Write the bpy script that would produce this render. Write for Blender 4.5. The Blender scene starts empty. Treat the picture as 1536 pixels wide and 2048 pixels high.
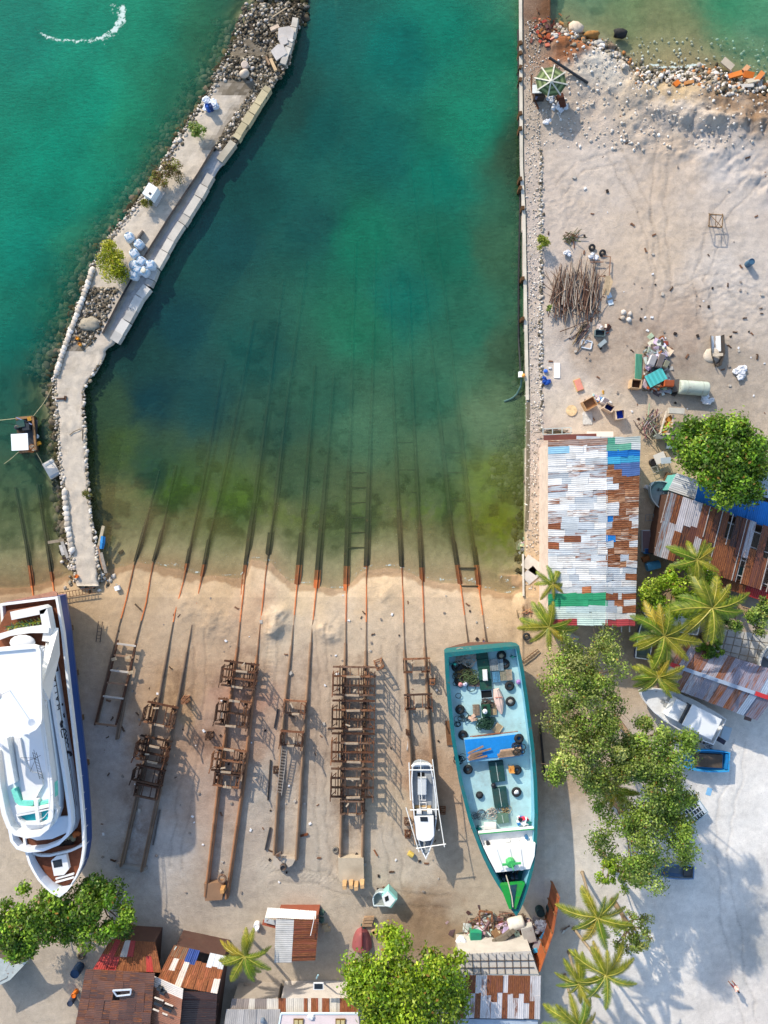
import bpy, math, random
import numpy as np
from mathutils import Vector, Matrix, Quaternion
R = math.radians
scene = bpy.context.scene
COL = bpy.context.collection
HC = 72.0                      # height of the drone above the yard
S0 = 20.0                      # survey scale: 20 plan units = 1 m

def W(px, py, z=0.0):
    """survey point -> world point at height z"""
    k = (HC - z) / HC
    return Vector(((px - 768) / S0 * k, (1024 - py) / S0 * k, z))

def lin(c):
    return tuple((v / 12.92 if v <= 0.04045 else ((v + 0.055) / 1.055) ** 2.4) for v in [x / 255.0 for x in c])

KE = 1.18                      # sunlit level ground shows about KE x its albedo
def alb(r, g, b):
    return tuple(min(0.85, v / KE) for v in lin((r, g, b)))

# ------------------------------------------------------------------ numpy noise
def _hash(ix, iy, seed):
    n = (ix.astype(np.int64) * 374761393 + iy.astype(np.int64) * 668265263 + seed * 1442695041) & 0xFFFFFFFF
    n = ((n ^ (n >> 13)) * 1274126177) & 0xFFFFFFFF
    n = (n ^ (n >> 16)) & 0xFFFFFFFF
    return n.astype(np.float64) / 4294967295.0
def vnoise(x, y, seed=0):
    x = np.asarray(x, float); y = np.asarray(y, float)
    ix = np.floor(x); iy = np.floor(y); fx = x - ix; fy = y - iy
    fx = fx * fx * (3 - 2 * fx); fy = fy * fy * (3 - 2 * fy)
    a = _hash(ix, iy, seed); b = _hash(ix + 1, iy, seed); c = _hash(ix, iy + 1, seed); d = _hash(ix + 1, iy + 1, seed)
    return (a * (1 - fx) + b * fx) * (1 - fy) + (c * (1 - fx) + d * fx) * fy
def fbm(x, y, seed=0, octv=4, gain=0.5):
    s = 0; a = 1; t = 0
    for i in range(octv):
        s = s + a * vnoise(x * 2 ** i + 17.3 * i, y * 2 ** i - 9.1 * i, seed + i); t += a; a *= gain
    return s / t

# ------------------------------------------------------------------ materials
def newmat(name):
    m = bpy.data.materials.new(name); m.use_nodes = True
    nt = m.node_tree; nt.nodes.clear()
    return m, nt
class NT:
    def __init__(s, nt): s.nt = nt
    def n(s, t, **kw):
        nd = s.nt.nodes.new(t)
        for k, v in kw.items(): setattr(nd, k, v)
        return nd
    def l(s, a, b): s.nt.links.new(a, b)
    def math(s, op, a, b=None, clamp=False):
        nd = s.n('ShaderNodeMath', operation=op, use_clamp=clamp)
        for i, v in enumerate((a, b)):
            if v is None: continue
            if isinstance(v, (int, float)): nd.inputs[i].default_value = v
            else: s.l(v, nd.inputs[i])
        return nd.outputs[0]
    def mix(s, fac, a, b, blend='MIX'):
        nd = s.n('ShaderNodeMix', data_type='RGBA', blend_type=blend)
        for i, v in ((0, fac), (6, a), (7, b)):
            if isinstance(v, (int, float)): nd.inputs[i].default_value = v
            elif isinstance(v, tuple): nd.inputs[i].default_value = (*v[:3], 1)
            else: s.l(v, nd.inputs[i])
        return nd.outputs[2]
    def noise(s, scale, detail=4, rough=0.55, vec=None, dist=0.0):
        nd = s.n('ShaderNodeTexNoise'); nd.inputs['Scale'].default_value = scale
        nd.inputs['Detail'].default_value = detail; nd.inputs['Roughness'].default_value = rough
        nd.inputs['Distortion'].default_value = dist
        if vec is not None: s.l(vec, nd.inputs['Vector'])
        return nd.outputs['Fac']
    def ramp(s, fac, stops):
        nd = s.n('ShaderNodeValToRGB'); s.l(fac, nd.inputs[0]); e = nd.color_ramp.elements
        while len(e) < len(stops): e.new(0.5)
        for i, (p, c) in enumerate(stops):
            e[i].position = p; e[i].color = (c, c, c, 1) if isinstance(c, (int, float)) else (*c, 1)
        return nd.outputs[0]
    def mapr(s, v, a, b, c=0.0, d=1.0):
        nd = s.n('ShaderNodeMapRange'); s.l(v, nd.inputs[0])
        for i, x in enumerate((a, b, c, d)): nd.inputs[i + 1].default_value = x
        return nd.outputs[0]
    def pos(s, scale=(1, 1, 1), rotz=0.0):
        g = s.n('ShaderNodeNewGeometry'); mp = s.n('ShaderNodeMapping')
        mp.inputs['Scale'].default_value = scale; mp.inputs['Rotation'].default_value = (0, 0, rotz)
        s.l(g.outputs['Position'], mp.inputs[0]); return mp.outputs[0]
    def attr(s, name, kind='Color'):
        nd = s.n('ShaderNodeAttribute', attribute_name=name); return nd.outputs[kind]
    def bump(s, h, strength=0.3, dist=0.05):
        nd = s.n('ShaderNodeBump'); nd.inputs['Strength'].default_value = strength; nd.inputs['Distance'].default_value = dist
        s.l(h, nd.inputs['Height']); return nd.outputs[0]
    def principled(s, col, rough=0.7, metal=0.0, normal=None, spec=0.3):
        b = s.n('ShaderNodeBsdfPrincipled')
        if isinstance(col, tuple): b.inputs['Base Color'].default_value = (*col[:3], 1)
        else: s.l(col, b.inputs['Base Color'])
        if isinstance(rough, (int, float)): b.inputs['Roughness'].default_value = rough
        else: s.l(rough, b.inputs['Roughness'])
        b.inputs['Metallic'].default_value = metal; b.inputs['Specular IOR Level'].default_value = spec
        if normal is not None: s.l(normal, b.inputs['Normal'])
        return b.outputs[0]
    def out(s, sh, vol=None):
        o = s.n('ShaderNodeOutputMaterial'); s.l(sh, o.inputs[0])

MAT = {}
def colmat(name, rough=0.6, metal=0.0, var=0.25, scale=2.0, bump=0.15, rust=None, dirt=0.0, fine=18.0, spec=0.3, rustc=((0.20, 0.065, 0.025), (0.09, 0.035, 0.018))):
    """surface coloured per face (attribute Col), with weathering"""
    m, nt = newmat(name); t = NT(nt); p = t.pos()
    c = t.attr('Col')
    n1 = t.noise(scale, 5, 0.6, p); n2 = t.noise(fine, 3, 0.6, p)
    v = t.math('ADD', t.math('MULTIPLY', n1, 0.65), t.math('MULTIPLY', n2, 0.35))
    v = t.mapr(v, 0.3, 0.7, 1 - var, 1 + var)
    hs = t.n('ShaderNodeHueSaturation'); t.l(c, hs.inputs['Color']); t.l(v, hs.inputs['Value']); c2 = hs.outputs[0]
    if dirt:
        n3 = t.noise(scale * 0.45, 6, 0.7, p)
        c2 = t.mix(t.mapr(n3, 0.5, 0.75, 0, dirt), c2, (0.16, 0.12, 0.08))
    if rust is not None:
        n4 = t.noise(scale * 1.3, 7, 0.72, t.pos((1, 1, 1.7)))
        rc = t.mix(n2, rustc[0], rustc[1])
        c2 = t.mix(t.mapr(n4, rust, rust + 0.09, 0, 0.92), c2, rc)
    nb = t.bump(n2, bump, 0.02)
    t.out(t.principled(c2, rough, metal, nb, spec)); MAT[name] = m
    return m

colmat('paint', 0.42, 0, 0.07, 1.2, 0.04, dirt=0.12)
colmat('gelcoat', 0.34, 0, 0.05, 0.8, 0.015, spec=0.4, dirt=0.10)
colmat('old_paint', 0.6, 0, 0.16, 1.6, 0.15, rust=0.60, dirt=0.25)
colmat('deck_paint', 0.6, 0, 0.17, 0.9, 0.08, rust=0.635, dirt=0.42, rustc=((0.28, 0.14, 0.05), (0.22, 0.12, 0.05)))
colmat('rusty_steel', 0.8, 0.0, 0.55, 2.2, 0.5, rust=0.50, fine=24, spec=0.15, rustc=((0.15, 0.066, 0.034), (0.06, 0.034, 0.022)))
colmat('wood', 0.8, 0, 0.35, 3.0, 0.4, spec=0.15)
colmat('stone', 0.9, 0, 0.35, 2.5, 0.7, dirt=0.35, spec=0.1)
colmat('concrete', 0.88, 0, 0.18, 0.9, 0.4, dirt=0.35, spec=0.12)
colmat('fabric', 0.85, 0, 0.15, 3.0, 0.3, spec=0.1)
colmat('plastic', 0.4, 0, 0.10, 2.0, 0.05)
colmat('rubber', 0.75, 0, 0.3, 4.0, 0.2, spec=0.2)
colmat('bark', 0.9, 0, 0.35, 5.0, 0.8, spec=0.1)
colmat('skin', 0.6, 0, 0.05, 5.0, 0.02)
def _glass():
    m, nt = newmat('dark_glass'); t = NT(nt); n = t.noise(1.0, 2, 0.5, t.pos())
    t.out(t.principled(t.mix(n, (0.012, 0.016, 0.02), (0.03, 0.035, 0.04)), 0.08, 0, None, 0.6)); MAT['dark_glass'] = m
_glass()
def _leaf(name, trans):
    m, nt = newmat(name); t = NT(nt)
    c = t.attr('Col'); n = t.noise(1.1, 3, 0.6, t.pos())
    hs = t.n('ShaderNodeHueSaturation'); t.l(c, hs.inputs['Color']); t.l(t.mapr(n, 0.3, 0.7, 0.75, 1.3), hs.inputs['Value'])
    d = t.principled(hs.outputs[0], 0.45, 0, None, 0.35)
    tr = t.n('ShaderNodeBsdfTranslucent'); t.l(t.mix(0.5, hs.outputs[0], (0.30, 0.42, 0.02), 'MIX'), tr.inputs[0])
    mx = t.n('ShaderNodeMixShader'); mx.inputs[0].default_value = trans
    t.l(d, mx.inputs[1]); t.l(tr.outputs[0], mx.inputs[2]); t.out(mx.outputs[0]); MAT[name] = m
_leaf('leaf', 0.32)
_leaf('frond', 0.34)
def _roof():
    """corrugated iron: per-sheet colour in Col, amount of rust in attribute Rust, ribs from UV (metres)"""
    m, nt = newmat('corrugated'); t = NT(nt)
    c = t.attr('Col'); ru = t.attr('Rust', 'Fac')
    uv = t.n('ShaderNodeUVMap', uv_map='UVMap').outputs[0]
    sx = t.n('ShaderNodeSeparateXYZ'); t.l(uv, sx.inputs[0])
    rib = t.math('SINE', t.math('MULTIPLY', sx.outputs[1], 2 * math.pi / 0.19))
    mp = t.n('ShaderNodeMapping'); mp.inputs['Scale'].default_value = (0.38, 3.0, 1); t.l(uv, mp.inputs[0])
    wob = t.n('ShaderNodeVectorMath', operation='ADD'); t.l(mp.outputs[0], wob.inputs[0])
    gp = t.n('ShaderNodeNewGeometry'); rn = t.n('ShaderNodeVectorMath', operation='SCALE'); t.l(gp.outputs['Random Per Island'], rn.inputs['Scale']); rn.inputs[0].default_value = (31, 17, 5)
    t.l(rn.outputs[0], wob.inputs[1])
    n1 = t.noise(1.5, 8, 0.72, wob.outputs[0]); n2 = t.noise(7.0, 4, 0.65, wob.outputs[0]); n3 = t.noise(1.0, 3, 0.5, t.pos())
    thr = t.math('SUBTRACT', 0.80, t.math('MULTIPLY', ru, 0.55))
    nn = t.math('ADD', n1, t.math('MULTIPLY', rib, 0.025))
    fac = t.mapr(t.math('SUBTRACT', nn, thr), -0.05, 0.10, 0, 1)
    rc = t.ramp(n2, [(0.25, (0.075, 0.028, 0.014)), (0.5, (0.19, 0.062, 0.022)), (0.72, (0.36, 0.14, 0.05))])
    v = t.math('ADD', t.mapr(n2, 0.3, 0.7, 0.86, 1.12), t.math('MULTIPLY', rib, 0.06))
    v = t.math('MULTIPLY', v, t.mapr(n3, 0.3, 0.7, 0.88, 1.1))
    hs = t.n('ShaderNodeHueSaturation'); t.l(c, hs.inputs['Color']); t.l(v, hs.inputs['Value'])
    cc = t.mix(fac, hs.outputs[0], rc)
    nb = t.bump(t.math('ADD', rib, t.math('MULTIPLY', n2, 0.4)), 0.55, 0.018)
    t.out(t.principled(cc, t.mapr(fac, 0, 1, 0.45, 0.85), 0.0, nb, 0.35)); MAT['corrugated'] = m
_roof()

# ------------------------------------------------------------------ mesh building
def T3(v): return (float(v[0]), float(v[1]), float(v[2]))
class MB:
    def __init__(s, mat='paint', col=(0.5, 0.5, 0.5)):
        s.v = []; s.f = []; s.c = []; s.m = []; s.uv = []; s.r = []; s.mats = [mat]; s.col = col; s.mi = 0; s.rust = 0.0
    def use(s, mat=None, col=None):
        if mat is not None:
            if mat not in s.mats: s.mats.append(mat)
            s.mi = s.mats.index(mat)
        if col is not None: s.col = col
        return s
    def face(s, idx, uv=None):
        s.f.append(tuple(idx)); s.c.append(s.col); s.m.append(s.mi); s.uv.append(uv); s.r.append(s.rust)
    def add(s, verts, faces, uvs=None):
        o = len(s.v); s.v.extend(T3(p) for p in verts)
        for k, f in enumerate(faces): s.face([o + i for i in f], uvs[k] if uvs else None)
        return o
    def quad(s, a, b, c, d, uv=None): s.add([a, b, c, d], [(0, 1, 2, 3)], [uv] if uv else None)
    def box(s, c, size, rotz=0.0, M=None, taper=1.0):
        hx, hy, hz = size[0] / 2, size[1] / 2, size[2] / 2
        if M is None: M = Matrix.Rotation(rotz, 3, 'Z')
        c = Vector(c); vs = []
        for z, k in ((-hz, 1.0), (hz, taper)):
            for x, y in ((-hx, -hy), (hx, -hy), (hx, hy), (-hx, hy)):
                vs.append(c + M @ Vector((x * k, y * k, z)))
        s.add(vs, [(3, 2, 1, 0), (4, 5, 6, 7), (0, 1, 5, 4), (1, 2, 6, 5), (2, 3, 7, 6), (3, 0, 4, 7)])
    def beam(s, p, q, w, h, up=(0, 0, 1)):
        p = Vector(p); q = Vector(q); d = q - p; L = d.length
        if L < 1e-6: return
        d.normalize(); up = Vector(up)
        x = d.cross(up)
        if x.length < 1e-3: x = d.cross(Vector((1, 0, 0)))
        x.normalize(); z = x.cross(d)
        M = Matrix((x, d, z)).transposed()
        s.box((p + q) / 2, (w, L, h), M=M)
    def ibeam(s, p, q, w, h):
        p = Vector(p); q = Vector(q); t = min(w, h) * 0.16
        s.beam(p + Vector((0, 0, h / 2 - t / 2)), q + Vector((0, 0, h / 2 - t / 2)), w, t)
        s.beam(p - Vector((0, 0, h / 2 - t / 2)), q - Vector((0, 0, h / 2 - t / 2)), w, t)
        s.beam(p, q, t, h - 2 * t)
    def tube(s, pts, r, n=6, cap=True):
        pts = [Vector(p) for p in pts]
        rs = r if isinstance(r, (list, tuple)) else [r] * len(pts)
        o = len(s.v); ref = Vector((0, 0, 1))
        prev = None
        for i, p in enumerate(pts):
            d = (pts[min(i + 1, len(pts) - 1)] - pts[max(i - 1, 0)]);
            if d.length < 1e-9: d = Vector((0, 0, 1))
            d.normalize()
            if prev is None:
                a = d.cross(ref if abs(d.z) < 0.95 else Vector((1, 0, 0))); a.normalize()
            else:
                a = prev - d * prev.dot(d); a.normalize()
            prev = a; b = d.cross(a)
            for k in range(n):
                t = 2 * math.pi * k / n
                s.v.append(T3(p + (a * math.cos(t) + b * math.sin(t)) * rs[i]))
        for i in range(len(pts) - 1):
            for k in range(n):
                k2 = (k + 1) % n
                s.face((o + i * n + k, o + i * n + k2, o + (i + 1) * n + k2, o + (i + 1) * n + k))
        if cap:
            s.face([o + k for k in range(n)][::-1]); e = o + (len(pts) - 1) * n
            s.face([e + k for k in range(n)])
    def prism(s, poly, z0, z1, top=True, bottom=False):
        """poly: list of (x, y) world; counter-clockwise or not"""
        n = len(poly)
        ar = sum(poly[i][0] * poly[(i + 1) % n][1] - poly[(i + 1) % n][0] * poly[i][1] for i in range(n))
        if ar < 0: poly = poly[::-1]
        o = len(s.v)
        for z in (z0, z1): s.v.extend((float(p[0]), float(p[1]), z) for p in poly)
        for i in range(n):
            j = (i + 1) % n; s.face((o + i, o + j, o + n + j, o + n + i))
        if top: s.face([o + n + i for i in range(n)])
        if bottom: s.face([o + i for i in range(n)][::-1])
    def loft(s, rings, cap0=False, cap1=False, closed=True):
        """rings: equally long lists of points"""
        n = len(rings[0]); o = len(s.v)
        for r in rings: s.v.extend(T3(p) for p in r)
        m = n if closed else n - 1
        for i in range(len(rings) - 1):
            for k in range(m):
                k2 = (k + 1) % n
                s.face((o + i * n + k, o + i * n + k2, o + (i + 1) * n + k2, o + (i + 1) * n + k))
        if cap0: s.face([o + k for k in range(n)][::-1])
        if cap1:
            e = o + (len(rings) - 1) * n; s.face([e + k for k in range(n)])
    def lathe(s, c, prof, n=14, M=None):
        c = Vector(c); rings = []
        for r, z in prof:
            ring = []
            for k in range(n):
                v = Vector((r * math.cos(2 * math.pi * k / n), r * math.sin(2 * math.pi * k / n), z))
                ring.append(c + (M @ v if M else v))
            rings.append(ring)
        s.loft(rings, True, True)
    def blob(s, c, r, seed=0, rough=0.25, sq=(1, 1, 1), n=8, m=5):
        rnd = random.Random(seed); c = Vector(c); rings = []
        for i in range(1, m):
            ph = math.pi * i / m; ring = []
            for k in range(n):
                th = 2 * math.pi * k / n; q = r * (1 + rnd.uniform(-rough, rough))
                ring.append(c + Vector((q * math.sin(ph) * math.cos(th) * sq[0], q * math.sin(ph) * math.sin(th) * sq[1], q * math.cos(ph) * sq[2])))
            rings.append(ring[::-1])
        s.loft(rings, True, True)
    def torus(s, c, R_, r, M=None, n=16, m=7):
        c = Vector(c); rings = []
        for i in range(n):
            a = 2 * math.pi * i / n; ring = []
            for k in range(m):
                b = 2 * math.pi * k / m
                v = Vector(((R_ + r * math.cos(b)) * math.cos(a), (R_ + r * math.cos(b)) * math.sin(a), r * math.sin(b)))
                ring.append(c + (M @ v if M else v))
            rings.append(ring)
        rings.append(rings[0]); s.loft(rings)
    def build(s, name, parent=None, smooth=False, origin=None):
        me = bpy.data.meshes.new(name)
        v = np.array(s.v, dtype=np.float64).reshape(-1, 3)
        root = parent
        while root is not None and root.parent is not None: root = root.parent
        if root is not None: v = v - np.array(root.location)
        loc = None
        if root is None:
            loc = np.array(origin) if origin is not None else np.array((v[:, 0].mean(), v[:, 1].mean(), v[:, 2].min()))
            v = v - loc
        me.from_pydata(v.tolist(), [], s.f)
        for k in s.mats: me.materials.append(MAT[k])
        me.polygons.foreach_set('material_index', s.m)
        lens = [len(f) for f in s.f]
        ca = me.color_attributes.new('Col', 'FLOAT_COLOR', 'CORNER')
        arr = np.repeat(np.array([(*c[:3], 1.0) for c in s.c], dtype=np.float32), lens, axis=0)
        ca.data.foreach_set('color', arr.ravel())
        if any(u is not None for u in s.uv):
            ul = me.uv_layers.new(name='UVMap'); L = []
            for f, u in zip(s.f, s.uv): L.extend(u if u is not None else [(0, 0)] * len(f))
            ul.data.foreach_set('uv', np.array(L, dtype=np.float32).ravel())
            ra = me.attributes.new('Rust', 'FLOAT', 'FACE'); ra.data.foreach_set('value', np.array(s.r, dtype=np.float32))
        if smooth: me.polygons.foreach_set('use_smooth', [True] * len(s.f))
        me.update()
        o = bpy.data.objects.new(name, me); COL.objects.link(o)
        if loc is not None: o.location = loc
        if parent is not None: o.parent = parent
        return o
def tag(o, label, cat, group=None):
    o['label'] = label; o['category'] = cat
    if 'kind' not in o: o['kind'] = 'thing'
    if group: o['group'] = group
    return o
def thing(name, label, cat, loc=(0, 0, 0), group=None, rz=0.0):
    o = bpy.data.objects.new(name, None); COL.objects.link(o); o.empty_display_size = 0.3
    o.location = loc; o.rotation_euler = (0, 0, rz); tag(o, label, cat, group); return o
def dup(o, loc=None, rz=None, label=None, scale=None, group=None):
    def rec(a, par):
        c = a.copy(); COL.objects.link(c)
        if par is not None: c.parent = par
        for ch in a.children: rec(ch, c)
        return c
    c = rec(o, None)
    if loc is not None: c.location = loc
    if rz is not None: c.rotation_euler = (0, 0, rz)
    if scale is not None: c.scale = (scale, scale, scale)
    if label: c['label'] = label
    if group: c['group'] = group
    return c
def chord(pts, n):
    """resample polyline"""
    pts = [Vector(p) for p in pts]; d = [0]
    for a, b in zip(pts, pts[1:]): d.append(d[-1] + (b - a).length)
    out = []
    for i in range(n):
        t = d[-1] * i / (n - 1); k = 0
        while k < len(d) - 2 and d[k + 1] < t: k += 1
        u = (t - d[k]) / max(1e-9, d[k + 1] - d[k]); out.append(pts[k].lerp(pts[k + 1], min(1, u)))
    return out
def P2(pts, z=0.0): return [W(x, y, z) for x, y in pts]
# ------------------------------------------------------------------ terrain
WL = -0.7                      # water level
SHX = [-400, 0, 60, 130, 200, 270, 320, 370, 430, 480, 500, 540, 580, 640, 690, 730, 770, 810, 850, 930, 1000, 1048]
SHY = [1170, 1172, 1168, 1150, 1148, 1122, 1135, 1150, 1150, 1160, 1122, 1125, 1165, 1172, 1172, 1145, 1140, 1140, 1158, 1166, 1180, 1188]
JL = [(560, -60), (500, 0), (478, 60), (455, 120), (420, 180), (392, 225), (372, 250), (330, 320), (285, 390), (246, 440), (200, 500), (180, 540), (165, 590), (143, 650), (122, 705), (108, 750), (106, 775), (112, 850), (118, 930), (126, 990), (131, 1050), (140, 1110), (150, 1160)]
JRT = [(640, -60), (605, 0), (598, 60), (580, 130), (545, 180), (505, 240), (470, 300), (430, 355), (398, 410), (355, 475), (318, 540), (292, 590), (265, 640), (232, 690), (215, 700), (205, 730), (172, 775), (170, 800), (173, 850), (176, 920), (181, 1000), (190, 1060), (196, 1120), (200, 1165)]
_jl = np.array(JL, float); _jr = np.array(JRT, float)
def sstep(a, b, x):
    t = np.clip((x - a) / (b - a), 0, 1); return t * t * (3 - 2 * t)
def terrain(px, py, fine=True):
    px = np.asarray(px, float); py = np.asarray(py, float)
    ys = np.interp(px, SHX, SHY) + (fbm(px / 45, py * 0 + 3, 5, 3) - 0.5) * 9
    d = (py - ys) / S0
    yard = np.where(d > 0, -0.72 * np.exp(-np.maximum(d, 0) / 3.2), -0.72 - 4.0 * (1 - np.exp(np.minimum(d, 0) * 0.036)))
    # darker deep basin at the left of the lagoon, shelf along the quay
    yard = yard - np.where(d < 0, 1.0 * np.exp(-(((px - 330) / 130) ** 2 + ((py - 800) / 170) ** 2)), 0)
    xq = np.interp(py, [-400, 0, 400, 800, 1180, 1230, 2600], [1040, 1041, 1044, 1054, 1050, 1046, 1046])
    sh = np.where((d < 0) & (px < xq), np.exp(-np.maximum(xq - px, 0) / 45.0), 0)
    yard = yard * (1 - 0.45 * sh) + (-0.72) * 0.45 * sh
    # outer sea
    xl = np.interp(py, _jl[:, 1], _jl[:, 0]); xr = np.interp(py, _jr[:, 1], _jr[:, 0])
    do = np.maximum(xl - px, 0) / S0
    dep = 0.22 + 3.7 * (1 - np.exp(-(do / 6.5) ** 1.8)) + np.maximum(0, 60 - py) * 0.004
    db = np.maximum((np.interp(px, SHX, SHY) - py), 0) / S0
    dep = np.minimum(dep, 0.02 + 0.11 * db)
    outer = (px < (xl + xr) / 2) & (d < 0)
    z = np.where(outer, -0.7 - dep, yard)
    # tip of the jetty continues as a drowned rubble spit
    spit = np.exp(-(((px - 565) / 60) ** 2)) * sstep(60, -40, py)
    z = z + spit * 1.4 * (z < -1.2)
    # land east of the quay
    yn = np.interp(px, [1040, 1096, 1101, 1140, 1180, 1235, 1265, 1300, 1360, 1400, 1430, 1470, 1536, 2200], [-2000, -2000, 48, 56, 78, 96, 124, 138, 142, 140, 130, 152, 170, 210])
    d2 = (py - yn) / S0
    beach = np.exp(-(((px - 1350) / 75) ** 4))
    sl = 0.30 - 0.17 * beach
    east = np.where(d2 > 0, -0.72 + np.minimum(0.75, d2 * sl * 1.9), -0.72 - np.minimum(2.4, -d2 * sl * 0.7))
    isl = (px > xq) & (py < 1195)
    z = np.where(isl, np.where(d2 < 4, east, 0.03), z)
    z = np.where((px > xq) & (py >= 1195), np.maximum(z, 0.03 * sstep(1300, 1195, py) - 0.3 * sstep(1090, 1046, px) * sstep(1200, 1230, py)), z)
    z = np.where((px > 1000) & (px <= xq) & (py > 1150), np.maximum(z, -0.75 + 0.78 * sstep(1012, 1048, px) * sstep(1172, 1215, py)), z)
    if fine:
        land = z > -0.66
        rub = isl * np.exp(-np.maximum(d2 - 4.5, 0) / 3.0) * (d2 > 0) * (1 - 0.5 * sstep(1100, 1060, px))
        rub = np.maximum(rub, isl * np.exp(-((d2 - 6 - (px - 1250) / 80) / 2.2) ** 2) * sstep(1180, 1300, px))
        h = (fbm(px / 22, py / 22, 11, 5) - 0.5)
        h2 = (fbm(px / 70, py / 70, 21, 5) - 0.5)
        z = z + land * rub * (h * 0.62 + h2 * 0.75 + 0.18)
        # ridge of dug sand running to the east edge
        rid = np.exp(-(((py - (228 + (px - 1300) * 0.10)) / 22) ** 2)) * sstep(1250, 1420, px)
        z = z + isl * rid * (0.55 + h * 0.9)
        # low lumps everywhere, heavier on the lot
        z = z + land * (h * 0.05 + h2 * 0.06) + isl * land * (h * 0.05 + h2 * 0.08)
        # machine tracks on the lot
        t1 = np.sin((px + py * 0.25) / 3.2 + h2 * 9) * np.exp(-(((px - 1310 + (py - 500) * 0.05) / 40) ** 2)) * sstep(260, 330, py) * sstep(760, 640, py)
        t2 = np.sin((py - px * 0.18) / 4.0 + h2 * 8) * np.exp(-(((py - (258 + (px - 1300) * 0.16)) / 26) ** 2)) * sstep(1230, 1320, px)
        t3 = np.sin((px * 0.8 + py) / 4.5 + h2 * 10) * np.exp(-(((px - 1130) / 40) ** 2 + ((py - 400) / 60) ** 2))
        t4 = np.sin((py * 0.8 + px * 0.4) / 4.0 + h2 * 10) * np.exp(-(((px - 1450) / 90) ** 2 + ((py - 600) / 90) ** 2))
        f1 = fbm(px / 7, py / 7, 51, 3) - 0.5; f2 = np.abs(fbm(px / 16 + py / 60, py / 9, 52, 4) - 0.5)
        e3 = np.exp(-(((px - 1130) / 50) ** 2 + ((py - 400) / 70) ** 2)); e4 = np.exp(-(((px - 1450) / 90) ** 2 + ((py - 600) / 110) ** 2))
        z = z + isl * (t1 * 0.008 + t2 * 0.018 + (e3 + e4) * (f1 * 0.08 - f2 * 0.20) + f1 * 0.025)
        yd = (py > 1195) | (px < xq)
        # sand heaps of the yard
        for cx, cy, rr, hh in ((552, 1245, 24, 0.6), (560, 1225, 18, 0.35), (655, 1258, 22, 0.5), (430, 1245, 34, 0.35), (770, 1180, 30, 0.18), (380, 1215, 30, 0.2), (665, 1275, 14, 0.25), (545, 1265, 16, 0.35)):
            g = np.exp(-(((px - cx) / rr) ** 2 + ((py - cy) / (rr * 0.8)) ** 2)); z = z + yd * land * g * (hh * (0.75 + 1.6 * h))
        # tyre tracks in the yard
        k1 = np.exp(-(((py - (1745 + (px - 560) * 0.16 - ((px - 640) / 130) ** 2 * 12)) / 9) ** 2)) * sstep(480, 540, px) * sstep(800, 700, px)
        k2 = np.exp(-(((px - (540 - (py - 1300) * 0.02)) / 6) ** 2)) * sstep(1230, 1260, py) * sstep(1420, 1380, py)
        z = z + yd * (k1 * np.sin((px + py) / 1.6) * 0.02 + k2 * np.sin(py / 1.5) * 0.02)
        # beach ripples
        z = z + yd * land * np.exp(-((d - 2.0) / 2.4) ** 2) * (np.sin(d * 4 + h2 * 14) * 0.006 + h * 0.02)
        # sea floor lumps, rough beside walls
        nr = np.exp(-do / 3.0) * outer + np.exp(-np.maximum(xq - px, 0) / 40) * (~isl) * (px < xq)
        z = z + (~land) * ((h2 * 0.25) + nr * h * 0.7)
    return z
def gz(px, py): return float(terrain(np.array([px]), np.array([py]), False)[0])
def G(px, py, dz=0.0):
    z = max(-3.0, gz(px, py)); return W(px, py, z + dz)

LANDC = [(1200,120,215,208,195),(1350,220,200,190,180),(1200,330,216,202,188),(1330,330,206,187,167),(1450,320,214,205,197),(1300,500,212,193,172),(1450,560,213,203,193),
(1200,700,190,171,152),(1350,660,190,171,154),(1400,750,178,166,152),(1150,800,222,209,192),(1250,830,206,191,173),(1130,720,212,200,188),(1065,500,208,194,182),(1065,900,214,198,184),(1070,200,205,190,172),
(1120,70,170,110,70),(1100,20,120,85,60),(1060,60,170,150,130),(1500,160,150,120,90),(1350,150,205,180,140),
(600,1190,226,200,162),(300,1150,200,172,136),(450,1172,206,176,138),(760,1165,222,194,157),(1000,1200,224,193,153),(150,1190,206,177,138),(60,1180,180,150,115),
(560,1240,228,208,178),(350,1250,206,180,148),(450,1450,196,166,142),(600,1350,206,182,155),(780,1400,209,189,164),(380,1480,202,168,138),(420,1480,186,152,130),(520,1600,202,190,172),
(630,1650,211,196,174),(780,1600,216,197,167),(825,1560,204,168,136),(460,1750,192,178,160),(600,1770,210,198,178),(800,1720,213,199,177),(850,1840,168,142,112),(560,1850,207,192,170),
(1000,1800,204,189,164),(1090,1500,188,162,132),(870,1400,217,200,175),(1400,1800,236,231,222),(1300,1900,238,232,222),(1150,1750,226,219,206),(1500,2000,226,218,208),(1480,1600,238,234,226),(200,1500,200,190,180),
(60,1720,214,198,175),(300,1700,202,195,186),(150,1950,207,192,170),(1300,900,207,187,157),(1300,1200,165,145,118),(1530,1900,190,188,182),(480,1400,192,150,125),(440,1600,196,172,152),(900,1250,225,200,168),(700,1260,222,200,170),(510,1230,214,180,145),(350,1400,200,165,125)]
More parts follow.
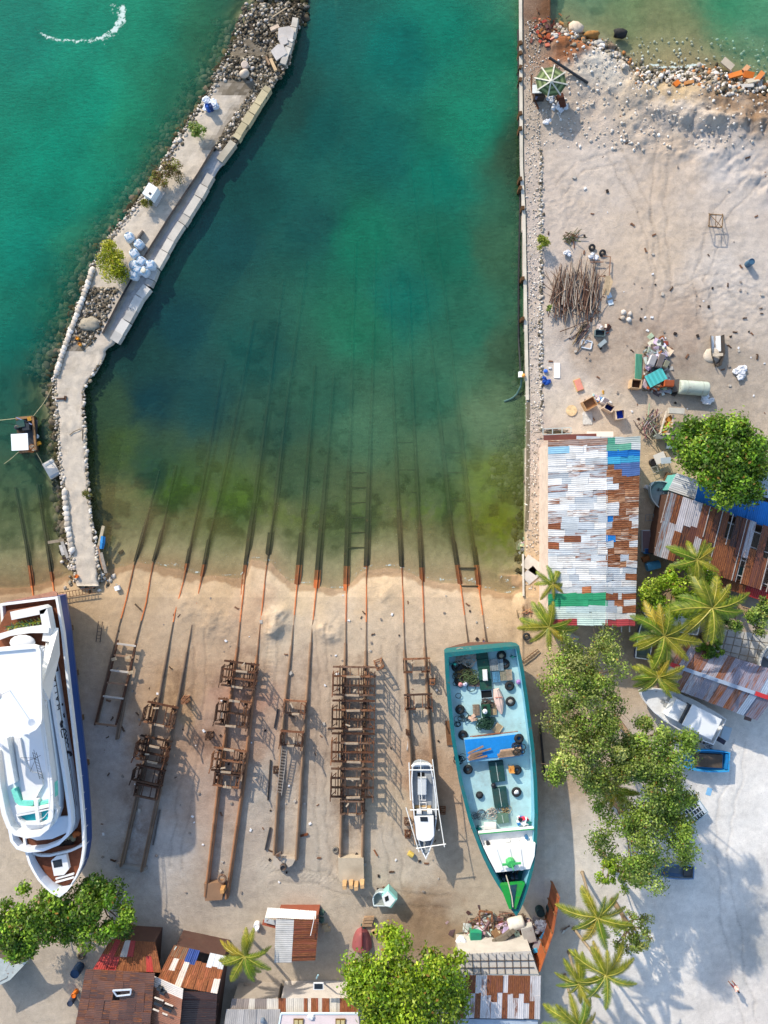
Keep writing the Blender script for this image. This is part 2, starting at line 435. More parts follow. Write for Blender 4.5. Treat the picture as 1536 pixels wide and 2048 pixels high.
WATC = [(50,60,8,122,108),(150,60,12,132,112),(170,200,4,134,113),(300,60,20,132,108),(200,380,10,134,112),(100,420,0,128,110),(130,620,10,122,104),(100,300,0,130,110),(250,250,22,138,110),(60,500,5,126,112),(150,480,34,140,115),(60,700,2,112,102),(40,780,20,96,88),(30,850,35,98,88),
(60,960,42,90,75),(40,1060,92,108,75),(100,1020,100,110,62),(330,150,30,124,98),(400,60,42,120,92),
(650,60,20,102,100),(650,250,15,92,90),(500,350,20,82,82),(800,100,0,110,105),(900,60,12,128,112),(980,100,24,130,106),(950,250,22,136,112),(880,350,6,116,102),(760,300,10,100,96),(720,480,16,120,98),(620,450,20,86,86),
(450,480,22,80,84),(350,650,20,72,80),(300,800,18,64,74),(400,800,24,74,80),(300,940,36,76,60),(225,900,72,96,50),(230,1010,150,143,92),(350,975,62,90,28),(470,1000,84,112,40),(300,1090,160,140,92),(380,1120,165,140,95),(440,1130,170,145,95),(560,1140,150,138,90),(620,1140,110,110,70),(670,1100,95,110,60),(760,1100,150,140,90),(830,1110,165,145,95),(900,1120,140,120,70),(1010,1160,150,110,60),(240,1080,170,145,100),(60,1130,100,110,72),(100,1120,120,115,75),(1360,125,200,180,130),(1300,110,170,165,120),(500,700,22,88,86),(560,850,40,86,76),
(600,950,62,92,66),(650,800,46,102,86),(725,650,34,124,98),(725,850,80,130,104),(800,600,12,112,102),(900,500,22,116,97),(950,650,44,118,98),(1000,500,60,106,82),(1020,700,72,106,82),(860,800,52,116,96),(900,900,84,124,98),
(985,850,118,150,118),(985,950,128,146,70),(1000,1060,124,128,34),(870,1000,78,108,58),(720,1050,88,108,66),(560,1080,124,128,72),(420,1090,134,132,62),(1000,1130,140,130,50),(1150,20,112,168,138),(1250,60,132,168,122),(1350,70,122,158,102),
(1450,40,62,172,132),(1500,100,102,178,148),(1040,300,55,85,65),(560,30,55,85,70),(580,200,30,80,75),(280,700,30,74,72),(200,820,60,90,64)]
def idw(px, py, table, warp=55, p=3.2):
    x = px + (fbm(px / 48, py / 48, 71, 6, 0.62) - 0.5) * warp * 2; y = py + (fbm(px / 48, py / 48, 83, 6, 0.62) - 0.5) * warp * 2
    num = np.zeros(px.shape + (3,)); den = np.zeros(px.shape)
    for a, b, *c in table:
        w = 1.0 / (((x - a) ** 2 + (y - b) ** 2) + 350.0) ** (p / 2)
        num += w[..., None] * np.array(lin(c)); den += w
    return num / den[..., None] / KE
def axis(lo, hi, step, far):
    core = np.arange(lo, hi + 1e-6, step); g = []; s = step; x = hi
    while x < far: s *= 1.35; x += s; g.append(x)
    g2 = []; s = step; x = lo
    while x > -far: s *= 1.35; x -= s; g2.append(x)
    return np.array(g2[::-1] + list(core) + g)
def grid_mesh(name, X, Y, Z, cols, mat, extra=None):
    ny, nx = X.shape; me = bpy.data.meshes.new(name)
    co = np.stack([X, Y, Z], -1).reshape(-1, 3)
    i = np.arange(ny * nx).reshape(ny, nx)
    q = np.stack([i[:-1, :-1], i[:-1, 1:], i[1:, 1:], i[1:, :-1]], -1).reshape(-1, 4)
    me.vertices.add(len(co)); me.vertices.foreach_set('co', co.ravel())
    me.loops.add(q.size); me.loops.foreach_set('vertex_index', q.ravel().astype(np.int32))
    me.polygons.add(len(q)); me.polygons.foreach_set('loop_start', np.arange(0, q.size, 4, dtype=np.int32))
    me.update(calc_edges=True)
    me.polygons.foreach_set('use_smooth', [True] * len(q))
    ca = me.color_attributes.new('Col', 'FLOAT_COLOR', 'POINT')
    ca.data.foreach_set('color', np.concatenate([cols.reshape(-1, 3), np.ones((len(co), 1))], 1).astype(np.float32).ravel())
    for k, a in (extra or {}).items():
        at = me.attributes.new(k, 'FLOAT', 'POINT'); at.data.foreach_set('value', a.astype(np.float32).ravel())
    me.materials.append(mat); me.update()
    o = bpy.data.objects.new(name, me); COL.objects.link(o); return o

def ground_material():
    m, nt = newmat('sand'); t = NT(nt); p = t.pos()
    c = t.attr('Col'); gr = t.attr('Grit', 'Fac')
    n0 = t.noise(0.35, 6, 0.62, p); n1 = t.noise(1.6, 6, 0.65, p); n2 = t.noise(9.0, 4, 0.7, p); n3 = t.noise(38.0, 2, 0.6, p)
    v = t.math('ADD', t.math('ADD', t.math('MULTIPLY', n0, 0.30), t.math('MULTIPLY', n1, 0.30)), t.math('ADD', t.math('MULTIPLY', n2, 0.25), t.math('MULTIPLY', n3, 0.15)))
    v = t.mapr(v, 0.34, 0.66, 0.68, 1.26)
    hs = t.n('ShaderNodeHueSaturation'); t.l(c, hs.inputs['Color']); t.l(v, hs.inputs['Value'])
    # scattered dark grit and pale chips of coral
    vo = t.n('ShaderNodeTexVoronoi'); vo.inputs['Scale'].default_value = 3.2; t.l(p, vo.inputs['Vector'])
    dk = t.math('MULTIPLY', t.mapr(vo.outputs['Distance'], 0.05, 0.13, 1, 0), t.mapr(t.noise(0.6, 3, 0.6, p), 0.50, 0.66, 0, 0.8))
    c2 = t.mix(dk, hs.outputs[0], (0.10, 0.075, 0.055))
    vo2 = t.n('ShaderNodeTexVoronoi'); vo2.inputs['Scale'].default_value = 4.6; t.l(t.pos((1, 1, 1), 0.6), vo2.inputs['Vector'])
    lt = t.math('MULTIPLY', t.mapr(vo2.outputs['Distance'], 0.06, 0.15, 1, 0), t.mapr(t.noise(0.8, 3, 0.6, t.pos((1, 1, 1), 1.3)), 0.48, 0.66, 0, 0.85))
    c2 = t.mix(lt, c2, (0.62, 0.58, 0.52))
    # oil and rust stains
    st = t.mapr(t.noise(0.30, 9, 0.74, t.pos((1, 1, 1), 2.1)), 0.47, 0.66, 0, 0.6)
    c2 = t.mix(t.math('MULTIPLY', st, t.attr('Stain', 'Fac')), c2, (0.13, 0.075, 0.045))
    h = t.math('ADD', t.math('MULTIPLY', n1, 0.5), t.math('ADD', t.math('MULTIPLY', n2, 0.4), t.math('MULTIPLY', n3, 0.22)))
    nb = t.n('ShaderNodeBump'); nb.inputs['Distance'].default_value = 0.19; t.l(h, nb.inputs['Height']); t.l(t.mapr(gr, 0, 1, 0.35, 1.0), nb.inputs['Strength'])
    t.out(t.principled(c2, 0.92, 0, nb.outputs[0], 0.08)); return m
TRK = {
 'a': ([(30, 975), (52, 1090), (66, 1192)], [(74, 968), (92, 1080), (108, 1186)], 'westernmost pair of rails entering the shallow water beyond the breakwater'),
 'b': ([(318, 940), (290, 1050), (268, 1130), (252, 1200), (237, 1255), (190, 1450)], [(352, 930), (326, 1050), (306, 1125), (292, 1205), (268, 1295), (232, 1480)], 'slipway rails beside the white yacht, between yacht and breakwater root'),
 'c': ([(424, 660), (448, 720), (426, 850), (402, 985), (384, 1070), (366, 1165), (350, 1225), (318, 1395), (240, 1735)][1:], [(507, 640), (478, 800), (440, 985), (418, 1075), (401, 1165), (384, 1250), (356, 1400), (282, 1745)], 'slipway rails carrying the shaded cradles next to the yacht'),
 'd': ([(566, 560), (548, 700), (530, 850), (512, 985), (500, 1070), (490, 1150), (474, 1300), (438, 1560), (410, 1795)], [(612, 520), (596, 650), (576, 780), (553, 985), (541, 1070), (531, 1150), (513, 1320), (487, 1560), (452, 1800)], 'slipway rails with brown girders ending by the rusty sand patch'),
 'e': ([(630, 730), (622, 850), (610, 1000), (602, 1090), (594, 1170), (583, 1290), (566, 1440), (548, 1712)], [(668, 745), (660, 850), (648, 1000), (641, 1080), (634, 1160), (624, 1260), (610, 1440), (592, 1722)], 'slipway rails ending at the six sided concrete block'),
 'f': ([(712, 480), (706, 640), (703, 800), (698, 940), (696, 1060), (693, 1150), (691, 1300), (686, 1500), (681, 1715)], [(750, 490), (748, 640), (744, 800), (739, 940), (736, 1060), (733, 1150), (732, 1300), (729, 1500), (725, 1722)], 'slipway rails carrying the largest row of rusty cradles'),
 'g': ([(779, 560), (783, 700), (789, 830), (797, 1000), (801, 1080), (806, 1190), (809, 1300), (815, 1400), (822, 1530), (832, 1690)], [(817, 560), (822, 700), (828, 830), (837, 1000), (841, 1080), (846, 1190), (850, 1300), (856, 1400), (866, 1530), (874, 1660)], 'slipway rails leading up to the small grey boat'),
 'h': ([(818, 300), (832, 430), (846, 540), (862, 680), (876, 800), (892, 940), (902, 1040), (912, 1110), (924, 1190), (937, 1290), (962, 1480), (990, 1720)], [(860, 330), (872, 450), (886, 560), (902, 680), (916, 810), (931, 930), (941, 1040), (951, 1110), (960, 1190), (974, 1290), (1000, 1480), (1028, 1720)], 'slipway rails running under the big turquoise cargo boat'),
}
def make_ground():
    xs = axis(-41, 41, 0.125, 400); ys = axis(-54, 54, 0.125, 400)
    X, Y = np.meshgrid(xs, ys)
    px = X * S0 + 768; py = 1024 - Y * S0
    Z = terrain(px, py)
    c = idw(px, py, LANDC)
    # wet sand at the water line, dark floor under water
    dep = WL - Z
    wn = (fbm(px / 14, py / 14, 141, 4) - 0.5) * 0.10
    wet = sstep(-0.17, -0.12, dep + wn) * sstep(0.5, 0.1, dep)
    c = c * (1 - wet[..., None] * np.array([0.36, 0.42, 0.47]))
    uw = sstep(-0.02, 0.45, dep)
    n = fbm(px / 30, py / 30, 31, 5); n2 = fbm(px / 8, py / 8, 41, 3)
    sea = np.array([0.35, 0.275, 0.155]) * (0.75 + 0.5 * n2[..., None])
    ol = sstep(0.22, 0.75, dep)[..., None] * (0.55 + 0.75 * n[..., None]) * np.where((px > 1090) & (py < 200), 0.25, 1)[..., None]; sea = sea * (1 - ol) + np.array([0.125, 0.135, 0.060]) * (0.7 + 0.6 * n2[..., None]) * ol
    dd = sstep(0.8, 2.4, dep)[..., None]; sea = sea * (1 - dd) + np.array([0.10, 0.155, 0.105]) * (0.7 + 0.6 * n[..., None]) * dd
    for cx, cy, rx, ry, a in ((350, 975, 80, 26, .8), (470, 1000, 60, 26, .7), (1000, 1055, 55, 75, .85), (620, 1030, 120, 22, .5), (850, 1020, 90, 24, .5), (985, 960, 50, 50, .5), (225, 890, 26, 60, .5), (300, 940, 40, 30, .6)):
        gm = (a * np.exp(-((px - cx) / rx) ** 2 - ((py - cy) / ry) ** 2) * sstep(0.40, 0.56, fbm(px / 16, py / 16, 95, 5)))[..., None]; sea = sea * (1 - gm) + np.array([0.15, 0.20, 0.012]) * gm
    wd = np.array([0.035, 0.04, 0.016])
    xl = np.interp(py, _jl[:, 1], _jl[:, 0]); xr = np.interp(py, _jr[:, 1], _jr[:, 0])
    al = sstep(0.25, 0.9, dep) * sstep(0.56, 0.70, n + 0.50 * np.exp(-np.abs(px - xl) / 55) * (py < 1100) + 0.22 * np.exp(-np.maximum(1048 - px, 0) / 30) * (px < 1050) * (py < 1150) + 0.2 * np.exp(-(((px - 990) / 40) ** 2 + ((py - 930) / 60) ** 2)) + 0.16 * np.exp(-(((px - 340) / 90) ** 2 + ((py - 990) / 40) ** 2))+0.2*np.exp(-((px-570)/60)**2)*(py<60))
    al = al * np.where((px > 1090) & (py < 200), 0.55 * sstep(0.35, 0.8, dep), 1)
    sea = sea * (1 - al[..., None] * 0.9) + wd * al[..., None] * 0.9
    for l, r, _ in TRK.values():        # weed grown along the rails
        for pl in (l, r):
            q = np.array(pl, float); xr_ = np.interp(py, q[:, 1], q[:, 0]); sel = (np.abs(px - xr_) < 16) & (py > max(680, q[0, 1])) & (py < 1178)
            bd = np.exp(-((px[sel] - xr_[sel]) / (3.0 + 3.2 * sstep(850, 1060, py[sel]))) ** 2) * (0.55 + 0.7 * n2[sel]) * sstep(680, 800, py[sel]) * sstep(1178, 1140, py[sel])
            bd = np.clip(bd, 0, 0.9)[..., None]; sea[sel] = sea[sel] * (1 - bd) + wd * bd
    c = c * (1 - uw[..., None]) + sea * uw[..., None]
    # drag marks and tyre tracks
    land = (dep < -0.05); yard = land & (py > 1195)
    c[yard & (px < 1090)] *= np.array([0.88, 0.885, 0.90]); c[land & (px > 1050) & (py < 1195)] *= np.array([0.97, 0.955, 0.925])
    wob = (fbm(px / 40, py / 40, 131, 3) - 0.5) * 22; tn = fbm(px / 5, py / 5, 133, 3)
    for pl, off in (([(1330, 250), (1318, 400), (1325, 560), (1300, 640)], 14), ([(1220, 300), (1290, 420), (1330, 600)], 13), ([(1530, 330), (1440, 430), (1400, 560), (1420, 660)], 14), ([(1536, 268), (1400, 252), (1290, 225), (1230, 250)], 13), ([(1120, 380), (1160, 330), (1250, 320)], 12), ([(1536, 610), (1440, 560), (1330, 590)], 13), ([(540, 1755), (640, 1758), (760, 1790), (900, 1800)], 13), ([(545, 1230), (540, 1330), (535, 1400)], 11), ([(640, 1240), (650, 1400), (645, 1600), (650, 1760)], 10), ([(780, 1290), (790, 1450), (775, 1650), (800, 1780)], 12), ([(400, 1250), (395, 1420), (370, 1600), (350, 1740)], 12), ([(1480, 1480), (1440, 1700), (1470, 1900), (1500, 2048)], 14)):
        for a, b in zip(pl, pl[1:]):
            ax, ay = a; dx, dy = b[0] - ax, b[1] - ay; L2 = dx * dx + dy * dy; L = L2 ** .5; sel = (px > min(ax, b[0]) - 60) & (px < max(ax, b[0]) + 60) & (py > min(ay, b[1]) - 60) & (py < max(ay, b[1]) + 60) & land
            X0, Y0 = px[sel] - ax, py[sel] - ay; u = np.clip((X0 * dx + Y0 * dy) / L2, 0, 1); sd_ = (X0 * dy - Y0 * dx) / L + wob[sel]; ln_ = np.hypot(X0 - u * dx, Y0 - u * dy) < 50
            k = (np.exp(-((np.abs(sd_) - off) / 2.6) ** 2) * ln_ * (u > 0) * (u < 1)); cv = 0.5 + 0.5 * np.sin((X0 * dx + Y0 * dy) / L * 1.5)
            c[sel] *= (1 - k * (0.10 + 0.22 * cv * tn[sel]))[:, None]; Z[sel] -= k * (0.02 + 0.03 * cv)
    stain = np.zeros_like(px)
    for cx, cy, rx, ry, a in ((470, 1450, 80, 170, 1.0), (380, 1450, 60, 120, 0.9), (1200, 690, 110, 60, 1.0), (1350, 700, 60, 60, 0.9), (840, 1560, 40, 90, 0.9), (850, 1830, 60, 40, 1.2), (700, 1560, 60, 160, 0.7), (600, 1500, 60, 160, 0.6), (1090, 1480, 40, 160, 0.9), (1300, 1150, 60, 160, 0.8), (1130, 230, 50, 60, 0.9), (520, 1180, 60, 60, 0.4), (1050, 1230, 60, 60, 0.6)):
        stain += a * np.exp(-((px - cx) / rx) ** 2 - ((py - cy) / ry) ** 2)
    for x0, x1 in ((255, 262), (372, 262), (495, 430), (606, 570), (712, 704), (832, 850)):
        xc = x0 + (x1 - x0) * (py - 1250) / 480; stain += 0.75 * np.exp(-((px - xc) / 34) ** 2) * sstep(1230, 1330, py) * sstep(1830, 1700, py)
    grit = np.clip(0.45 + 0.6 * ((px > 1050) & (py < 300)) - 0.25 * ((px > 1280) & (py > 1400)), 0, 1)
    o = grid_mesh('ground', X, Y, Z, c, ground_material(), {'Stain': np.clip(stain, 0, 1.3), 'Grit': grit})
    o['kind'] = 'structure'
make_ground()
MAT['sand'] = bpy.data.materials['sand']

def water_material():
    m, nt = newmat('sea_water'); t = NT(nt)
    c = t.attr('Col'); op = t.attr('Opacity', 'Fac'); fo = t.attr('Foam', 'Fac')
    p = t.pos((1, 1, 1), R(-22)); ps = t.pos((0.5, 1.6, 1), R(-14))
    w1 = t.noise(2.6, 4, 0.6, ps, 0.4); w2 = t.noise(9.0, 3, 0.6, t.pos((0.6, 1.3, 1), R(20)), 0.3); w3 = t.noise(0.16, 5, 0.6, p)
    v = t.math('ADD', t.math('MULTIPLY', w1, 0.5), t.math('MULTIPLY', w2, 0.5))  # streaky noise that paints ripple glitter into the body colour
    v = t.math('MULTIPLY', t.mapr(v, 0.3, 0.7, 0.70, 1.32), t.mapr(w3, 0.3, 0.7, 0.80, 1.2))
    hs = t.n('ShaderNodeHueSaturation'); t.l(c, hs.inputs['Color']); t.l(v, hs.inputs['Value'])
    wv = t.math('ADD', w1, t.math('MULTIPLY', w2, 0.5)); nb = t.bump(wv, 0.5, 0.10); nb2 = t.bump(wv, 0.16, 0.06)
    df = t.n('ShaderNodeBsdfDiffuse'); t.l(hs.outputs[0], df.inputs[0]); t.l(nb, df.inputs['Normal'])
    tr = t.n('ShaderNodeBsdfTransparent'); t.l(t.mix(op, (0.93, 0.97, 0.93), (0.55, 0.86, 0.74)), tr.inputs[0])
    mx = t.n('ShaderNodeMixShader'); t.l(op, mx.inputs[0]); t.l(tr.outputs[0], mx.inputs[1]); t.l(df.outputs[0], mx.inputs[2])
    gl = t.n('ShaderNodeBsdfGlossy'); gl.inputs['Roughness'].default_value = 0.05; t.l(nb2, gl.inputs['Normal'])
    ge = t.n('ShaderNodeNewGeometry'); dt = t.n('ShaderNodeVectorMath', operation='DOT_PRODUCT'); t.l(ge.outputs['Incoming'], dt.inputs[0]); t.l(nb2, dt.inputs[1])
    cs = t.math('SUBTRACT', 1.0, t.math('ABSOLUTE', dt.outputs['Value']), True)     # Schlick's law for the two-sided sheet
    frn = t.math('ADD', t.math('MULTIPLY', t.math('POWER', cs, 5.0), 0.98), 0.02, True)
    m2 = t.n('ShaderNodeMixShader'); t.l(frn, m2.inputs[0]); t.l(mx.outputs[0], m2.inputs[1]); t.l(gl.outputs[0], m2.inputs[2])
    fn = t.noise(3.6, 6, 0.72, t.pos((1, 1, 1), 0.4), 0.6)
    wc = t.math('SUBTRACT', fn, t.math('SUBTRACT', 0.90, t.math('MULTIPLY', fo, 0.5)))
    # small crests on open water
    cr = t.noise(1.3, 7, 0.66, t.pos((0.35, 1.5, 1), R(-18)), 0.8)
    f1 = t.mapr(wc, -0.02, 0.10, 0, 0.85); f2 = t.math('MULTIPLY', t.mapr(cr, 0.745, 0.80, 0, 0.28), t.mapr(op, 0.6, 0.95, 0, 1))
    wh = t.n('ShaderNodeBsdfDiffuse'); wh.inputs[0].default_value = (0.62, 0.72, 0.66, 1)
    m3 = t.n('ShaderNodeMixShader'); t.l(t.math('MAXIMUM', f1, f2), m3.inputs[0]); t.l(m2.outputs[0], m3.inputs[1]); t.l(wh.outputs[0], m3.inputs[2])
    t.out(m3.outputs[0]); return m
def make_water():
    xs = axis(-41, 41, 0.25, 400); ys = axis(-8.6, 54, 0.25, 400); ys = ys[ys >= -9.0]
    X, Y = np.meshgrid(xs, ys); px = X * S0 + 768; py = 1024 - Y * S0
    Z = np.full_like(X, WL)
    dep = np.maximum(WL - terrain(px, py), 0)
    op = 1 - np.exp(-dep * 0.42); op = np.clip(op, 0, 0.95); op = np.where((px < 560) & (py < 700) & (px < np.interp(py, _jl[:, 1], _jl[:, 0])), 1 - np.exp(-dep * 0.55), op)
    for cx, cy, rx, ry, a in ((350, 975, 50, 26, .3), (470, 1000, 40, 30, .3), (1000, 1055, 55, 60, .3), (225, 890, 26, 60, .2)):
        op = op + (0.93 - op) * a * np.exp(-((px - cx) / rx) ** 2 - ((py - cy) / ry) ** 2) * (0.6 + 0.8 * fbm(px / 20, py / 20, 95, 4)) * (dep > 0.1)
    c = idw(px, py, WATC, 26, 3.6) * np.array([1.0, 0.97, 0.80])
    # wake of a turning boat, breaking ripple on the small beach, lip along the slip
    ang = np.arctan2(py + 15, px - 145); rad = np.hypot(px - 145, py + 15)
    brk = 0.35 + 0.9 * fbm(px / 5, py / 5, 61, 3); a1 = np.exp(-((rad - 95 - 6 * np.sin(ang * 3)) / 7) ** 2) * brk * sstep(0.02, 0.3, ang) * sstep(2.9, 2.2, ang) * (px > 40)
    a1 = a1 + 0.62 * brk * np.exp(-((rad - 112) / 10) ** 2) * sstep(0.15, 0.5, ang) * sstep(1.9, 1.2, ang)
    a1 = a1 + 0.7 * brk * np.exp(-(((px - 225) / 22) ** 2 + ((py - 5) / 28) ** 2))
    yb = np.interp(px, [1290, 1340, 1380, 1430], [118, 126, 124, 118])
    a2 = np.exp(-((py - yb) / 5.0) ** 2) * sstep(1285, 1310, px) * sstep(1435, 1410, px) * 1.15
    sh = np.exp(-((dep - 0.05) / 0.035) ** 2) * (px < 1045) * (px > 200) * 0.85
    foam = a1 * 1.15 + a2 + sh
    o = grid_mesh('water', X, Y, Z, c, water_material(), {'Opacity': op, 'Foam': np.clip(foam, 0, 1.2)})
    o['kind'] = 'structure'
make_water()

# ------------------------------------------------------------------ sky, sun, camera
SUN_EL, SUN_AZ = 30.0, 34.0      # sun stands to the upper left (north-west) of the frame
sd = Vector((-math.sin(R(SUN_AZ)) * math.cos(R(SUN_EL)), math.cos(R(SUN_AZ)) * math.cos(R(SUN_EL)), math.sin(R(SUN_EL))))
sl = bpy.data.lights.new('sun', 'SUN'); sl.energy = 2.7; sl.angle = R(0.6); sl.color = (1.0, 0.89, 0.74)
so = bpy.data.objects.new('sun', sl); COL.objects.link(so); so.location = sd * 100
so.rotation_euler = sd.to_track_quat('Z', 'Y').to_euler()
w = bpy.data.worlds.new('World'); scene.world = w; w.use_nodes = True
nt = w.node_tree; nt.nodes.clear(); t = NT(nt)
sk = t.n('ShaderNodeTexSky'); sk.sky_type = 'NISHITA'; sk.sun_disc = False; sk.sun_elevation = R(SUN_EL); sk.sun_rotation = R(-SUN_AZ)
bg = t.n('ShaderNodeBackground'); bg.inputs[1].default_value = 0.15; t.l(sk.outputs[0], bg.inputs[0])
wo = t.n('ShaderNodeOutputWorld'); t.l(bg.outputs[0], wo.inputs[0])
cam = bpy.data.cameras.new('camera'); co = bpy.data.objects.new('camera', cam); COL.objects.link(co)
co.location = (0, 0, HC); co.rotation_euler = (0, 0, 0)
cam.sensor_fit = 'AUTO'; cam.sensor_width = 36; cam.lens = 36 / (2 * 51.2 / HC); cam.clip_end = 2000; cam.clip_start = 0.5
scene.camera = co
scene.view_settings.view_transform = 'Standard'; scene.view_settings.look = 'None'; scene.view_settings.gamma = 1
scene.view_settings.exposure = 0.90
scene.cycles.max_bounces = 6; scene.cycles.transparent_max_bounces = 12
# ------------------------------------------------------------------ rocks
def rocks(mb, pts, rmin, rmax, pal, seed=0, zoff=0.0, flat=0.7, zf=None):
    rnd = random.Random(seed)
    for (x, y) in pts:
        r = rnd.uniform(rmin, rmax); c = rnd.choice(pal); k = rnd.uniform(0.75, 1.2)
        mb.col = tuple(v * k for v in c)
        z = (zf(x, y) if zf else gz(x, y)) + zoff
        mb.blob(W(x, y, z), r, rnd.random(), 0.3, (rnd.uniform(0.8, 1.3), rnd.uniform(0.8, 1.3), flat), 6, 4)
def along(poly, n, jit, seed, side=0.0):
    rnd = random.Random(seed); out = []
    pts = chord([(x, y, 0) for x, y in poly], n)
    for i, p in enumerate(pts):
        out.append((p.x + rnd.uniform(-jit, jit) + side, p.y + rnd.uniform(-jit, jit)))
    return out
CORAL = [alb(220, 212, 200), alb(205, 195, 182), alb(190, 180, 165), alb(232, 226, 216)]
DARKR = [alb(120, 110, 92), alb(95, 88, 75), alb(150, 140, 120), alb(80, 72, 58), alb(185, 175, 158)]
WEED = [alb(70, 68, 45), alb(55, 52, 36), alb(90, 86, 60)]
def ji(poly, y):
    a = np.array(poly, float); return float(np.interp(y, a[:, 1], a[:, 0]))
def JZ(x, y): return 0.12
# ------------------------------------------------------------------ breakwater
def breakwater():
    t = thing('breakwater', 'long bent stone and concrete breakwater reaching out from the slipway beach', 'breakwater', W(200, 640, -1.0))
    mb = MB('sand', alb(214, 200, 180)); rnd = random.Random(4)
    rows = []; N = 190
    ys = np.linspace(20, 1172, N)
    for i, y in enumerate(ys):
        xl = ji(JL, y) + 3; xr = ji(JRT, y) - 3; r = []
        n1 = float(vnoise(np.array(y / 7.0), np.array(1.0), 3)); n2 = float(vnoise(np.array(y / 7.0), np.array(9.0), 4))
        xl += (n1 - 0.5) * 7; xr += (n2 - 0.5) * 6
        r.append(W(xl - 3, y, -2.6)); r.append(W(xl - 1, y, -0.6))
        for k in range(15):
            u = k / 14; x = xl + (xr - xl) * u
            z = JZ(x, y) + (float(fbm(np.array(x / 9), np.array(y / 9), 8, 3)) - 0.5) * 0.18
            if y < 150: z -= 0.55 * min(1, (150 - y) / 90) * (0.4 + 0.6 * float(vnoise(np.array(x / 14), np.array(y / 14), 5)))
            if k in (0, 14): z -= 0.12
            r.append(W(x, y, z))
        r.append(W(xr + 1, y, -0.6)); r.append(W(xr + 3, y, -2.6))
        rows.append(r)
    o = len(mb.v); n = len(rows[0])
    for r in rows: mb.v.extend(T3(p) for p in r)
    for i in range(N - 1):
        y = ys[i]
        for k in range(n - 1):
            u = (k - 2) / 14
            xx = ji(JL, y) * (1 - u) + ji(JRT, y) * u
            if k < 2 or k >= n - 3: c = alb(88, 84, 70)
            else:
                c = alb(212, 199, 180)
                nn = float(fbm(np.array(xx / 13), np.array(y / 13), 12, 4))
                gvl = (y < 300) * max(0, 1 - abs(u - (0.8 if y > 190 else 0.5)) * (2.2 if y > 190 else 1.2))
                if y < 165: gvl = 0.85
                gvl = max(gvl, 0.8 * (570 < y < 700) * (u < 0.45))
                if 300 < y < 660 and xx > ji([(440, 280), (205, 668)], y) + 2: c = alb(196, 192, 188)
                gg = min(1, max(0, gvl * 1.1 + (nn - 0.5) * 1.2)); c = tuple(u * (1 - gg) + v * gg for u, v in zip(c, alb(118, 108, 92)))
                c = tuple(v * (0.86 + 0.28 * nn) for v in c)
            mb.col = c
            a = o + i * n + k; mb.face((a, a + n, a + n + 1, a + 1))
    mb.face([o + k for k in range(n)][::-1]); e = o + (N - 1) * n; mb.face([e + k for k in range(n)])
    mb.build('core', t, True)
    st = MB('stone', CORAL[0])
    lp = [p for p in JL if 110 < p[1]]
    pts = along([(455, 120)] + [q for q in lp if q[1] < 760], 230, 3.0, 1, 3) + along([q for q in lp if q[1] > 740], 90, 2.5, 1, 4) + along([(465, 120)] + [(x + 8, y) for x, y in lp if y < 560], 90, 3.5, 2, 3)
    rocks(st, pts, 0.07, 0.22, CORAL[1:3] + CORAL[:2] + DARKR, 3, 0.0, 0.5, JZ)
    pts2 = along(lp, 420, 4.0, 7, 1); rocks(st, pts2, 0.05, 0.15, CORAL + DARKR, 8, 0.0, 0.6, JZ)
    rp = [(205, 722), (172, 775), (170, 800), (173, 850), (176, 920), (181, 1000), (190, 1060), (197, 1120), (203, 1160)]
    rocks(st, along(rp, 150, 2.5, 5, -3), 0.06, 0.2, CORAL + DARKR[2:], 6, 0.0, 0.6, JZ)
    st.build('rock_edging', t, True)
    rw = MB('stone', CORAL[3])
    for i, p in enumerate(chord([(x + 3, y, 0) for x, y in [(182, 540), (165, 590), (143, 650), (124, 700), (110, 745)]], 26)):
        rw.col = CORAL[i % 4]; rw.blob(W(p.x, p.y, 0.25), 0.30, i, 0.15, (1.0, 1.15, 0.6), 8, 5)
    rw.build('cobble_kerb', t, True); rw = MB('stone', CORAL[3])
    for i, p in enumerate(chord([(x + 4, y, 0) for x, y in [(125, 985), (131, 1050), (140, 1100)]], 12)):
        rw.col = CORAL[i % 4]; rw.blob(W(p.x, p.y, 0.25), 0.34, i, 0.2, (0.9, 1.2, 0.5), 8, 5)
    rw.build('cobble_kerb', t, True)
    # coping slabs on the lagoon side
    def coping(name, poly, n, w, col, z=0.3):
        m = MB('concrete', col); rnd = random.Random(n); q = chord([(x, y, 0) for x, y in poly], 60); cu = sorted({0, 59} | {int(59 * (i + rnd.uniform(-.35, .35)) / n) for i in range(1, n)}); pts = [q[i] for i in cu]
        for a, b in zip(pts, pts[1:]):
            k = rnd.uniform(0.74, 1.1); m.col = tuple(v * k for v in col); g = rnd.uniform(0.01, 0.03)
            a2 = a.lerp(b, g); b2 = b.lerp(a, g); dz = rnd.uniform(-0.04, 0.03); s = rnd.uniform(-.8, .4) - 5
            m.beam(W(a2.x + s, a2.y, z - 0.3 + dz), W(b2.x + s, b2.y, z - 0.3 + dz + rnd.uniform(-.04, .04)), w * rnd.uniform(0.9, 1.1), 0.75)
        m.build(name, t)
    coping('coping', [(543, 178), (503, 240), (478, 280)], 8, 0.75, alb(200, 186, 150))
    coping('coping', [(474, 286), (445, 325)], 1, 0.7, alb(214, 204, 182))
    coping('coping', [(428, 352), (396, 410), (352, 476), (318, 536)], 7, 0.8, alb(216, 208, 194))
    coping('coping', [(317, 538), (310, 556), (303, 573)], 2, 0.7, alb(196, 190, 182), 0.22)
    coping('coping', [(302, 575), (288, 592), (262, 640), (235, 684)], 5, 0.85, alb(210, 206, 198))
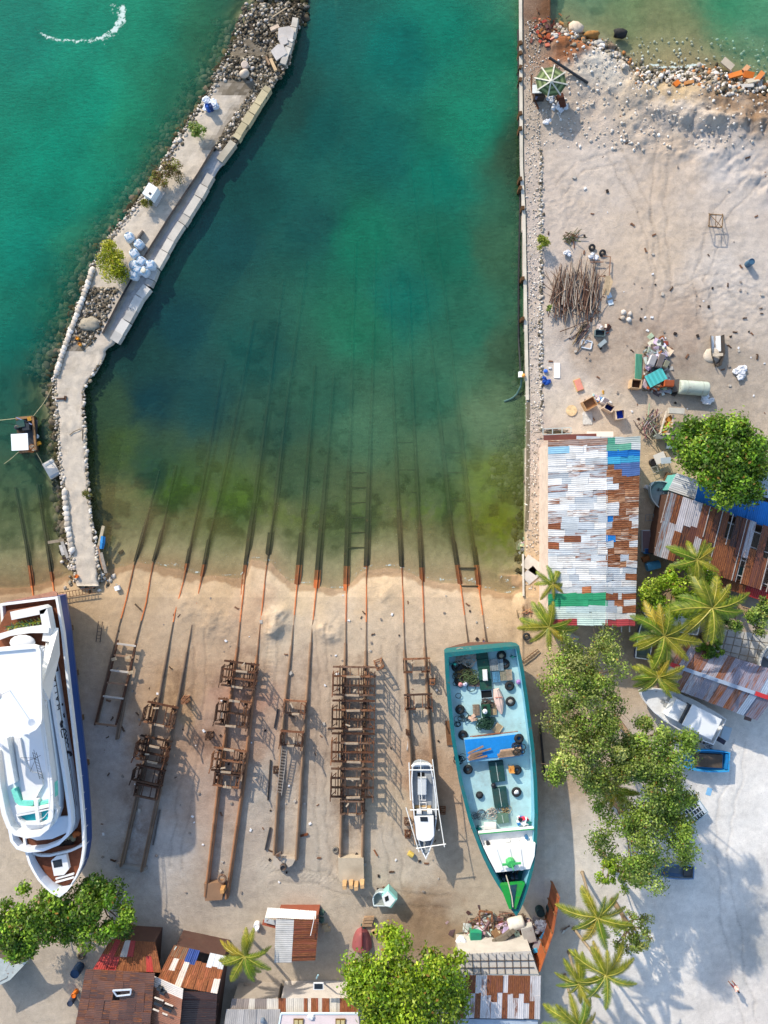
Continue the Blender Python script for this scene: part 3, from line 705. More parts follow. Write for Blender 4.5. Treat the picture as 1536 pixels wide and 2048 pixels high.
    coping('coping', [(597, 40), (592, 70), (583, 100), (571, 132)], 5, 0.55, alb(212, 204, 190), 0.35)
    rb = MB('stone', DARKR[0]); rnd = random.Random(8); pts = []
    for i in range(1300):
        y = rnd.uniform(8, 160); u = rnd.uniform(-0.08, 1.0); pts.append((ji(JL, y) * (1 - u) + ji(JRT, y) * u, y))
    for i in range(900):
        y = rnd.uniform(150, 300); u = rnd.uniform(0.66, 0.97); pts.append((ji(JL, y) * (1 - u) + ji(JRT, y) * u, y))
    for i in range(420):
        y = rnd.uniform(575, 690); u = rnd.uniform(0.08, 0.55); pts.append((ji(JL, y) * (1 - u) + ji(JRT, y) * u, y))
    DK2 = [tuple(v * 0.6 for v in c) for c in DARKR]; rocks(rb, pts, 0.05, 0.19, DARKR + DK2 + CORAL[1:2], 11, 0.02, 0.75, lambda x, y: JZ(x, y) - (0.3 if y < 110 else 0.0))
    rocks(rb, [(rnd.uniform(510, 615), rnd.uniform(-30, 50)) for i in range(360)], 0.12, 0.36, DK2 + WEED, 12, 0.1, 0.75, lambda x, y: -0.75)
    o = rb.build('loose_rubble', t, True); o['kind'] = 'stuff'
breakwater()
# drowned stones beside the walls
def wall_foot():
    mb = MB('stone', WEED[0]); rnd = random.Random(3); pts = []
    for i in range(1900):
        y = rnd.uniform(40, 1120); d = abs(rnd.gauss(0, 1)) * (30 if y < 760 else 7)
        pts.append((ji(JL, y) - d, y))
    for i in range(420):
        y = rnd.uniform(120, 1060); pts.append((ji(JRT, y) + abs(rnd.gauss(0, 4)), y))
    for i in range(420):
        y = rnd.uniform(10, 1150); pts.append((1042 + (y > 600) * 6 - abs(rnd.gauss(0, 11)), y))
    for i in range(160):
        pts.append((rnd.gauss(1015, 14), rnd.gauss(925, 22)))
    rocks(mb, pts, 0.12, 0.42, WEED + DARKR[:2], 5, 0.05, 0.7, lambda x, y: max(-1.35, min(-0.72, gz(x, y))))
    o = mb.build('sunken_stones', None, True); o['kind'] = 'stuff'; tag(o, 'dark weedy stones lying under water along the walls', 'stones')
wall_foot()
def kerb_wall():
    t = MB('concrete', alb(58, 56, 56)); pts = [(430, 292), (398, 345), (340, 432), (290, 512), (240, 600), (206, 666)]
    t.loft([[W(x - 2.6, y, 0.0), W(x - 2.6, y, 0.62), W(x + 1.2, y + 1.5, 0.62), W(x + 1.2, y + 1.5, 0.0)] for x, y in pts], True, True)
    o = t.build('kerb_wall'); tag(o, 'low dark wall running lengthwise along the top of the breakwater', 'low wall')
kerb_wall()
def quay():
    t = thing('quay_wall', 'straight concrete quay wall between the lagoon and the sandy lot', 'quay wall', W(1046, 600, -1))
    pts = [(1040, -30), (1041, 150), (1042, 330), (1047, 430), (1050, 600), (1054, 800), (1053, 1000), (1050, 1060)]
    b = MB('concrete', alb(120, 112, 92)); b.loft([[W(x - 2, y, -3.2), W(x - 1, y, 0.08), W(x + 6, y, 0.08), W(x + 6, y, -3.2)] for x, y in pts]); b.build('wall', t)
    c = MB('concrete', alb(222, 212, 192)); c.loft([[W(x - 2.5, y, 0.082), W(x - 2.5, y, 0.22), W(x + 4, y, 0.22), W(x + 4, y, 0.082)] for x, y in pts[:6]], True, True); c.build('cap', t)
    rnd = random.Random(2)
    for y in (92, 112, 140, 165, 232, 262, 362, 380, 420, 560, 640): w = MB('wood', alb(96, 70, 46)); w.box(W(1039 + (y > 400) * 5, y, -0.1), (0.3, 0.35, 1.2), rnd.uniform(-.3, .3)); w.build('fender_post', t)
    g = MB('stone', CORAL[0]); pts = [(rnd.uniform(1050, 1082), rnd.uniform(40, 1180)) for i in range(1500)]
    rocks(g, pts, 0.03, 0.085, CORAL + DARKR[2:3], 4, 0.01, 0.7, lambda x, y: 0.05)
    o = g.build('gravel_strip', None, True); o['kind'] = 'stuff'; tag(o, 'pale coral gravel packed along the top of the quay', 'gravel')
    b = MB('stone', CORAL[1]); pts = [(rnd.gauss(1082, 2), rnd.uniform(300, 860)) for i in range(420)]
    rocks(b, pts, 0.06, 0.16, CORAL + DARKR[:3], 14, 0.02, 0.7, lambda x, y: 0.05); o = b.build('rubble_row', None, True); o['kind'] = 'stuff'; tag(o, 'row of small rubble between the quay gravel and the lot', 'rubble')
    m = MB('concrete', alb(228, 222, 208)); m.loft([[W(x - 2, y, -1), W(x - 2, y, 0.25), W(x + 2, y, 0.25), W(x + 2, y, -1)] for x, y in [(1046, 1108), (1047, 1192)]], True, True)
    tag(m.build('edge_slab'), 'short white concrete edge standing at the landward end of the quay', 'concrete edge')
quay()
# ------------------------------------------------------------------ slipway rails
def rail_z(py, px=700):
    g = gz(px, py)
    inl = np.interp(py, [1150, 1200, 1230, 1260, 1300, 1400, 1500, 1700, 1900], [-0.58, -0.40, -0.19, -0.06, 0.09, 0.33, 0.52, 0.75, 0.8])
    if py < 1175: return float(max(g + 0.09 if py > 1125 else -9, min(-0.76 + 0.24 * np.clip((py - 1085) / 70, 0, 1), g + 0.18 + 0.14 * np.clip((py - 1060) / 100, 0, 1))))
    return float(max(inl, g + 0.10))
def rail_part(name, poly, parent, wb=0.46, inlandcol=None, sink=0.0):
    pts = []
    for a, b in zip(poly, poly[1:]):
        n = max(2, int(abs(b[1] - a[1]) / 18))
        pts += [(a[0] + (b[0] - a[0]) * i / n, a[1] + (b[1] - a[1]) * i / n) for i in range(n)]
    pts.append(poly[-1])
    m = MB('old_paint', (0.1, 0.1, 0.1)); rings = []; cols = []
    for x, y in pts:
        z = rail_z(y, x) - sink
        wv = wb * (0.55 if y < 780 else (0.55 + 0.5 * min(1, (y - 780) / 280))); sh = 0.5 - 0.3 * min(1, max(0, (y - 1165) / 60)) if y < 1260 else 0.5
        if y > 1230: wv = 0.34
        h = 0.45 if y < 1260 else max(0.45, z + 0.1)
        a = W(x, y, z); rings.append([a + Vector((-wv / 2, 0, -h)), a + Vector((-wv * sh, 0, -0.16)), a + Vector((-0.05, 0, -0.15)), a + Vector((-0.05, 0, 0)), a + Vector((0.05, 0, 0)), a + Vector((0.05, 0, -0.15)), a + Vector((wv * sh, 0, -0.16)), a + Vector((wv / 2, 0, -h))])
        dk = alb(52, 46, 26); og = alb(186, 104, 52); gr = inlandcol or alb(150, 122, 98)
        if y < 1125: c = dk if y > 1000 else alb(74, 70, 46)
        elif y < 1160: c = tuple(u * 0.6 + v * 0.4 for u, v in zip(dk, og))
        elif y < 1230: c = og
        else: c = gr
        cols.append(c)
    o = len(m.v); n = 8; rnd = random.Random(int(poly[0][0]))
    for r in rings: m.v.extend(T3(p) for p in r)
    for i in range(len(rings) - 1):
        k = rnd.uniform(0.85, 1.15)
        for j in range(7):
            c = cols[i]
            if 2 <= j <= 4: c = tuple(v * 0.55 for v in c) if pts[i][1] > 1235 else tuple(v * 1.25 for v in c)
            m.col = tuple(v * k for v in c); m.face((o + i * n + j, o + i * n + j + 1, o + (i + 1) * n + j + 1, o + (i + 1) * n + j)[::-1])
    return m.build(name, parent)
TR = {}
def make_tracks():
    for k, (l, r, lab) in TRK.items():
        t = thing('slipway_track', lab, 'rail track', W(l[-1][0], l[-1][1]), 'slipway rail tracks running into the water')
        ic = alb(168, 138, 110) if k in 'efg' else (alb(176, 128, 92) if k == 'd' else alb(140, 118, 98))
        wide = 0.62 if k in 'def' else (0.5 if k in 'gh' else 0.42)
        rail_part('rail', l, t, wide, ic); rail_part('rail', r, t, wide, ic); TR[k] = t
        ties = {'f': [945, 975, 1005, 1035, 1065, 1095], 'g': [840, 885, 940, 985, 1028, 1060], 'h': [905, 945, 1000, 1136, 1172], 'd': [955, 990]}.get(k, [])
        for y in ties:
            m = MB('old_paint', alb(66, 58, 38)); m.beam(W(ji(l, y), y, rail_z(y) - 0.12), W(ji(r, y), y, rail_z(y) - 0.12), 0.12, 0.12); m.build('tie', t)
make_tracks()
# ------------------------------------------------------------------ end blocks
def blockthing(name, lab, poly, z, col, extra=None):
    t = thing(name, lab, 'concrete block', W(poly[0][0], poly[0][1]))
    m = MB('concrete', col); P = [tuple(W(x, y, z)[:2]) for x, y in poly]; m.prism(P, -0.2, z); m.build('slab', t)
    if extra: extra(t)
    return t
def wedges(t, pts, z, h, col):
    for x, y in pts:
        m = MB('concrete', col); a = W(x, y, z); m.box(a + Vector((0, 0, h / 2)), (0.42, 0.42, h), 0.1, None, 0.85); m.build('bollard', t)
blockthing('winch_block', 'flat concrete block with three tan posts at the end of the largest cradle row', [(676, 1716), (727, 1716), (728, 1755), (722, 1768), (690, 1772), (678, 1760)], 0.82, alb(192, 178, 155), lambda t: wedges(t, [(690, 1764), (703, 1763), (713, 1766), (725, 1762)], 0.82, 1.1, alb(206, 168, 122)))
def winch(t):
    m = MB('rusty_steel', (0.12, 0.11, 0.10)); c = W(567, 1733, 0.85); m.lathe(c, [(0.35, 0), (0.3, 0.35), (0.25, 0.35), (0.25, 0.15)], 12); m.build('drum', t)
    m = MB('rusty_steel', (0.15, 0.12, 0.10)); m.beam(W(552, 1712, 1.0), W(563, 1706, 1.0), 0.25, 0.4); m.tube([W(552, 1712, 1.1), W(560, 1722, 1.2), W(566, 1712, 1.1)], 0.06); m.build('lever', t)
blockthing('winch_block', 'six sided concrete block with a dark winch drum on it', [(547, 1712), (590, 1720), (585, 1730), (572, 1738), (556, 1738), (546, 1730)], 0.8, alb(188, 176, 160), winch)
def winch2(t):
    m = MB('rusty_steel', (0.2, 0.13, 0.09)); m.torus(W(444, 1757, 0.9), 0.35, 0.12); m.build('coil', t)
    wedges(t, [(448, 1774)], 0.7, 0.9, alb(200, 150, 95))
blockthing('winch_block', 'brown stained concrete end block below the girder track', [(408, 1768), (448, 1764), (444, 1800), (410, 1802)], 0.7, alb(150, 118, 92), winch2)
blockthing('winch_block', 'shaded end beam of the track beside the yacht', [(232, 1728), (292, 1736), (292, 1742), (231, 1736)], 0.5, alb(150, 146, 140))
# ------------------------------------------------------------------ cradles
RUST = [alb(112, 76, 56), alb(84, 60, 48), alb(150, 106, 78), alb(74, 58, 50), alb(116, 92, 76), alb(64, 50, 42)]
def cradle(x, y, w, l, ang, lab, z0=None, beams=3, longs=4, sideL=0.0, sideR=0.0, seed=0, planks=True, dark=1.0, bx=1.0):
    """x, y: plan centre; w, l: size in metres; ang: track heading in degrees"""
    rnd = random.Random(seed)
    z = (rail_z(y) if z0 is None else z0)
    c = W(x, y, z); t = thing('boat_cradle', lab, 'boat cradle', c, 'rusty steel boat cradles standing on the slipway rails')
    M = Matrix.Rotation(R(ang), 3, 'Z')
    def L(a, b, h): return c + M @ Vector((a, b, h))
    def rc(): k = rnd.uniform(0.75, 1.25) * dark; return tuple(v * k for v in rnd.choice(RUST))
    H = 0.62
    for i in range(beams):                       # cross beams
        b = -l / 2 + l * i / (beams - 1); m = MB('rusty_steel', rc())
        m.ibeam(L(-w / 2, b, H), L(w / 2, b, H), 0.15 * bx, 0.24)
        if planks and i % 2 == 0: m.use('wood', alb(176, 156, 132)); m.box(L(rnd.uniform(-.2, .2), b, H + 0.17), (w * 0.32, 0.2, 0.09), R(ang) + rnd.uniform(-.05, .05))
        m.build('cross_beam', t)
    g = 1.05
    for s in (-1, 1):
        for k in range(max(1, longs // 2)):
            m = MB('rusty_steel', rc()); a = s * (g - 0.14 + 0.26 * k) if longs > 2 else s * g
            m.ibeam(L(a, -l / 2 - 0.1, H - 0.24), L(a, l / 2 + 0.1, H - 0.24), 0.10, 0.18); m.build('runner', t)
        for b in (-l / 2 + 0.25, l / 2 - 0.25): m = MB('rusty_steel', rc()); m.lathe(L(s * g, b, 0.22), [(0.2, -0.07), (0.2, 0.07)], 10, M @ Matrix.Rotation(R(90), 3, 'Y')); m.build('wheel', t)
        for off in (0.42, 0.72):
            if w / 2 > g + off - 0.4:
                m = MB('rusty_steel', rc()); a = s * min(off, w / 2 - 0.3)
                m.beam(L(a, -l / 2, H - 0.02), L(a, -l / 2 + l * rnd.choice((0.33, 1.0, 1.0)), H - 0.02), 0.07, 0.1); m.build('tie_bar', t)
        hgt = sideL if s < 0 else sideR
        if hgt > 0:                              # side frame: two uprights, rungs and braces
            m = MB('rusty_steel', rc()); a = s * (w / 2 - 0.08); a2 = s * (w / 2 - 0.5); b0, b1 = -l * 0.30, l * 0.34
            for b in (b0, b1):
                m.beam(L(a, b, H - 0.1), L(a, b, H + hgt), 0.085, 0.085, (0, 1, 0)); m.beam(L(a2, b, H), L(a, b, H + hgt * 0.85), 0.06, 0.06, (0, 1, 0)); m.beam(L(a2, b, H - 0.1), L(a2, b, H + hgt * 0.5), 0.08, 0.08, (0, 1, 0))
            for q in (0.02, 0.36, 0.68, 0.98): m.beam(L(a, b0, H + hgt * q), L(a, b1, H + hgt * q), 0.07, 0.07)
            m.beam(L(a2, b0, H + hgt * .5), L(a2, b1, H + hgt * .5), 0.07, 0.07)
            nb = 3
            for i in range(nb):
                u0 = b0 + (b1 - b0) * i / nb; u1 = b0 + (b1 - b0) * (i + 1) / nb
                m.beam(L(a, u0, H + hgt * 0.36), L(a, u1, H + hgt * 0.68), 0.045, 0.045); m.beam(L(a, u1, H), L(a, u1, H + hgt), 0.05, 0.05, (0, 1, 0))
            m.beam(L(a, b0, H + hgt), L(a, b0 - 0.35, H + hgt * 0.9 + 0.4), 0.1, 0.1)
            m.build('side_frame', t)
        else:
            m = MB('rusty_steel', rc()); a = s * (w / 2 - 0.06); m.beam(L(a, -l / 2, H), L(a, l / 2, H), 0.1, 0.12); m.build('end_rail', t)
    if planks:
        m = MB('wood', alb(190, 172, 148)); 
        m.box(L(rnd.uniform(-w / 3, w / 3), rnd.uniform(-l / 2, l / 2), H + 0.2), (0.12, rnd.uniform(.3, .6), 0.1), rnd.uniform(0, 3)); m.build('wood_block', t)
    return t
for i, (y, lab) in enumerate([(1359, 'wide rusty cradle nearest the water in the largest row of cradles'), (1426, 'second wide rusty cradle from the water in the largest row'), (1491, 'third wide rusty cradle from the water in the largest row'), (1561, 'wide rusty cradle next to the small one at the landward end of the largest row')]):
    cradle(709 - i * 1.2, y, 4.25, 2.75, -0.8, lab, None, 4, 6, 1.5, 1.7, 40 + i)
cradle(705, 1610, 2.3, 1.25, -0.8, 'smallest rusty cradle, closing the landward end of the largest row', None, 2, 4, 0, 0, 51)
cradle(483, 1347, 3.5, 2.4, -7.5, 'large brown cradle nearest the water on the girder track', None, 4, 4, 1.4, 1.7, 60, True, 0.8)
cradle(470, 1423, 3.4, 2.5, -7.5, 'second brown cradle from the water on the girder track, ladder like sides', None, 3, 4, 1.0, 1.3, 61, True, 0.75)
cradle(461, 1517, 3.3, 2.2, -7.5, 'third brown cradle from the water on the girder track', None, 3, 4, 1.0, 1.3, 62, True, 0.75)
cradle(456, 1556, 2.6, 1.2, -7.5, 'small brown open cradle at the landward end of the girder track', None, 2, 4, 0, 0, 63, True, 0.9)
cradle(326, 1426, 3.1, 2.0, -12, 'sunlit cradle nearest the water beside the yacht shadow', None, 2, 4, 1.2, 1.5, 70, True, 0.8)
cradle(312, 1496, 3.2, 2.3, -12, 'half shaded cradle, second from the water beside the yacht', None, 4, 4, 1.3, 1.5, 71, True, 0.7)
cradle(303, 1546, 3.0, 1.5, -12, 'shaded cradle, third from the water beside the yacht', None, 2, 4, 1.0, 1.0, 72, False, 0.7)
cradle(297, 1578, 2.4, 1.2, -12, 'last thin cradle in the yacht shadow, farthest from the water', None, 2, 4, 0, 0, 73, False, 0.8)
cradle(591, 1411, 2.3, 1.25, -4, 'orange rust cradle nearest the water on the track with the ladder', None, 2, 2, 0.7, 1.0, 80, True, 1.3)
cradle(585, 1473, 2.3, 1.35, -4, 'orange rust cradle touching the leaning ladder', None, 2, 2, 0.8, 0.9, 81, True, 1.3)
cradle(833, 1328, 2.7, 1.3, 2, 'light rusty cradle with a plank seat nearest the water behind the small grey boat', None, 2, 2, 0, 0.7, 90, True, 1.15)
cradle(836, 1400, 2.8, 1.4, 2, 'light rusty cradle with hanging plate closer to the small grey boat', None, 2, 2, 0.5, 0.8, 91, True, 1.2)
def long_frame():
    t = thing('boat_cradle', 'long low ladder shaped cradle frame in the shadow right beside the yacht', 'boat cradle', W(238, 1370), 'rusty steel boat cradles standing on the slipway rails')
    l = [(236, 1280), (224, 1330), (190, 1450)]; r = [(272, 1288), (258, 1350), (232, 1450)]
    for i, y in enumerate((1287, 1310, 1340, 1365, 1392, 1447)):
        m = MB('old_paint', alb(190, 182, 172) if i in (0, 2, 4) else alb(140, 112, 90)); m.beam(W(ji(l, y), y, 0.62), W(ji(r, y), y + 5, 0.62), 0.16, 0.18); m.build('cross_beam', t)
    for p in (l, r):
        m = MB('rusty_steel', RUST[1])
        for a, b in zip(p, p[1:]): m.beam(W(*a, 0.5), W(*b, 0.5), 0.16, 0.22)
        m.build('runner', t)
    for x, y in ((228, 1318), (262, 1345), (255, 1315)):
        m = MB('wood', alb(180, 160, 132)); m.box(W(x, y, 0.75), (0.5, 0.3, 0.1), 0.3); m.build('wood_block', t)
long_frame()
def trestle(x, y, h, lab, ang=0, w=0.55):
    t = MB('rusty_steel', random.Random(x).choice(RUST)); c = W(x, y, gz(x, y)); M = Matrix.Rotation(R(ang), 3, 'Z')
    def L(a, b, q): return c + M @ Vector((a, b, q))
    cs = [(-w / 2, -w / 2), (w / 2, -w / 2), (w / 2, w / 2), (-w / 2, w / 2)]
    for a, b in cs: t.beam(L(a, b, 0), L(a * 0.7, b * 0.7, h), 0.09, 0.09, (0, 1, 0))
    for q in (0.08, 0.5, 1.0):
        k = 1 - 0.3 * q
        for i in range(4):
            a, b = cs[i]; a2, b2 = cs[(i + 1) % 4]; t.beam(L(a * k, b * k, h * q), L(a2 * k, b2 * k, h * q), 0.07, 0.07)
    t.beam(L(-w / 2, -w / 2, 0), L(w / 2 * .85, -w / 2 * .85, h * .5), 0.06, 0.06)
    tag(t.build('steel_trestle'), lab, 'steel trestle', 'small steel trestles left standing on the slipway')
for a in ((421, 1468, 1.3, 'small steel trestle left of the girder track cradles'), (374, 1397, 1.3, 'small steel trestle above the shaded cradles'), (758, 1326, 1.7, 'tall steel trestle at the corner of the largest cradle row', 20, 0.8), (816, 1462, 0.9, 'low trestle of pale rods left of the rails to the grey boat', 4, 0.4), (553, 1538, 0.7, 'squat dark trestle next to the ladder track'), (864, 1362, 0.8, 'small trestle on the right rail above the grey boat'), (814, 1640, 0.8, 'black engine like trestle left of the grey boat bow'), (815, 1665, 0.8, 'second black trestle left of the grey boat bow'), (885, 1618, 0.8, 'dark trestle in the shade right of the grey boat')): trestle(*a)
def ladder(p, q, w, lab, col, group=None, rung=0.3):
    m = MB('old_paint', col); p = Vector(p); q = Vector(q); d = (q - p); L = d.length; d.normalize(); s = d.cross(Vector((0, 0, 1))).normalized() * w / 2
    for k in (-1, 1): m.beam(p + s * k, q + s * k, 0.06, 0.08)
    n = int(L / rung)
    for i in range(1, n): a = p + d * (L * i / n); m.beam(a - s, a + s, 0.045, 0.045)
    tag(m.build('ladder'), lab, 'ladder', 'ladders lying about the slipway')
ladder(W(570, 1488, 0.9), W(558, 1590, 0.65), 0.5, 'pale metal ladder lying along the left rail below the orange cradles', alb(170, 160, 148))
ladder(W(114, 1192, 0.15), W(190, 1180, 0.1), 0.55, 'brown ladder lying flat from the yacht stern towards the breakwater', alb(110, 76, 50))
ladder(W(201, 1243, 0.25), W(196, 1284, 0.25), 0.4, 'short dark ladder lying on the sand between yacht and rails', alb(90, 80, 70))
ladder(W(1045, 1325, 0.1), W(1078, 1300, 0.1), 0.3, 'thin brown ladder on the sand right of the cargo boat stern', alb(120, 95, 70))
# ------------------------------------------------------------------ boats
WHITE = (0.74, 0.74, 0.72)
def slab(t, name, poly, z0, z1, col, mat='paint', bottom=False, zr=None):
    m = MB(mat, col); m.prism([tuple(W(x, y, z1 if zr is None else zr)[:2]) for x, y in poly], z0, z1, True, bottom); return m.build(name, t)
def rim(t, name, poly, z0, z1, wd, col, mat='paint', closed=True, zr=None):
    """upright coaming of thickness wd following poly (survey points read at z1)"""
    m = MB(mat, col); pts = [W(x, y, z1 if zr is None else zr) for x, y in poly]; n = len(pts)
    c = sum((p for p in pts), Vector()) / n; rings = []
    for i in range(n):
        a = pts[(i - 1) % n] if (closed or i > 0) else pts[i]; b = pts[(i + 1) % n] if (closed or i < n - 1) else pts[i]
        d = (b - a); d.z = 0; d.normalize(); nn = Vector((-d.y, d.x, 0))
        if nn.dot(c - pts[i]) < 0: nn = -nn
        p = pts[i]; q = p + nn * wd
        rings.append([Vector((p.x, p.y, z0)), Vector((p.x, p.y, z1)), Vector((q.x, q.y, z1)), Vector((q.x, q.y, z0))])
    if closed: rings.append(rings[0])
    m.loft(rings, not closed, not closed); return m.build(name, t)
def hull(t, right, left, zg, prof, cap, deckz, deckcol, capcol, bowrise=0.0, sternrise=0.0, N=30, mat='paint', deckmat='paint', deck=True, sides=None):
    Rp = chord([W(x, y, zg) for x, y in right], N); Lp = chord([W(x, y, zg) for x, y in left], N)
    st = (Rp[0] + Lp[0]) / 2; bow = Rp[-1]; ax = (bow - st); Ln = ax.length; ax.normalize(); pe = Vector((-ax.y, ax.x, 0))
    def ST(p): d = p - st; return d.dot(ax), d.dot(pe)
    def shr(s): u = max(0, min(1, s / Ln)); return bowrise * u ** 3 + sternrise * (1 - u) ** 3
    def ring(z, k, pull, inset=0.0, flat=False):
        out = []
        for side in (Rp, Lp[::-1][1:]):
            for p in side:
                s, q = ST(p); q = q * k
                if inset: q = math.copysign(max(0.0, abs(q) - inset), q); s2 = s
                s2 = min(s, Ln) - pull * (max(0, s) / Ln) ** 4
                if inset: s2 = max(inset, min(s2, Ln - inset * 2.0))
                out.append(st + ax * s2 + pe * q + Vector((0, 0, z - zg + (0 if flat else shr(s)))))
        return out
    m = MB(mat, capcol)
    for (z0, k0, pl0, c), (z1, k1, pl1, _) in zip(prof, prof[1:]):
        m.col = c; m.loft([ring(z0, k0, pl0), ring(z1, k1, pl1)])
    m.col = prof[0][3]; b = ring(prof[0][0], prof[0][1], prof[0][2]); m.add(b, [tuple(range(len(b)))[::-1]])
    m.build('hull', t)
    top = prof[-1]; g = MB(mat, capcol)
    o0 = ring(zg, top[1], 0); o1 = ring(zg + 0.06, top[1], 0); i1 = ring(zg + 0.06, top[1], 0, cap); i0 = ring(deckz, top[1], 0, cap, True)
    g.loft([o0, o1, i1]); g.col = deckcol if sides is None else sides; g.loft([i1, i0]); g.build('gunwale', t)
    if deck:
        d = MB(deckmat, deckcol); i0 = ring(deckz, top[1], 0, cap * 0.6, True); n = len(i0)
        h = N; 
        for i in range(N - 1):
            a, b_ = i0[i], i0[i + 1]; c, e = i0[n - 1 - i], i0[n - 2 - i] if n - 2 - i >= N - 1 else i0[N - 1]
            d.quad(a, b_, e, c)
        d.build('deck', t)
    return st, ax, pe, Ln
def text_part(s, loc, size, rot, col, parent, name='lettering', ext=0.01):
    cu = bpy.data.curves.new(name, 'FONT'); cu.body = s; cu.size = size; cu.extrude = ext; cu.align_x = 'CENTER'; cu.align_y = 'CENTER'
    m, nt = newmat('lettering_paint'); q = NT(nt); n = q.noise(3.0, 2, 0.5, q.pos()); q.out(q.principled(q.mix(n, col, tuple(v * 1.3 + 0.005 for v in col)), 0.5)); cu.materials.append(m)
    tmp = bpy.data.objects.new('tmp', cu); COL.objects.link(tmp); bpy.context.view_layer.update()
    me = bpy.data.meshes.new_from_object(tmp.evaluated_get(bpy.context.evaluated_depsgraph_get())); bpy.data.objects.remove(tmp); bpy.data.curves.remove(cu)
    o = bpy.data.objects.new(name, me); COL.objects.link(o); o.parent = parent; o.location = Vector(loc) - parent.location; o.rotation_euler = rot; return o
# ------------------------------------------------------------------ the yacht
def yacht():
    t = thing('motor_yacht', 'big white motor yacht with dark blue hull and brown decks propped up on the slipway', 'yacht', W(90, 1480))
    right = [(112, 1194), (125, 1265), (139, 1380), (152, 1480), (164, 1570), (172, 1645), (175, 1690), (171, 1722), (160, 1750), (145, 1771), (128, 1784)]
    left = [(-4, 1208), (2, 1260), (12, 1340), (24, 1450), (34, 1540), (42, 1600), (48, 1655), (55, 1695), (66, 1726), (84, 1752), (106, 1774), (128, 1784)]
    BL = lin((28, 66, 126)); TK = lin((122, 74, 52)); TKD = lin((100, 62, 46)); RED = lin((150, 96, 88))
    hull(t, right, left, 5.0, [(0.9, 0.30, 5.0, RED), (1.7, 0.72, 3.4, RED), (2.5, 0.90, 1.4, BL), (3.3, 0.985, 0.12, BL), (4.55, 0.998, 0.0, WHITE), (5.0, 1.0, 0, WHITE)], 0.22, 4.15, TK, WHITE, 0.9, -0.35, 34, 'gelcoat', 'wood', True, lin((214, 222, 232)))
    for s in (1290, 1380, 1470, 1560): kb = MB('wood', alb(120, 92, 66)); kb.box(W(118 + (s - 1380) * 0.12, s - 30, 0.45), (3.6, 0.5, 0.9), R(6)); kb.build('keel_block', t)
    # stern platform
    slab(t, 'stern_platform', [(8, 1204), (60, 1193), (108, 1182), (114, 1186), (116, 1222), (10, 1240)], 3.2, 3.4, lin((176, 128, 104)), 'wood')
    # lower house: walls and walkway deck on its roof
    h1 = [(20, 1222), (88, 1211), (97, 1240), (107, 1290), (119, 1340), (131, 1420), (150, 1540), (160, 1610), (161, 1634), (155, 1654), (137, 1671), (107, 1683), (76, 1686), (54, 1679), (42, 1664), (34, 1620), (22, 1540), (7, 1440), (-6, 1340), (-14, 1250)]
    Z1, Z2, Z3, Z4 = 4.2, 5.3, 6.15, 7.45
    slab(t, 'lower_house', h1[2:-1], 4.0, 5.1, lin((226, 230, 234)), 'gelcoat', False, Z1)
    slab(t, 'upper_deck', h1[2:-1], 5.12, 5.3, TKD, 'wood', True, Z1)
    slab(t, 'forward_roof', [(150, 1630), (150, 1650), (134, 1664), (106, 1676), (76, 1679), (56, 1672), (46, 1660), (40, 1636)], 5.31, 5.5, lin((226, 232, 238)), 'gelcoat', False, 5.3)
    rim(t, 'bulwark', h1[3:19], 5.0, Z3, 0.28, lin((226, 230, 236)), 'gelcoat', False, Z1)
    # aft frame with plants
    rim(t, 'aft_frame', [(20, 1224), (86, 1211), (94, 1216), (103, 1262), (100, 1284)], 5.0, 6.0, 0.75, WHITE, 'gelcoat', False)
    slab(t, 'aft_deck', [(14, 1222), (90, 1210), (100, 1262), (98, 1296), (-10, 1300), (-10, 1270)], 4.0, 5.2, TK, 'wood')
    slab(t, 'aft_band', [(-10, 1270), (30, 1258), (90, 1250), (98, 1256), (97, 1266), (60, 1266), (20, 1272), (-10, 1283)], 5.2, 6.2, WHITE, 'gelcoat')
    pl = MB('leaf', alb(110, 130, 40)); rnd = random.Random(5)
    for i in range(12):
        x = 18 + i * 6.2; y = 1254 - i * 1.2; pl.use('plastic', alb(110, 60, 44)); pl.lathe(W(x, y, 5.2), [(0.14, 0), (0.2, 0.3), (0.16, 0.3)], 8)
        pl.use('leaf')
        for k in range(9):
            pl.col = random.Random(i * 9 + k).choice([alb(120, 140, 40), alb(170, 150, 40), alb(60, 110, 60), alb(70, 120, 110)])
            a = rnd.uniform(0, 6.28); d = Vector((math.cos(a), math.sin(a), 0)); c = W(x, y, 5.55); e = Vector((-d.y, d.x, 0)) * 0.05
            pl.quad(c - e, c + e, c + d * 0.4 + e * .3 + Vector((0, 0, 0.25)), c + d * 0.4 - e * .3 + Vector((0, 0, 0.25)))
    pl.build('pot_plants', t)
    # upper house and flying bridge
    h2 = [(-8, 1296), (60, 1288), (92, 1292), (97, 1330), (104, 1380), (110, 1425), (119, 1490), (126, 1545), (128, 1590), (127, 1615), (119, 1638), (102, 1652), (76, 1656), (52, 1650), (38, 1636), (28, 1610), (18, 1560), (8, 1490), (0, 1430), (-10, 1350)]
    slab(t, 'upper_house', h2, 5.2, 6.6, lin((224, 230, 236)), 'gelcoat', False, Z2)
    rim(t, 'flybridge_coaming', h2[3:18], 6.4, Z4, 0.42, WHITE, 'gelcoat', False, Z2)
    TQ = lin((120, 208, 188)); TQ2 = lin((52, 168, 178))
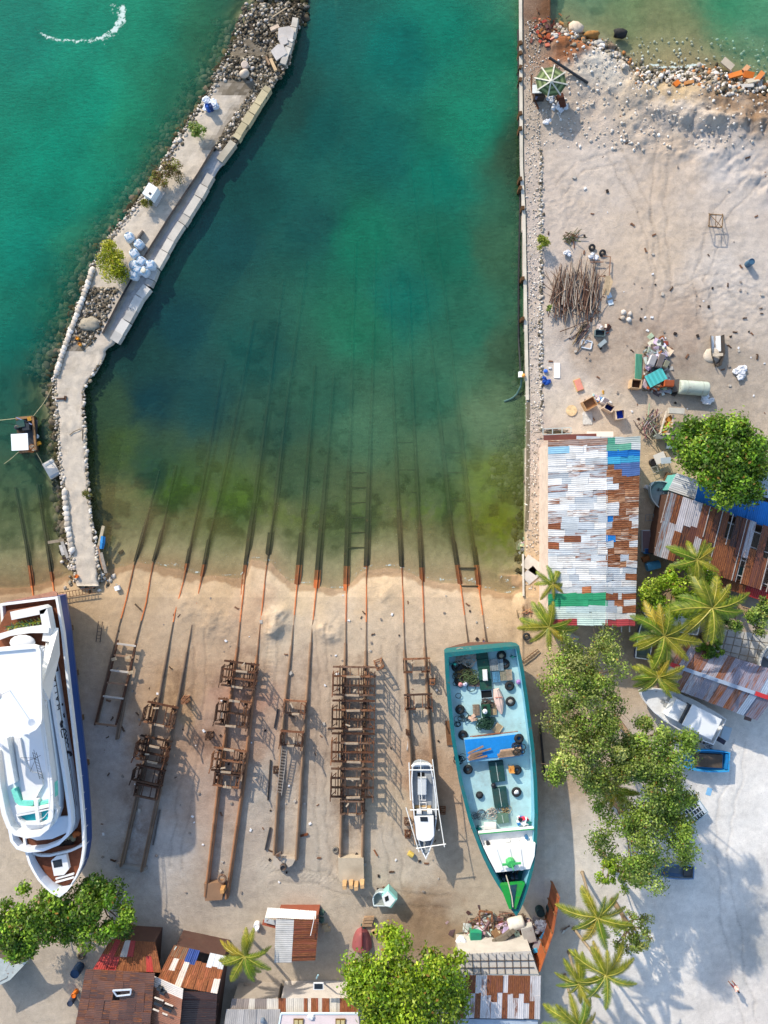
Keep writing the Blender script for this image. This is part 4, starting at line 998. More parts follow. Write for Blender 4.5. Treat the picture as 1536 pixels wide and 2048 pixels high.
    for poly, z, c, nm in (([(22, 1580), (32, 1577), (42, 1602), (66, 1602), (66, 1611), (40, 1613), (30, 1604)], 7.05, TQ, 'seat_cushion'), ([(76, 1606), (98, 1600), (101, 1592), (101, 1565), (110, 1565), (111, 1593), (105, 1604), (76, 1612)], 7.05, TQ, 'seat_cushion'),
                         ([(36, 1632), (70, 1626), (73, 1643), (48, 1645), (41, 1641)], 6.75, TQ2, 'sun_pad'), ([(80, 1623), (106, 1618), (112, 1624), (107, 1638), (82, 1642)], 6.75, TQ2, 'sun_pad')):
        slab(t, nm, poly, 6.5, z, c, 'fabric')
    rim(t, 'seat_surround', [(32, 1629), (72, 1621), (108, 1612), (116, 1620), (110, 1642), (84, 1650), (48, 1650), (36, 1643)], 6.6, 7.2, 0.22, WHITE, 'gelcoat', True)
    slab(t, 'seat_divider', [(67, 1600), (75, 1600), (80, 1650), (73, 1650)], 6.6, 7.22, WHITE, 'gelcoat')
    slab(t, 'seat_base', [(30, 1612), (66, 1615), (110, 1606), (112, 1614), (72, 1622), (34, 1629)], 6.6, 7.2, WHITE, 'gelcoat')
    slab(t, 'locker', [(3, 1478), (14, 1476), (30, 1566), (16, 1572)], 6.6, 7.5, WHITE, 'gelcoat')
    slab(t, 'console', [(28, 1474), (40, 1476), (46, 1510), (52, 1530), (64, 1545), (82, 1548), (86, 1570), (70, 1600), (46, 1600), (36, 1540)], 6.6, 6.85, WHITE, 'gelcoat')
    # hard top on posts
    ht = [(-70, 1310), (-66, 1303), (0, 1295), (68, 1289), (77, 1292), (81, 1302), (83, 1400), (84, 1436), (82, 1447), (72, 1460), (55, 1468), (28, 1473), (0, 1474), (-60, 1474), (-70, 1466)]
    hto = slab(t, 'hard_top', ht, 10.3, 10.5, (0.84, 0.84, 0.82), 'gelcoat', True)
    rim(hto, 'hard_top_coaming', ht, 10.45, 10.7, 0.35, (0.84, 0.84, 0.82), 'gelcoat', True)
    m = MB('gelcoat', WHITE)
    for x, y in ((60, 1300), (78, 1330), (76, 1440), (40, 1460), (-40, 1460), (-40, 1310)): m.beam(W(x, y, 6.6), W(x - 1, y, 10.35), 0.18, 0.18, (0, 1, 0))
    m.build('top_posts', t)
    m = MB('gelcoat', WHITE)
    a = [W(117, 1256, 5.3), W(120, 1308, 5.6), W(99, 1400, 9.9), W(84, 1372, 10.3)]; th = Vector((-0.45, 0.05, 0))
    m.loft([a, [p + th for p in a]], True, True); m.build('side_wing', t)
    m = MB('gelcoat', WHITE); b = [W(98, 1284, 5.3), W(104, 1286, 5.3), W(97, 1375, 9.0), W(88, 1370, 9.2)]; m.loft([b, [p + Vector((-0.3, 0, 0)) for p in b]], True, True); m.build('wing_strut', t)
    m = MB('gelcoat', (0.7, 0.7, 0.7)); m.blob(W(45, 1285, 6.2), 0.9, 3, 0.0, (1.3, 0.8, 0.5), 14, 7); m.build('tender_cover', t, True)
    # radar mast on the hard top, aerial lattice on the flybridge
    m = MB('paint', (0.5, 0.5, 0.5)); c = W(20, 1381, 10.5); m.tube([c, c + Vector((0, 0, 1.9))], 0.035); m.lathe(c + Vector((0, 0, 1.9)), [(0.32, 0), (0.34, 0.06), (0.2, 0.12)], 14); m.build('radar_mast', hto)
    m = MB('paint', (0.62, 0.63, 0.64)); P = chord([W(x, y, Z4 + 0.45) * 1 for x, y in [(88, 1470), (97, 1540), (101, 1590), (98, 1622), (84, 1640), (60, 1645)]], 14); m.tube(P, 0.03, 5)
    for q in P[::2]: m.tube([q, q - Vector((0, 0, 0.5))], 0.022, 4)
    m.build('hand_rail', t)
    m = MB('paint', (0.62, 0.63, 0.64)); P = chord([W(x, y, 5.9) for x, y in [(150, 1490), (161, 1570), (168, 1640), (171, 1690), (167, 1722), (156, 1750), (143, 1768)]], 18); m.tube(P, 0.03, 5)
    for q in P[::2]: m.tube([q, q - Vector((0, 0, 0.75))], 0.022, 4)
    m.build('bow_rail', t)
    m = MB('plastic', (0.02, 0.022, 0.024)); a = W(69, 1505, 9.4); b = W(83, 1558, 6.9)
    for s in (-0.16, 0.16): m.tube([a + Vector((s, 0, 0)), b + Vector((s, 0, 0))], 0.028, 4)
    for i in range(9):
        u = i / 9; p = a.lerp(b, u); q = a.lerp(b, u + 0.08); m.tube([p + Vector((-.16, 0, 0)), q + Vector((.16, 0, 0))], 0.016, 4)
    for (dx, dy, dz, L) in ((-1.3, 0.05, 0.1, 0), (-0.8, -0.25, 0.1, 0), (-0.5, -1.2, 0, 0), (0.5, 0.3, 0.2, 0), (-0.1, 0.8, 0.2, 0)):
        p = a.lerp(b, 0.2); m.tube([p, p + Vector((dx, dy, dz))], 0.018, 4)
    m.build('aerial', t)
    m = MB('gelcoat', (0.75, 0.75, 0.74)); 
    for x, y in ((86, 1392), (87, 1408)): m.box(W(x, y, 6.8), (0.5, 0.6, 0.35), 0.05)
    m.build('flybridge_boxes', t)
    # foredeck
    slab(t, 'foredeck', [(66, 1700), (172, 1690), (171, 1715), (160, 1744), (148, 1762), (128, 1775), (104, 1764), (84, 1742), (70, 1720)], 4.0, 4.75, lin((112, 66, 46)), 'wood', False, 4.9)
    ho = slab(t, 'hatch', [(102, 1722), (112, 1713), (132, 1709), (138, 1738), (128, 1750), (108, 1752)], 4.4, 5.15, WHITE, 'gelcoat')
    slab(ho, 'hatch_window', [(105, 1722), (123, 1718), (125, 1733), (108, 1736)], 5.0, 5.17, (0.02, 0.022, 0.025), 'dark_glass')
    m = MB('gelcoat', WHITE); rr = chord([W(66, 1706, 5.0), W(78, 1711, 5.0), (W(100, 1711, 5.0)), W(140, 1702, 5.0), W(166, 1690, 5.0), W(173, 1684, 5.0)], 14)
    for p, q in zip(rr, rr[1:]): m.beam(p - Vector((0, 0, .25)), q - Vector((0, 0, .25)), 0.2, 0.6)
    m.build('breakwater_rail', t)
    m = MB('gelcoat', WHITE); 
    for y in (1757, 1764): m.beam(W(112, y, 5.0), W(148, y - 10, 5.0), 0.14, 0.2)
    m.build('bow_rails', t)
    m = MB('fabric', (0.3, 0.27, 0.2)); rnd = random.Random(9)
    for i in range(26):
        x = rnd.uniform(66, 165); y = 1703 - (x - 66) * 0.16 - rnd.uniform(3, 22) - (x > 140) * 8
        m.col = rnd.choice([alb(150, 140, 110), alb(90, 80, 60), alb(190, 185, 170), alb(60, 50, 45), alb(200, 110, 60)]); m.blob(W(x, y, 4.5), rnd.uniform(.15, .4), i, .3, (1, 1, .5), 7, 4)
    m.build('rope_heaps', t, True)
    # lettering on the side wall of the upper deck
    def wall_pt(y): A = [(1290, 107), (1340, 119), (1420, 131), (1540, 150), (1610, 160)]; return W(float(np.interp(y, [q[0] for q in A], [q[1] for q in A])), y, Z1)
    p0 = wall_pt(1404); p1 = wall_pt(1356); mid = (p0 + p1) / 2; d = (p1 - p0).normalized(); nrm = Vector((d.y, -d.x, 0))
    if nrm.x < 0: nrm = -nrm
    text_part('H A L I A', Vector((mid.x, mid.y, 5.45)) + nrm * 0.03, 0.80, (R(90), 0, math.atan2(d.y, d.x)), (0.012, 0.012, 0.02), t)
    m = MB('plastic', (0.012, 0.012, 0.02))
    def stroke(pts, r=0.035): m.tube([Vector((*wall_pt(y)[:2], z)) + nrm * 0.02 for y, z in pts], r, 5)
    # script mark farther forward, small window slots before it
    stroke([(1436, 5.3), (1440, 5.6), (1446, 5.5)], 0.16); stroke([(1450, 5.6), (1453, 5.0), (1459, 4.75), (1463, 5.3), (1466, 4.75), (1471, 5.2), (1474, 4.75), (1480, 5.0), (1484, 4.75), (1490, 4.9)], 0.065); stroke([(1451, 5.75), (1466, 5.65)], 0.05)
    for y in (1404, 1424, 1428): stroke([(y, 4.75), (y + 4, 4.7)], 0.09)
    stroke([(1330, 4.8), (1340, 4.8)], 0.16); stroke([(1497, 5.2), (1501, 4.75), (1508, 4.6)], 0.16); stroke([(1512, 5.0), (1605, 4.9)], 0.018)
    m.build('script_mark', t)
yacht()
# ------------------------------------------------------------------ turquoise cargo boat
def dhoni():
    t = thing('cargo_boat', 'large wooden cargo boat with turquoise hull, pale blue deck and green prow', 'boat', W(985, 1550))
    right = [(1037, 1290), (1047, 1340), (1056, 1400), (1068, 1495), (1073, 1560), (1074, 1625), (1070, 1690), (1062, 1730), (1052, 1762), (1046, 1778), (1038, 1798), (1027, 1814)]
    left = [(889, 1304), (891, 1350), (895, 1400), (903, 1480), (917, 1560), (937, 1640), (960, 1700), (980, 1740), (994, 1762), (1004, 1776), (1014, 1798), (1023, 1814)]
    TU = lin((14, 98, 102)); DK = lin((168, 204, 206)); GR = lin((22, 130, 52))
    hull(t, right, left, 4.4, [(0.8, 0.25, 5.0, lin((96, 70, 60))), (1.6, 0.66, 3.6, lin((96, 70, 60))), (2.3, 0.90, 1.6, TU), (3.0, 0.985, 0.15, TU), (4.4, 1.0, 0, TU)], 0.34, 3.45, DK, TU, 1.5, 0.3, 36, 'old_paint', 'deck_paint', True, lin((120, 180, 200)))
    for y in (1330, 1440, 1550, 1650): kb = MB('wood', alb(120, 92, 66)); kb.box(W(968 + (y - 1330) * 0.12, y, 0.4), (4.0, 0.5, 0.8), R(4)); kb.build('keel_block', t)
    # prow block
    m = MB('old_paint', GR); a = [W(1000, 1771, 5.78), W(1050, 1767, 5.78), W(1032, 1818, 6.18), W(1018, 1818, 6.18)]; m.loft([a, [p - Vector((0, 0, 0.5)) for p in a]], True, True)
    m.col = lin((16, 56, 70)); b = [W(1020, 1771, 5.83), W(1034, 1769, 5.83), W(1027, 1817, 6.23), W(1023, 1817, 6.23)]; m.loft([b, [p - Vector((0, 0, 0.05)) for p in b]], True, True); m.build('prow', t)
    HG = lin((30, 74, 62))
    def hatch(poly, z=3.8, c=HG, nm='hatch_cover'): return slab(t, nm, poly, 3.4, z, c, 'old_paint')
    hatch([(952, 1303), (974, 1300), (977, 1316), (953, 1319)], 3.75); hatch([(954, 1320), (977, 1317), (979, 1335), (956, 1338)], 3.8); hatch([(957, 1339), (979, 1336), (982, 1358), (959, 1361)], 3.85); hatch([(959, 1362), (983, 1359), (984, 1378), (961, 1381)], 3.7)
    slab(t, 'hold_opening', [(962, 1382), (983, 1380), (985, 1395), (964, 1397)], 3.46, 3.5, (0.008, 0.01, 0.012), 'rubber'); rim(t, 'hold_coaming', [(961, 1381), (984, 1379), (986, 1396), (963, 1398)], 3.45, 3.62, 0.06, lin((150, 170, 180)), 'paint', True)
    eh = hatch([(963, 1410), (980, 1408), (982, 1432), (965, 1434)], 3.95, lin((24, 70, 50)), 'engine_hatch'); slab(eh, 'hatch_opening', [(966, 1413), (973, 1412), (974, 1419), (967, 1420)], 3.94, 3.97, (0.01, 0.01, 0.01), 'rubber')
    hatch([(980, 1437), (991, 1436), (992, 1444), (981, 1445)], 3.8, lin((34, 60, 60)), 'deck_box')
    for poly in ([(977, 1525), (1006, 1522), (1011, 1562), (983, 1566)], [(984, 1577), (1012, 1574), (1017, 1613), (990, 1617)], [(992, 1630), (1016, 1626), (1019, 1645), (995, 1648)]):
        hc = hatch(poly, 3.75, lin((28, 68, 66)) if poly[0][1] < 1600 else lin((86, 116, 100)))
        a = W((poly[0][0] + poly[1][0]) / 2, poly[0][1], 3.77); b = W((poly[2][0] + poly[3][0]) / 2, poly[2][1], 3.77); m = MB('paint', lin((190, 205, 200))); m.beam(a, b, 0.04, 0.04); m.build('hatch_bar', hc)
    # raised cargo hold with blue cover
    ch = slab(t, 'cargo_hold', [(928, 1479), (985, 1474), (1042, 1467), (1047, 1512), (990, 1520), (935, 1524)], 3.4, 4.25, lin((120, 170, 196)), 'deck_paint')
    slab(ch, 'blue_cover', [(929, 1480), (985, 1475), (1042, 1468), (1046, 1506), (990, 1515), (934, 1518)], 4.2, 4.32, lin((34, 128, 200)), 'fabric')
    # bitts
    for x, y in ((903, 1325), (1028, 1311), (951, 1652), (1061, 1640)):
        m = MB('paint', lin((20, 104, 100))); c = W(x, y, 3.45)
        for s in (-0.25, 0.25): m.lathe(c + Vector((s, 0, 0)), [(0.09, 0), (0.09, 0.75), (0.12, 0.8)], 8)
        m.beam(c + Vector((-.5, 0, .5)), c + Vector((.5, 0, .5)), 0.1, 0.1); m.build('mooring_bitt', t)
    # wheelhouse
    slab(t, 'wheelhouse', [(960, 1672), (1067, 1661), (1069, 1690), (1066, 1715), (1060, 1736), (992, 1743), (974, 1702)], 3.4, 4.4, lin((232, 232, 226)), 'paint')
    slab(t, 'wheelhouse_terrace', [(957, 1668), (1068, 1658), (1070, 1688), (968, 1698)], 4.38, 4.5, (0.78, 0.78, 0.75), 'paint')
    rim(t, 'terrace_rail', [(968, 1697), (957, 1667), (1068, 1657), (1070, 1688)], 4.45, 5.0, 0.07, (0.75, 0.77, 0.74), 'paint', False)
    m = MB('paint', lin((60, 150, 90))); m.beam(W(958, 1668, 5.05), W(1068, 1658, 5.05), 0.09, 0.08); m.beam(W(969, 1696, 5.12), W(1070, 1688, 5.12), 0.1, 0.12); m.build('green_trim', t)
    wr = slab(t, 'wheelhouse_roof', [(968, 1697), (1071, 1687), (1069, 1712), (1060, 1738), (992, 1745), (977, 1716)], 4.3, 5.4, (0.82, 0.82, 0.79), 'paint', True)
    m = MB('paint', (0.82, 0.82, 0.79))
    for k in range(3): m.beam(W(990 + k * 24, 1698, 5.42), W(1004 + k * 20, 1740, 5.42), 0.5 if k == 1 else 0.3, 0.14)
    m.build('roof_ribs', wr)
    m = MB('paint', lin((60, 160, 90))); c = W(1020, 1722, 5.4); m.lathe(c, [(0.42, 0), (0.42, 0.5), (0.3, 0.62)], 12); m.beam(c + Vector((-.8, -.1, .5)), c + Vector((.9, .1, .6)), 0.16, 0.16); m.beam(c + Vector((0, 0, .3)), c + Vector((0.1, -.2, 1.3)), 0.08, 0.08, (0, 1, 0)); m.build('searchlight', wr)
    for x, c in ((975, lin((40, 40, 44))), (1052, lin((60, 110, 150)))): m = MB('plastic', c); m.lathe(W(x, 1684 if x < 1000 else 1672, 4.5), [(0.16, 0), (0.18, 0.4), (0.14, 0.4)], 10); m.build('bucket', t)
    for x in (1010, 1028): slab(t, 'bench', [(x, 1681), (x + 10, 1680), (x + 10, 1684), (x, 1685)], 4.5, 4.85, (0.7, 0.72, 0.7), 'paint')
    # foredeck
    slab(t, 'foredeck_hatch', [(1012, 1752), (1024, 1751), (1026, 1768), (1017, 1769)], 3.5, 4.3, lin((20, 50, 60)), 'old_paint')
    m = MB('old_paint', lin((20, 40, 60)))
    for x in (1004, 1010, 1022, 1030): m.lathe(W(x, 1748 - (x - 1004) * 0.1, 3.9), [(0.16, 0), (0.16, 0.9)], 8)
    m.build('foredeck_posts', t)
    m = MB('fabric', alb(190, 184, 168)); m.tube(chord([W(1012, 1750, 5.0), W(1018, 1770, 5.85), W(1024, 1795, 6.1), W(1026, 1814, 6.3)], 8), 0.05, 5); m.build('bow_rope', t)
    # clutter carried on deck: things of their own
    def tyre(x, y, lab, z=3.46, r=0.42, fill=None, tilt=0):
        q = thing('tyre', lab, 'tyre', W(x, y, z), 'old tyres used as fenders')
        m = MB('rubber', (0.022, 0.024, 0.026)); m.torus(W(x, y, z + 0.16), r - 0.12, 0.165, Matrix.Rotation(tilt, 3, 'X')); m.build('casing', q, True)
        if fill: m = MB('fabric', fill); m.blob(W(x, y, z + 0.25), 0.26, x, 0.25, (1, 1, .5), 8, 5); m.build('rope_fill', q, True)
    for a in ((918, 1361, 'tyre beside the pink floats near the stern of the cargo boat'), (1019, 1372, 'tyre near the right rail below the stacked pallets'), (1021, 1403, 'tyre with pale rope across it right of the pink skiff', 3.46, .44, (0.3, 0.3, 0.27)), (920, 1419, 'tyre alone on the left deck midway of the cargo boat'), (926, 1470, 'tyre at the upper left corner of the blue cover'), (1038, 1477, 'tyre lying on the upper right corner of the blue cover', 4.33), (936, 1539, 'tyre on the left deck just below the blue cover'), (1034, 1540, 'tyre beside the orange plastic chair'), (959, 1590, 'small black tyre ring on the left foredeck', 3.46, .32, (0.05, 0.05, 0.05)), (1033, 1584, 'tyre holding a white cloth on the right deck', 3.46, .44, (0.75, 0.75, 0.74)), (1010, 1328, 'tyre under the pallets near the right stern corner'), (1003, 1311, 'tyre with rope at the right stern corner', 3.46, .42, (0.35, 0.3, 0.2)), (914, 1333, 'upper tyre of the pair in the rope heap at the left stern', 3.46, .5), (921, 1341, 'lower tyre of the pair in the rope heap at the left stern', 3.46, .46)): tyre(*a)
    def pallet(x, y, rz, col, lab, w=0.62, l=0.95, z=3.46):
        m = MB('wood', col); c = W(x, y, z); M = Matrix.Rotation(rz, 3, 'Z'); rnd = random.Random(int(x * y))
        for i in range(5): k = rnd.uniform(.75, 1.2); m.col = tuple(v * k for v in col); m.box(c + M @ Vector(((i - 2) * w / 5, 0, .16)), (w / 5 * .78, l, .03), rz)
        for j in (-.42, 0, .42): m.box(c + M @ Vector((0, j * l, .07)), (w, .09, .13), rz)
        tag(m.build('pallet'), lab, 'pallet', 'wooden pallets on the cargo boat')
    WD = alb(176, 160, 138); GY = alb(150, 156, 154); BLU = alb(90, 140, 170)
    for a in ((987, 1329, .08, GY, 'large grey pallet nearest the stern in the pallet group', .8, 1.1, 3.6), (1001, 1329, .08, alb(120, 140, 150), 'narrow blue grey pallet with an orange edge', .5, 1.1, 3.7), (992, 1353, .08, BLU, 'blue pallet at the lower left of the pallet group', .7, 1.0, 3.55), (1006, 1350, .08, alb(156, 150, 128), 'olive grey pallet, middle one of the lower pallets', .55, 1.0, 3.6), (1018, 1349, .08, WD, 'bare wood pallet at the lower right of the pallet group', .55, 1.0, 3.6), (948, 1366, 1.55, alb(150, 120, 104), 'reddish pallet lying across left of the green hatch', .6, 1.0), (952, 1419, .05, alb(150, 130, 110), 'dark slatted pallet left of the engine hatch', .65, 1.05), (986, 1418, .05, alb(190, 168, 130), 'tan slatted pallet right of the engine hatch', .65, 1.05), (995, 1456, -.6, alb(196, 172, 136), 'tan pallet lying skewed above the blue cover', .75, .9)): pallet(*a)
    q = thing('rowing_skiff', 'small pale pink skiff lying upside down on the cargo boat deck', 'boat', W(998, 1400, 3.46)); PK = alb(236, 206, 190)
    m = MB('paint', PK); ax = (W(1003, 1427, 3.5) - W(992, 1377, 3.5)); cs = W(992, 1377, 3.5); L = ax.length; d = ax.normalized(); pe = Vector((-d.y, d.x, 0)); rings = []
    for i in range(12):
        u = i / 11; w = 0.46 * min(1, (0.62 + u * 1.1) if u < .35 else 1) * (1 - max(0, (u - .45) / .55) ** 2 * 0.75); h = .42 * (1 - .5 * max(0, (u - .6) / .4))
        rings.append([cs + d * (u * L) + pe * (w * s) + Vector((0, 0, h * hh)) for s, hh in ((-1, 0), (-.9, .6), (-.55, .95), (-.2, 1), (-.08, 1.12), (.08, 1.12), (.2, 1), (.55, .95), (.9, .6), (1, 0))])
    m.loft(rings, True, True, False); m.build('hull', q)
    m = MB('wood', alb(200, 120, 100)); m.beam(cs + d * .7 - pe * .35 + Vector((0, 0, .47)), cs + d * .8 + pe * .38 + Vector((0, 0, .47)), .05, .04); m.build('thwart_line', q)
    def nest(x, y, n, col, lab, name, cat, r=.9, z=3.5, seed=1):
        m = MB('fabric', col); rnd = random.Random(seed); c = W(x, y, z)
        for i in range(n):
            k = rnd.uniform(.6, 1.25); m.col = tuple(v * k for v in col); a = rnd.uniform(0, 6.28); rr = rnd.uniform(.12, .38); o = c + Vector((rnd.uniform(-r, r), rnd.uniform(-r, r) * .8, rnd.uniform(.02, .22))); P = []
            for j in range(9): b = a + j * .8; P.append(o + Vector((math.cos(b) * rr * (1 + j * .05), math.sin(b) * rr, j * .015)))
            m.tube(P, rnd.uniform(.02, .045), 5)
        tag(m.build(name), lab, cat)
    nest(933, 1313, 40, alb(190, 176, 158), 'tangle of pale rope coils at the left stern corner of the cargo boat', 'rope_heap', 'rope', .8, 3.5, 2); nest(925, 1345, 26, alb(70, 66, 46), 'dark rope heap lying around the tyre pair', 'rope_heap', 'rope', .7, 3.5, 3); nest(940, 1352, 30, alb(84, 100, 66), 'green net heap beside the rope coils', 'fishing_net', 'net', .55, 3.55, 4); nest(968, 1446, 36, alb(48, 78, 62), 'round dark green net bundle below the engine hatch', 'fishing_net', 'net', .5, 3.6, 5)
    nest(926, 1375, 7, alb(40, 60, 64), 'thin dark line snaking beside the left rail', 'rope_heap', 'rope', .9, 3.46, 6); nest(927, 1438, 9, alb(44, 54, 60), 'thin loops of dark rope left of the net bundle', 'rope_heap', 'rope', .7, 3.46, 7); nest(1010, 1617, 8, alb(180, 160, 120), 'tan coil of rope on the right foredeck', 'rope_heap', 'rope', .3, 3.46, 8); nest(977, 1403, 14, alb(90, 80, 72), 'rope and chain heap above the engine hatch', 'rope_heap', 'rope', .4, 3.55, 9); nest(918, 1518, 9, alb(30, 44, 56), 'black tangle at the lower left of the blue cover', 'rope_heap', 'rope', .35, 3.5, 10); nest(985, 1624, 12, alb(190, 180, 168), 'pale rope heap above the greenish hatch', 'rope_heap', 'rope', .4, 3.5, 12); nest(955, 1628, 8, alb(96, 110, 120), 'grey coils of line on the left foredeck', 'rope_heap', 'rope', .4, 3.48, 13); nest(1036, 1497, 12, alb(60, 60, 58), 'dark tangle on the right end of the blue cover', 'rope_heap', 'rope', .35, 4.35, 15)
    m = MB('wood', WD); rnd = random.Random(7)
    for i in range(7): x = 935 + rnd.uniform(0, 6); k = rnd.uniform(.7, 1.2); m.col = tuple(v * k for v in alb(176, 140, 112)); m.beam(W(x, 1520 - i * 2.2, 4.4 + .03 * i), W(x + rnd.uniform(25, 44), 1512 - i * 2.6 - rnd.uniform(0, 5), 4.4 + .03 * i), .16, .06)
    tag(m.build('plank_stack'), 'loose planks on the left half of the blue cover edge', 'planks', 'planks on the blue cover')
    m = MB('wood', WD)
    for i in range(7): x = 1000 + rnd.uniform(-6, 6); k = rnd.uniform(.7, 1.2); m.col = tuple(v * k for v in alb(190, 156, 124)); m.beam(W(x, 1514 - i * 2.0, 4.4 + .03 * i), W(x + rnd.uniform(30, 46), 1509 - i * 2.2, 4.4 + .03 * i), .18, .06)
    tag(m.build('plank_stack'), 'loose planks on the right half of the blue cover edge', 'planks', 'planks on the blue cover')
    m = MB('wood', alb(150, 100, 78)); m.beam(W(940, 1474, 3.6), W(1036, 1464, 3.6), .14, .16); m.beam(W(945, 1473, 3.75), W(1000, 1466, 3.75), .1, .1); tag(m.build('timber_spars'), 'long brown spars lying along the stern side of the blue cover', 'spars')
    q = thing('plastic_chair', 'orange tan plastic armchair standing below the blue cover', 'chair', W(1021, 1533, 3.46)); OC = alb(214, 156, 84); c = W(1021, 1534, 3.46)
    m = MB('plastic', OC); m.box(c + Vector((0, 0, .42)), (.5, .48, .05)); m.build('seat', q); m = MB('plastic', OC); m.box(c + Vector((0, -.25, .68)), (.5, .06, .5)); m.build('backrest', q)
    for sx in (-.22, .22):
        m = MB('plastic', OC); m.beam(c + Vector((sx, -.25, .62)), c + Vector((sx, .22, .62)), .06, .04); m.build('armrest', q)
        for sy in (-.2, .2): m = MB('plastic', OC); m.beam(c + Vector((sx, sy, 0)), c + Vector((sx, sy, .42)), .05, .05, (0, 1, 0)); m.build('leg', q)
    m = MB('paint', lin((226, 226, 222))); m.box(W(970, 1350, 4.0), (.42, 1.0, .3), .06); m.box(W(970, 1350, 4.16), (.36, .92, .03), .06); tag(m.build('cool_box'), 'narrow white lidded box on the green stern hatches', 'box')
    m = MB('paint', lin((226, 222, 214))); m.box(W(980, 1652, 3.75), (1.1, .55, .55), .05); m.box(W(980, 1652, 4.05), (1.16, .6, .05), .05); tag(m.build('storage_box'), 'white storage chest behind the wheelhouse', 'chest')
    m = MB('paint', lin((206, 220, 216))); m.box(W(966, 1658, 3.65), (.9, .5, .35), .05); m.box(W(966, 1658, 3.84), (.8, .4, .04), .05); tag(m.build('storage_box'), 'pale low chest left of the white storage chest', 'chest')
    m = MB('plastic', (.1, .2, .5)); rnd = random.Random(3)
    for i in range(22): m.col = rnd.choice([lin((30, 70, 170)), lin((220, 60, 80)), lin((230, 230, 230)), lin((30, 30, 40)), lin((40, 120, 180))]); m.box(W(1045 + rnd.uniform(-9, 9), 1641 + rnd.uniform(-6, 7), 3.55 + rnd.uniform(0, .4)), (rnd.uniform(.15, .4), rnd.uniform(.15, .4), .25), rnd.uniform(0, 3))
    tag(m.build('gear_pile'), 'pile of blue, red and white gear in front of the terrace rail', 'gear')
    for x, y, c, lab in ((921, 1369, alb(220, 150, 150), 'pink float beside the left stern tyre'), (930, 1368, alb(216, 220, 236), 'pale lilac float beside the pink one'), (1037, 1364, alb(170, 130, 190), 'purple float hanging at the right rail'), (970, 1423, alb(236, 236, 236), 'white ball float on the engine hatch'), (987, 1571, (0.02, 0.02, 0.025), 'black ball float between the two large green hatches')):
        m = MB('plastic', c); z = 3.7 if y != 1423 else 4.15; m.blob(W(x, y, z), .24, 1, 0.0, (1, 1, 1.05), 12, 8); m.use('plastic', tuple(v * .6 for v in c)); m.lathe(W(x, y, z + .22), [(.05, 0), (.05, .08)], 8); tag(m.build('float', None, True), lab, 'float', 'fishing floats on the cargo boat')
    m = MB('fabric', alb(226, 190, 164)); rnd = random.Random(5)
    for i in range(7): m.box(W(945 + rnd.uniform(-5, 7), 1436 + rnd.uniform(-4, 4), 3.55 + .03 * i), (.35, .25, .12), rnd.uniform(0, 3))
    tag(m.build('carton_heap'), 'torn tan cartons left of the net bundle', 'cartons')
dhoni()
